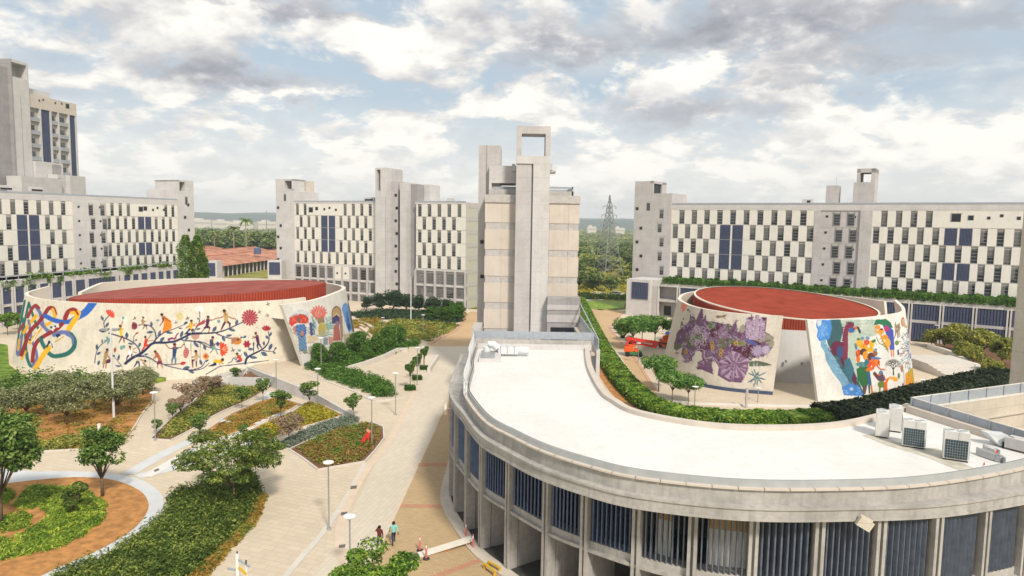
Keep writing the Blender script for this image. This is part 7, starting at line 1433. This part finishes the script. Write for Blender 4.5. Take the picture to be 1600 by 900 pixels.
def palm(px, pyt, Y, lab, seed):
    rs_ = random.Random(seed); q = atY(px, pyt, Y); r = empty('palm_tree', (q[0], Y, 0), 0, lab, 'palm tree', 'palms behind the tiled sheds'); H = q[2] - 1.5
    mb = MB(); mb.tube([(0, 0, 0), (.3, 0, H * .5), (.1, 0, H)], [.35, .25, .2], 7); mb.build('trunk', MATS['bark_pale'], r); mb = MB()
    for k in range(20):
        a = k * .9; e = rs_.uniform(-.2, 1.1); L = rs_.uniform(3.6, 4.8); pts = []
        for i in range(6): t_ = i / 5; rr_ = L * t_ * math.cos(e * (1 - .3 * t_)); pts.append(Vector((.1 + rr_ * math.cos(a), rr_ * math.sin(a), H + L * t_ * math.sin(e) - 2.6 * t_ * t_)))
        for i in range(5):
            s_ = Vector((-math.sin(a), math.cos(a), 0)); w0, w1 = .75 * (1 - .8 * abs(i / 5 - .4)), .75 * (1 - .8 * abs((i + 1) / 5 - .4)); dr = Vector((0, 0, -.45))
            for g_ in (-1, 1): mb.quad(pts[i], pts[i + 1], pts[i + 1] + s_ * g_ * w1 + dr, pts[i] + s_ * g_ * w0 + dr)
    mb.build('crown', MATS['lf_far'], r)
palm(383, 339, 385, 'tallest palm rising above the dark trees behind the sheds', 1); palm(334, 360, 390, 'shorter palm left of the tallest one behind the sheds', 2); palm(364, 352, 392, 'slender palm close to the left of the tallest one', 3)
n = 5200; Yw = 480 + 2700 * RNG.uniform(0, 1, n) ** 1.8; Xw = RNG.uniform(-.85, .85, n) * Yw; keep = ~((Xw < -.25 * Yw) & (Yw < 600) & False); c = np.c_[Xw, Yw, np.zeros(n)]; sc_ = 1 + Yw / 1400
P, o_ = dome_pts(c, 6 * sc_, 5.5 * RNG.uniform(.6, 1.2, n), 22); tag(quads_obj('distant_woods', leafmesh(P, 1.5, .7, outw=o_), 'lf_far'), 'distant scrub and woods reaching to the horizon', 'woods', kind='stuff')
n = 1800; c = np.c_[RNG.uniform(20, 110, n), RNG.uniform(212, 420, n), np.zeros(n)]; P, o_ = dome_pts(c, RNG.uniform(.8, 2.6, n), RNG.uniform(.4, 1.8, n), 22); tag(quads_obj('scrub', leafmesh(P, .38, .6, outw=o_), 'lf_yellow'), 'yellow green scrub on the waste ground around the pylon', 'scrub', kind='stuff')
n = 500; c = np.c_[RNG.uniform(22, 60, n), RNG.uniform(214, 226, n), np.zeros(n)]; P, o_ = dome_pts(c, RNG.uniform(.8, 1.4, n), RNG.uniform(.7, 1.5, n), 24); tag(quads_obj('scrub', leafmesh(P, .3, .6, outw=o_), 'lf_round'), 'dark green low bushes behind the end of the pale path', 'scrub', kind='stuff')
for (px, py, w, h_, Y, lb) in [(312, 343, 34, 9, 1500, 'long pale building on the left horizon'), (345, 345, 26, 8, 1450, 'flat pale building in the middle of the left horizon'), (375, 347, 40, 8, 1400, 'wide pale building behind the tallest palm'), (416, 346, 30, 9, 1500, 'pale building on the horizon beside the middle wing'), (925, 354, 14, 5, 1700, 'tiny pale building on the horizon beside the centre tower'), (968, 356, 16, 5, 1600, 'tiny pale building on the horizon right of the pylon')]:
    x, _, z = atY(px, py, Y); W_ = w * Y / F; r = empty('distant_building', (x, Y, 0), 0, lb, 'building', 'pale buildings on the horizon'); mb = MB(); mb.box(-W_ / 2, W_ / 2, 0, 30, 0, z, 0); mb.box(-W_ * .3, 0, 5, 20, z, z + 3, 0); mb.build('wall', MATS['stone'], r); mb = MB(); mb.box(-W_ / 2 + 2, W_ / 2 - 2, -.3, 0, z * .55, z * .7, 0); mb.build('window_band', MATS['recess'], r)
mat('hill', (.05, .08, .05), .95, .2, .002)
mb = MB(); xs_ = np.linspace(-5400, 5400, 220)
for Y, amp, base, ph in ((3700, 45, 28, 0), (4600, 62, 50, 2)):
    T = [(x, Y, base + amp * (.5 + .25 * math.sin(x / 650 + ph) + .2 * math.sin(x / 310 + ph * 2) + .08 * math.sin(x / 97)) * (.55 + .45 * math.tanh((-x) / 1500))) for x in xs_]
    mb.strip([(x, Y - 600, -5) for x in xs_], T); mb.strip(T, [(x, Y + 600, -5) for x in xs_])
tag(mb.build('hills', MATS['hill'], None, True), kind='structure')
mb = MB(); x, _, z = atY(416, 329, 520); mb.tube([(x, 520, 0), (x, 520, z)], [.5, .3], 6); tag(mb.build('mast', MATS['metal']), 'thin tall mast rising over the trees left of the middle wing', 'mast')

# ---------------------------------------------------------------- lamp posts
def lamp(H):
    r = empty('lamp_post', cat='lamp post', group='disc headed lamp posts'); mb = MB(); mb.tube([(0, 0, 0), (0, 0, H - .35)], [.065, .05], 10); mb.lathe([(.17, 0), (.17, .12), (.08, .16)], n=12); mb.build('pole', MATS['metal'], r)
    mb = MB(); mb.bar((0, 0, H - .38), (-.2, 0, H - .06), .035); mb.bar((0, 0, H - .38), (.2, 0, H - .06), .035); mb.build('fork', MATS['metal'], r)
    mb = MB(); mb.lathe([(0, H - .08), (.34, H - .08), (.42, H - .02), (.40, H + .03), (.2, H + .07), (0, H + .08)], n=20); mb.build('lamp_disc', MATS['white'], r, True); return r
l0 = lamp(5.2)
LP = [((514, 827), 722, 'lamp post standing alone on the pale paving in the foreground'), ((547, 915), 806, 'lamp post at the bottom edge left of the two walkers'), ((581, 697), 621, 'lamp post rising from the red planted bed'), ((618, 648), 583, 'lamp post on the pavement right of the wavy hedge end'), ((497, 634), 576, 'lamp post in front of the left end of the wavy hedge'), ((432, 616), 562, 'lamp post behind the retaining wall of the sunken garden'), ((243, 688), 613, 'lamp post at the tip of the first wedge bed'), ((502, 582), 528, 'lamp post before the canopy mural between the round shrubs'), ((661, 522), 492, 'lamp post in the far garden beside the red leaved patch'), ((662, 575), 542, 'lamp post behind the farthest boxed tree'), ((652, 602), 543, 'lamp post beside the middle boxed tree'), ((997, 568), 536, 'lamp post on the right plaza in front of the red boom lift'), ((1052, 604), 569, 'lamp post at the foot of the violet mural'), ((1461, 540), 508, 'lamp post before the arcade at the right'), ((1521, 602), 568, 'garden lamp post between the dark hedge and the right garden'), ((1184, 628), 606, 'short white lamp at the bottom corner of the violet mural'), ((1085, 640), 604, 'lamp post among the low feathery trees by the long hedge'), ((598, 512), 496, 'short lamp post at the left side of the far garden'), ((1439, 622), 593, 'lamp post at the foot of the orange beast in the riders mural')]
for i, ((px, py), ty, lb) in enumerate(LP):
    x, y = gat(px, py); H = atY(px, ty, y)[2] - G(x, y); o = put(l0, px, py, lab=lb, first=i == 0); o.scale = (1, 1, H / 5.2)
def polelight(px, by, ty, heads, lab):
    x, y = gat(px, by); g0 = G(x, y); H = atY(px, ty, y)[2] - g0; r = empty('floodlight_pole', (x, y, g0), 0, lab, 'light pole'); mb = MB(); mb.tube([(0, 0, 0), (0, 0, H)], [.15, .08], 10); mb.bar((-.7, 0, H), (.7, 0, H), .07) if heads else None; mb.build('pole', MATS['railpale'], r)
    for s in ((-.6, .6) if heads else ()): mb = MB(); mb.box(s - .38, s + .38, -.2, .2, H + .05, H + .3, 0); mb.build('floodlight', MATS['metal'], r)
polelight(178, 652, 517, True, 'tall pale pole with twin floodlights in front of the branch mural'); polelight(642, 502, 432, False, 'tall thin lamp pole before the middle office wing'); polelight(578, 480, 440, False, 'thin grey pole left of the round dark trees')
mb = MB(); x, y = gat(156, 690); mb.box(x - .12, x + .12, y - .12, y + .12, 0 + G(x, y), G(x, y) + 1.9); tag(mb.build('bollard', MATS['white']), 'plain white post above the young tree of the round bed', 'post')
mb = MB(); x, y = gat(1166, 637); mb.box(x - .14, x + .14, y - .14, y + .14, 0, 2.6); tag(mb.build('post', MATS['conc']), 'square grey post behind the long hedge before the violet mural', 'post')

# ---------------------------------------------------------------- road things by the curved building
def stanchion(i, bx, by, lab):
    r = empty('stanchion', (*at(bx, by), 0.025), 0, lab, 'stanchion', 'pink posts around the ramp'); mb = MB(); mb.lathe([(0, 0), (.24, 0), (.24, .06), (.08, .10), (0, .10)], n=16); mb.build('base', MATS['rubber'], r); mb = MB(); mb.lathe([(.075, .1), (.07, .75), (.045, .8), (.03, 1.1), (0, 1.12)], n=10, mi=0); mb.build('post', MATS['pink'], r); mb = MB(); mb.lathe([(.05, .78), (.037, 1.0)], n=10); mb.build('white_band', MATS['white'], r)
for i, (bx, by, lb) in enumerate([(656, 861, 'pink post with black foot behind the lower end of the ramp'), (666, 874, 'pink post with black foot in front of the lower end of the ramp'), (739, 858, 'pink post with black foot in front of the upper end of the ramp'), (728, 840, 'pink post behind the upper end of the ramp by the wall')]): stanchion(i, bx, by, lb)
a, b, c, d = [at(*q) for q in ((652, 864), (657, 872))] + [at(735, 838, .35), at(740, 845.5, .35)]
r = empty('ramp', (0, 0, 0), 0, 'white plank ramp leading from the grey mat up to the curved building', 'ramp'); mb = MB(); mb.add([(*a, .06), (*b, .06), (*d, .38), (*c, .38), (*a, .02), (*b, .02), (*d, .33), (*c, .33)], [(0, 1, 2, 3), (7, 6, 5, 4), (0, 1, 5, 4), (1, 2, 6, 5), (2, 3, 7, 6), (3, 0, 4, 7)]); mb.build('deck', MATS['plank'], r)
for t_ in (.5, .9):
    for p, q in ((a, c), (b, d)): mb = MB(); x, y = p[0] * (1 - t_) + q[0] * t_, p[1] * (1 - t_) + q[1] * t_; mb.box(x - .03, x + .03, y - .03, y + .03, .02, .03 + .33 * t_); mb.build('leg', MATS['orange'], r)
P = [at(*q) for q in ((630, 869), (653, 864), (657.5, 872), (635, 878))]; mb = MB(); mb.prism(P, .025, .045); tag(mb.build('floor_mat', MATS['mat_grey']), 'dark grey rectangular mat at the foot of the ramp', 'mat')
def bench(px0, py0, px1, py1, lab):
    a, b = Vector((*at(px0, py0, .4), 0)), Vector((*at(px1, py1, .4), 0)); L = (b - a).length; r = empty('bench', (*a.xy, .02), math.atan2(b.y - a.y, b.x - a.x), lab, 'bench'); mb = MB(); mb.box(0, L, -.09, .09, .36, .42); mb.build('seat', MATS['yellow'], r)
    for x in (.1, L - .1): mb = MB(); mb.box(x - .03, x + .03, -.08, .08, 0, .36); mb.build('leg', MATS['yellow'], r)
bench(756, 880, 774, 893, 'front yellow bench plank near the foot of the curved building'); bench(763, 877, 782, 888, 'rear yellow bench plank closest to the curved building'); 
# sign at the bottom left
x, y = at(372, 930); r = empty('sign_post', (x, y, 0), -.5, 'white signpost with crossing arms and a yellow panel at the bottom edge', 'sign'); mb = MB(); mb.tube([(0, 0, 0), (0, 0, 2.7)], .11, 12); mb.build('pole', MATS['white'], r)
mb = MB(); mb.bar((.05, 0, 2.35), (1.1, 0, 2.15), .08, .12); mb.bar((-.9, 0, 1.5), (-.05, 0, 1.6), .08, .12); mb.build('arm', MATS['rail'], r); mb = MB(); mb.bar((.15, -.03, 1.85), (.85, -.03, 1.6), .04, .22); mb.build('panel', MATS['yellow'], r); mb = MB(); mb.bar((.8, 0, .4), (.8, 0, 2.2), .08); mb.build('side_post', MATS['white'], r); mb = MB(); mb.bar((.8, -.01, 2.2), (.8, -.01, 2.5), .06); mb.build('cap', MATS['black'], r); mb = MB(); mb.bar((0, 0, 2.7), (0, 0, 2.85), .06); mb.build('cap', MATS['black'], r)
x, y = gat(572, 697); r = MB(); r.bar((x - .5, y, .3), (x + .35, y + .1, 1.5), .25, .35, 0); r.bar((x + .35, y + .1, 1.5), (x + .1, y, 1.75), .3, .25, 1); r.bar((x + .2, y, .1), (x + .3, y + .1, 1.4), .12, .12, 0); tag(r.build('garden_marker', [MATS['red'], MATS['coral']]), 'small slanted red marker standing in the red and green bed', 'marker')
# white car on the far ramp
def car(px, py, rz, lab):
    r = empty('parked_car', (*at(px, py), .1), rz, lab, 'car'); mb = MB(); prof = [(-2.2, .35), (2.2, .35), (2.25, .75), (1.9, .95), (1.1, 1.0), (-2.1, 1.05), (-2.25, .8)]
    mb.v = [(x, -.85, z) for x, z in prof] + [(x, .85, z) for x, z in prof]; n = len(prof); mb.f = [list(range(n)), list(range(n, 2 * n))[::-1]] + [[i, (i + 1) % n, n + (i + 1) % n, n + i] for i in range(n)]; mb.mi = [0] * len(mb.f); mb.build('body', MATS['white'], r)
    mb = MB(); b0 = [(1.1, 1.0), (-2.05, 1.05), (-1.7, 1.55), (.4, 1.55)]; mb.v = [(x, -.8 + (.1 if z > 1.2 else 0), z) for x, z in b0] + [(x, .8 - (.1 if z > 1.2 else 0), z) for x, z in b0]; mb.f = [[0, 1, 2, 3], [7, 6, 5, 4], [0, 3, 7, 4], [1, 2, 6, 5], [0, 1, 5, 4]]; mb.mi = [0] * 5; mb.build('window', MATS['glass'], r); mb = MB(); mb.box(-1.75, .45, -.7, .7, 1.55, 1.6); mb.build('roof', MATS['white'], r)
    for wx in (-1.35, 1.35):
        for s in (-1, 1): mb = MB(); mb.tube([(wx, s * .7, .33), (wx, s * .88, .33)], .33, 14); mb.build('wheel', MATS['tyre'], r)
drape('ramp_road', PP([(903, 466), (903, 460), (925, 455), (958, 457), (985, 461), (940, 469), (915, 470)]), .045, 'stone')
car(966, 463, -.25, 'white car parked on the pale road left of the right wing')
# boom lifts
def boom(px, py, rz, lab, full):
    r = empty('boom_lift', (*at(px, py), .02), rz, lab, 'boom lift'); mb = MB(); mb.box(-1.4, 1.4, -.8, .8, .35, .75); mb.build('chassis', MATS['green_paint' if full else 'orange'], r)
    for x in (-1.1, 1.1):
        for s in (-1, 1): w = MB(); w.tube([(x, s * .75, .42), (x, s * 1.1, .42)], .42, 14); w.build('wheel', MATS['tyre'], r)
    mb = MB(); mb.box(-1.7, -.1, -.75, .75, .8, 1.7); mb.box(-.9, .3, -.5, .5, 1.7, 2.0); mb.box(.1, .8, -.7, .7, .8, 1.3); mb.build('turret', MATS['orange'], r)
    if full:
        mb = MB(); mb.bar((-1.3, 0, 1.8), (-.9, 0, 3.1), .35, .4); mb.bar((-1.4, 0, 3.15), (4.2, 0, 2.5), .42, .5); mb.bar((-.6, .35, 2.5), (3.6, .35, 1.7), .3, .4); mb.bar((3.5, .2, 1.7), (4.1, .1, 2.6), .4, .8); mb.build('boom', MATS['red'], r)
        mb = MB(); mb.bar((4.0, 0, 2.6), (6.6, 0, 2.3), .16, .2); mb.bar((6.6, 0, 2.3), (9.0, .3, 1.5), .12, .14); mb.bar((6.6, 0, 2.6), (9.0, .3, 1.8), .1, .1); mb.bar((6.5, 0, 1.1), (6.6, 0, 2.4), .18); mb.build('jib', MATS['black'], r)
        mb = MB(); 
        for z in (.5, 1.0, 1.5): mb.bar((9, -.5, z), (10.2, -.5, z), .05); mb.bar((9, .9, z), (10.2, .9, z), .05); mb.bar((9, -.5, z), (9, .9, z), .05); mb.bar((10.2, -.5, z), (10.2, .9, z), .05)
        for x in (9, 10.2):
            for y_ in (-.5, .9): mb.bar((x, y_, .4), (x, y_, 1.5), .05)
        mb.box(9, 10.2, -.5, .9, .35, .42); mb.build('basket', MATS['orange'], r)
    else:
        mb = MB(); mb.bar((-1.4, 0, 2.1), (1.5, 0, 2.5), .4, .45); mb.bar((1.4, 0, 2.4), (1.9, .5, .9), .3, .3); mb.build('boom', MATS['orange'], r)
boom(990, 556, -.12, 'red and orange boom lift with its long arm folded forward', True); boom(1044, 543, .6, 'orange boom lift half hidden behind the violet mural', False)
r = empty('scissor_lift', (*at(1049, 524), 0), .3, 'blue scissor lift behind the feathery trees beside the violet mural', 'scissor lift'); mb = MB(); mb.box(-1.1, 1.1, -.6, .6, .25, .7); mb.build('base', MATS['blue_paint'], r); mb = MB()
for z in (.7, 1.2, 1.7): mb.bar((-.9, -.5, z), (.9, -.5, z + .5), .08); mb.bar((.9, -.5, z), (-.9, -.5, z + .5), .08); mb.bar((-.9, .5, z), (.9, .5, z + .5), .08); mb.bar((.9, .5, z), (-.9, .5, z + .5), .08)
mb.build('scissor_arms', MATS['blue_paint'], r); mb = MB(); mb.box(-1.1, 1.1, -.6, .6, 2.2, 2.3); [mb.bar((sx * 1.1, sy * .6, 2.3), (sx * 1.1, sy * .6, 3.3), .06) for sx in (-1, 1) for sy in (-1, 1)]; [mb.bar((-1.1, sy * .6, 3.3), (1.1, sy * .6, 3.3), .06) for sy in (-1, 1)]; mb.build('platform', MATS['blue_paint'], r)

# ---------------------------------------------------------------- people
def human(name, loc, rz, J, cloth, lab):
    root = empty(name, loc, rz, lab, 'person')
    order = ['pelvis', 'belly', 'chest', 'neck', 'head', 'top', 'lsh', 'lel', 'lwr', 'lha', 'rsh', 'rel', 'rwr', 'rha', 'lhip', 'lkn', 'lan', 'lto', 'rhip', 'rkn', 'ran', 'rto']
    E_ = [('pelvis', 'belly'), ('belly', 'chest'), ('chest', 'neck'), ('neck', 'head'), ('head', 'top'), ('chest', 'lsh'), ('lsh', 'lel'), ('lel', 'lwr'), ('lwr', 'lha'), ('chest', 'rsh'), ('rsh', 'rel'), ('rel', 'rwr'), ('rwr', 'rha'), ('pelvis', 'lhip'), ('lhip', 'lkn'), ('lkn', 'lan'), ('lan', 'lto'), ('pelvis', 'rhip'), ('rhip', 'rkn'), ('rkn', 'ran'), ('ran', 'rto')]
    rad = dict(pelvis=.135, belly=.135, chest=.155, neck=.06, head=.105, top=.085, lsh=.075, rsh=.075, lel=.05, rel=.05, lwr=.036, rwr=.036, lha=.04, rha=.04, lhip=.10, rhip=.10, lkn=.066, rkn=.066, lan=.045, ran=.045, lto=.04, rto=.04)
    base = dict(pelvis=(0, 0, .93), belly=(0, 0, 1.10), chest=(0, 0, 1.32), neck=(0, 0, 1.50), head=(0, -.01, 1.60), top=(0, -.01, 1.69), lsh=(-.19, 0, 1.40), rsh=(.19, 0, 1.40), lhip=(-.09, 0, .88), rhip=(.09, 0, .88)); base.update(J)
    me = bpy.data.meshes.new('body'); idx = {k: i for i, k in enumerate(order)}; me.from_pydata([base[k] for k in order], [(idx[a], idx[b]) for a, b in E_], []); o = bpy.data.objects.new('body', me); COL.objects.link(o)
    m = o.modifiers.new('s', 'SKIN'); sv = me.skin_vertices[0].data
    for k, i in idx.items(): sv[i].radius = (rad[k], rad[k] * (.8 if k in ('chest', 'belly', 'pelvis') else 1)); sv[i].use_root = (k == 'pelvis')
    m2 = o.modifiers.new('u', 'SUBSURF'); m2.levels = 2; m2.render_levels = 2
    dg = bpy.context.evaluated_depsgraph_get(); nm = bpy.data.meshes.new_from_object(o.evaluated_get(dg)); o.modifiers.clear(); o.data = nm; o.parent = root; nm.materials.clear()
    for q in ('skin', cloth, 'denim', 'shoe'): nm.materials.append(MATS[q])
    hands = [Vector(base[k]) for k in ('lwr', 'rwr', 'lha', 'rha')]; feet = [Vector(base[k]) for k in ('lan', 'ran', 'lto', 'rto')]; elb = [Vector(base[k]) for k in ('lel', 'rel')]; hd = Vector(base['neck'])
    for p in nm.polygons:
        c = p.center; p.use_smooth = True
        if min((c - h).length for h in feet) < .11: p.material_index = 3
        elif c.z < .95 and min((c - h).length for h in hands) > .13: p.material_index = 2
        elif c.z > 1.49 and (Vector((c.x, c.y, 0)) - Vector((hd.x, hd.y, 0))).length < .16: p.material_index = 0
        elif min((c - h).length for h in hands) < .11: p.material_index = 0
        else: p.material_index = 1
    mb = MB(); hx, hy, hz = base['head']; mb.lathe([(.0, .145), (.07, .13), (.105, .08), (.118, .02), (.112, -.03)], (hx, hy + .015, hz), 14); mb.build('hair', MATS['hair'], root, True)
    for s, k, w in ((-1, 'lha', 'lwr'), (1, 'rha', 'rwr')):      # fingers
        h, a = Vector(base[k]), Vector(base[w]); d = (h - a).normalized(); sd = d.cross(Vector((0, 1, 0))).normalized(); hm = MB()
        for q in range(4): off = sd * (.024 * (q - 1.5)); L = (.06, .07, .065, .05)[q]; hm.tube([h + off, h + off + d * L * .6, h + off + d * L + Vector((0, -.02, 0))], [.011, .010, .008], 6)
        hm.tube([h - d * .03 + sd * .04, h + d * .01 + sd * .065], [.012, .009], 6); hm.build('hand', MATS['skin'], root, True)
    mb = MB(); mb.tube([(hx, hy - .1, hz), (hx, hy - .125, hz - .02)], [.018, .012], 6); mb.build('nose', MATS['skin'], root, True)
    return root
x, y = at(593, 858); human('person', (x, y, .02), R(165), dict(lel=(-.26, .03, 1.13), lwr=(-.24, -.05, .90), lha=(-.23, -.08, .83), rel=(.36, -.10, 1.22), rwr=(.22, -.12, 1.46), rha=(.15, -.08, 1.56), lkn=(-.10, -.14, .48), lan=(-.10, -.12, .08), lto=(-.10, -.26, .04), rkn=(.10, .06, .48), ran=(.10, .20, .10), rto=(.10, .08, .04)), 'maroon', 'man in a dark maroon shirt walking away with a phone at his ear')
x, y = at(615, 851); human('person', (x, y, .02), R(195), dict(lel=(-.30, .16, 1.16), lwr=(-.30, .26, .93), lha=(-.30, .29, .86), rel=(.28, -.12, 1.15), rwr=(.27, -.22, .94), rha=(.27, -.27, .88), lkn=(-.09, -.26, .52), lan=(-.09, -.36, .09), lto=(-.09, -.50, .06), rkn=(.09, .10, .50), ran=(.09, .42, .16), rto=(.09, .34, .05)), 'aqua', 'striding man in a pale aqua shirt and dark trousers')
# ---------------------------------------------------------------- haze
def hazebox():
    m = bpy.data.materials.new('haze'); m.use_nodes = True; t = m.node_tree; N = NT(t); t.nodes.clear(); out = N.n('ShaderNodeOutputMaterial'); v = N.n('ShaderNodeVolumePrincipled'); v.inputs['Color'].default_value = (.84, .92, 1.0, 1); v.inputs['Density'].default_value = .0002; v.inputs['Anisotropy'].default_value = 0.0; N.l(v.outputs[0], out.inputs['Volume'])
    mb = MB(); mb.box(-5700, 5700, -400, 5700, -7, 150); o = mb.build('haze', m); tag(o, 'thin pale haze softening the far woods and hills', 'haze', kind='stuff')
hazebox()
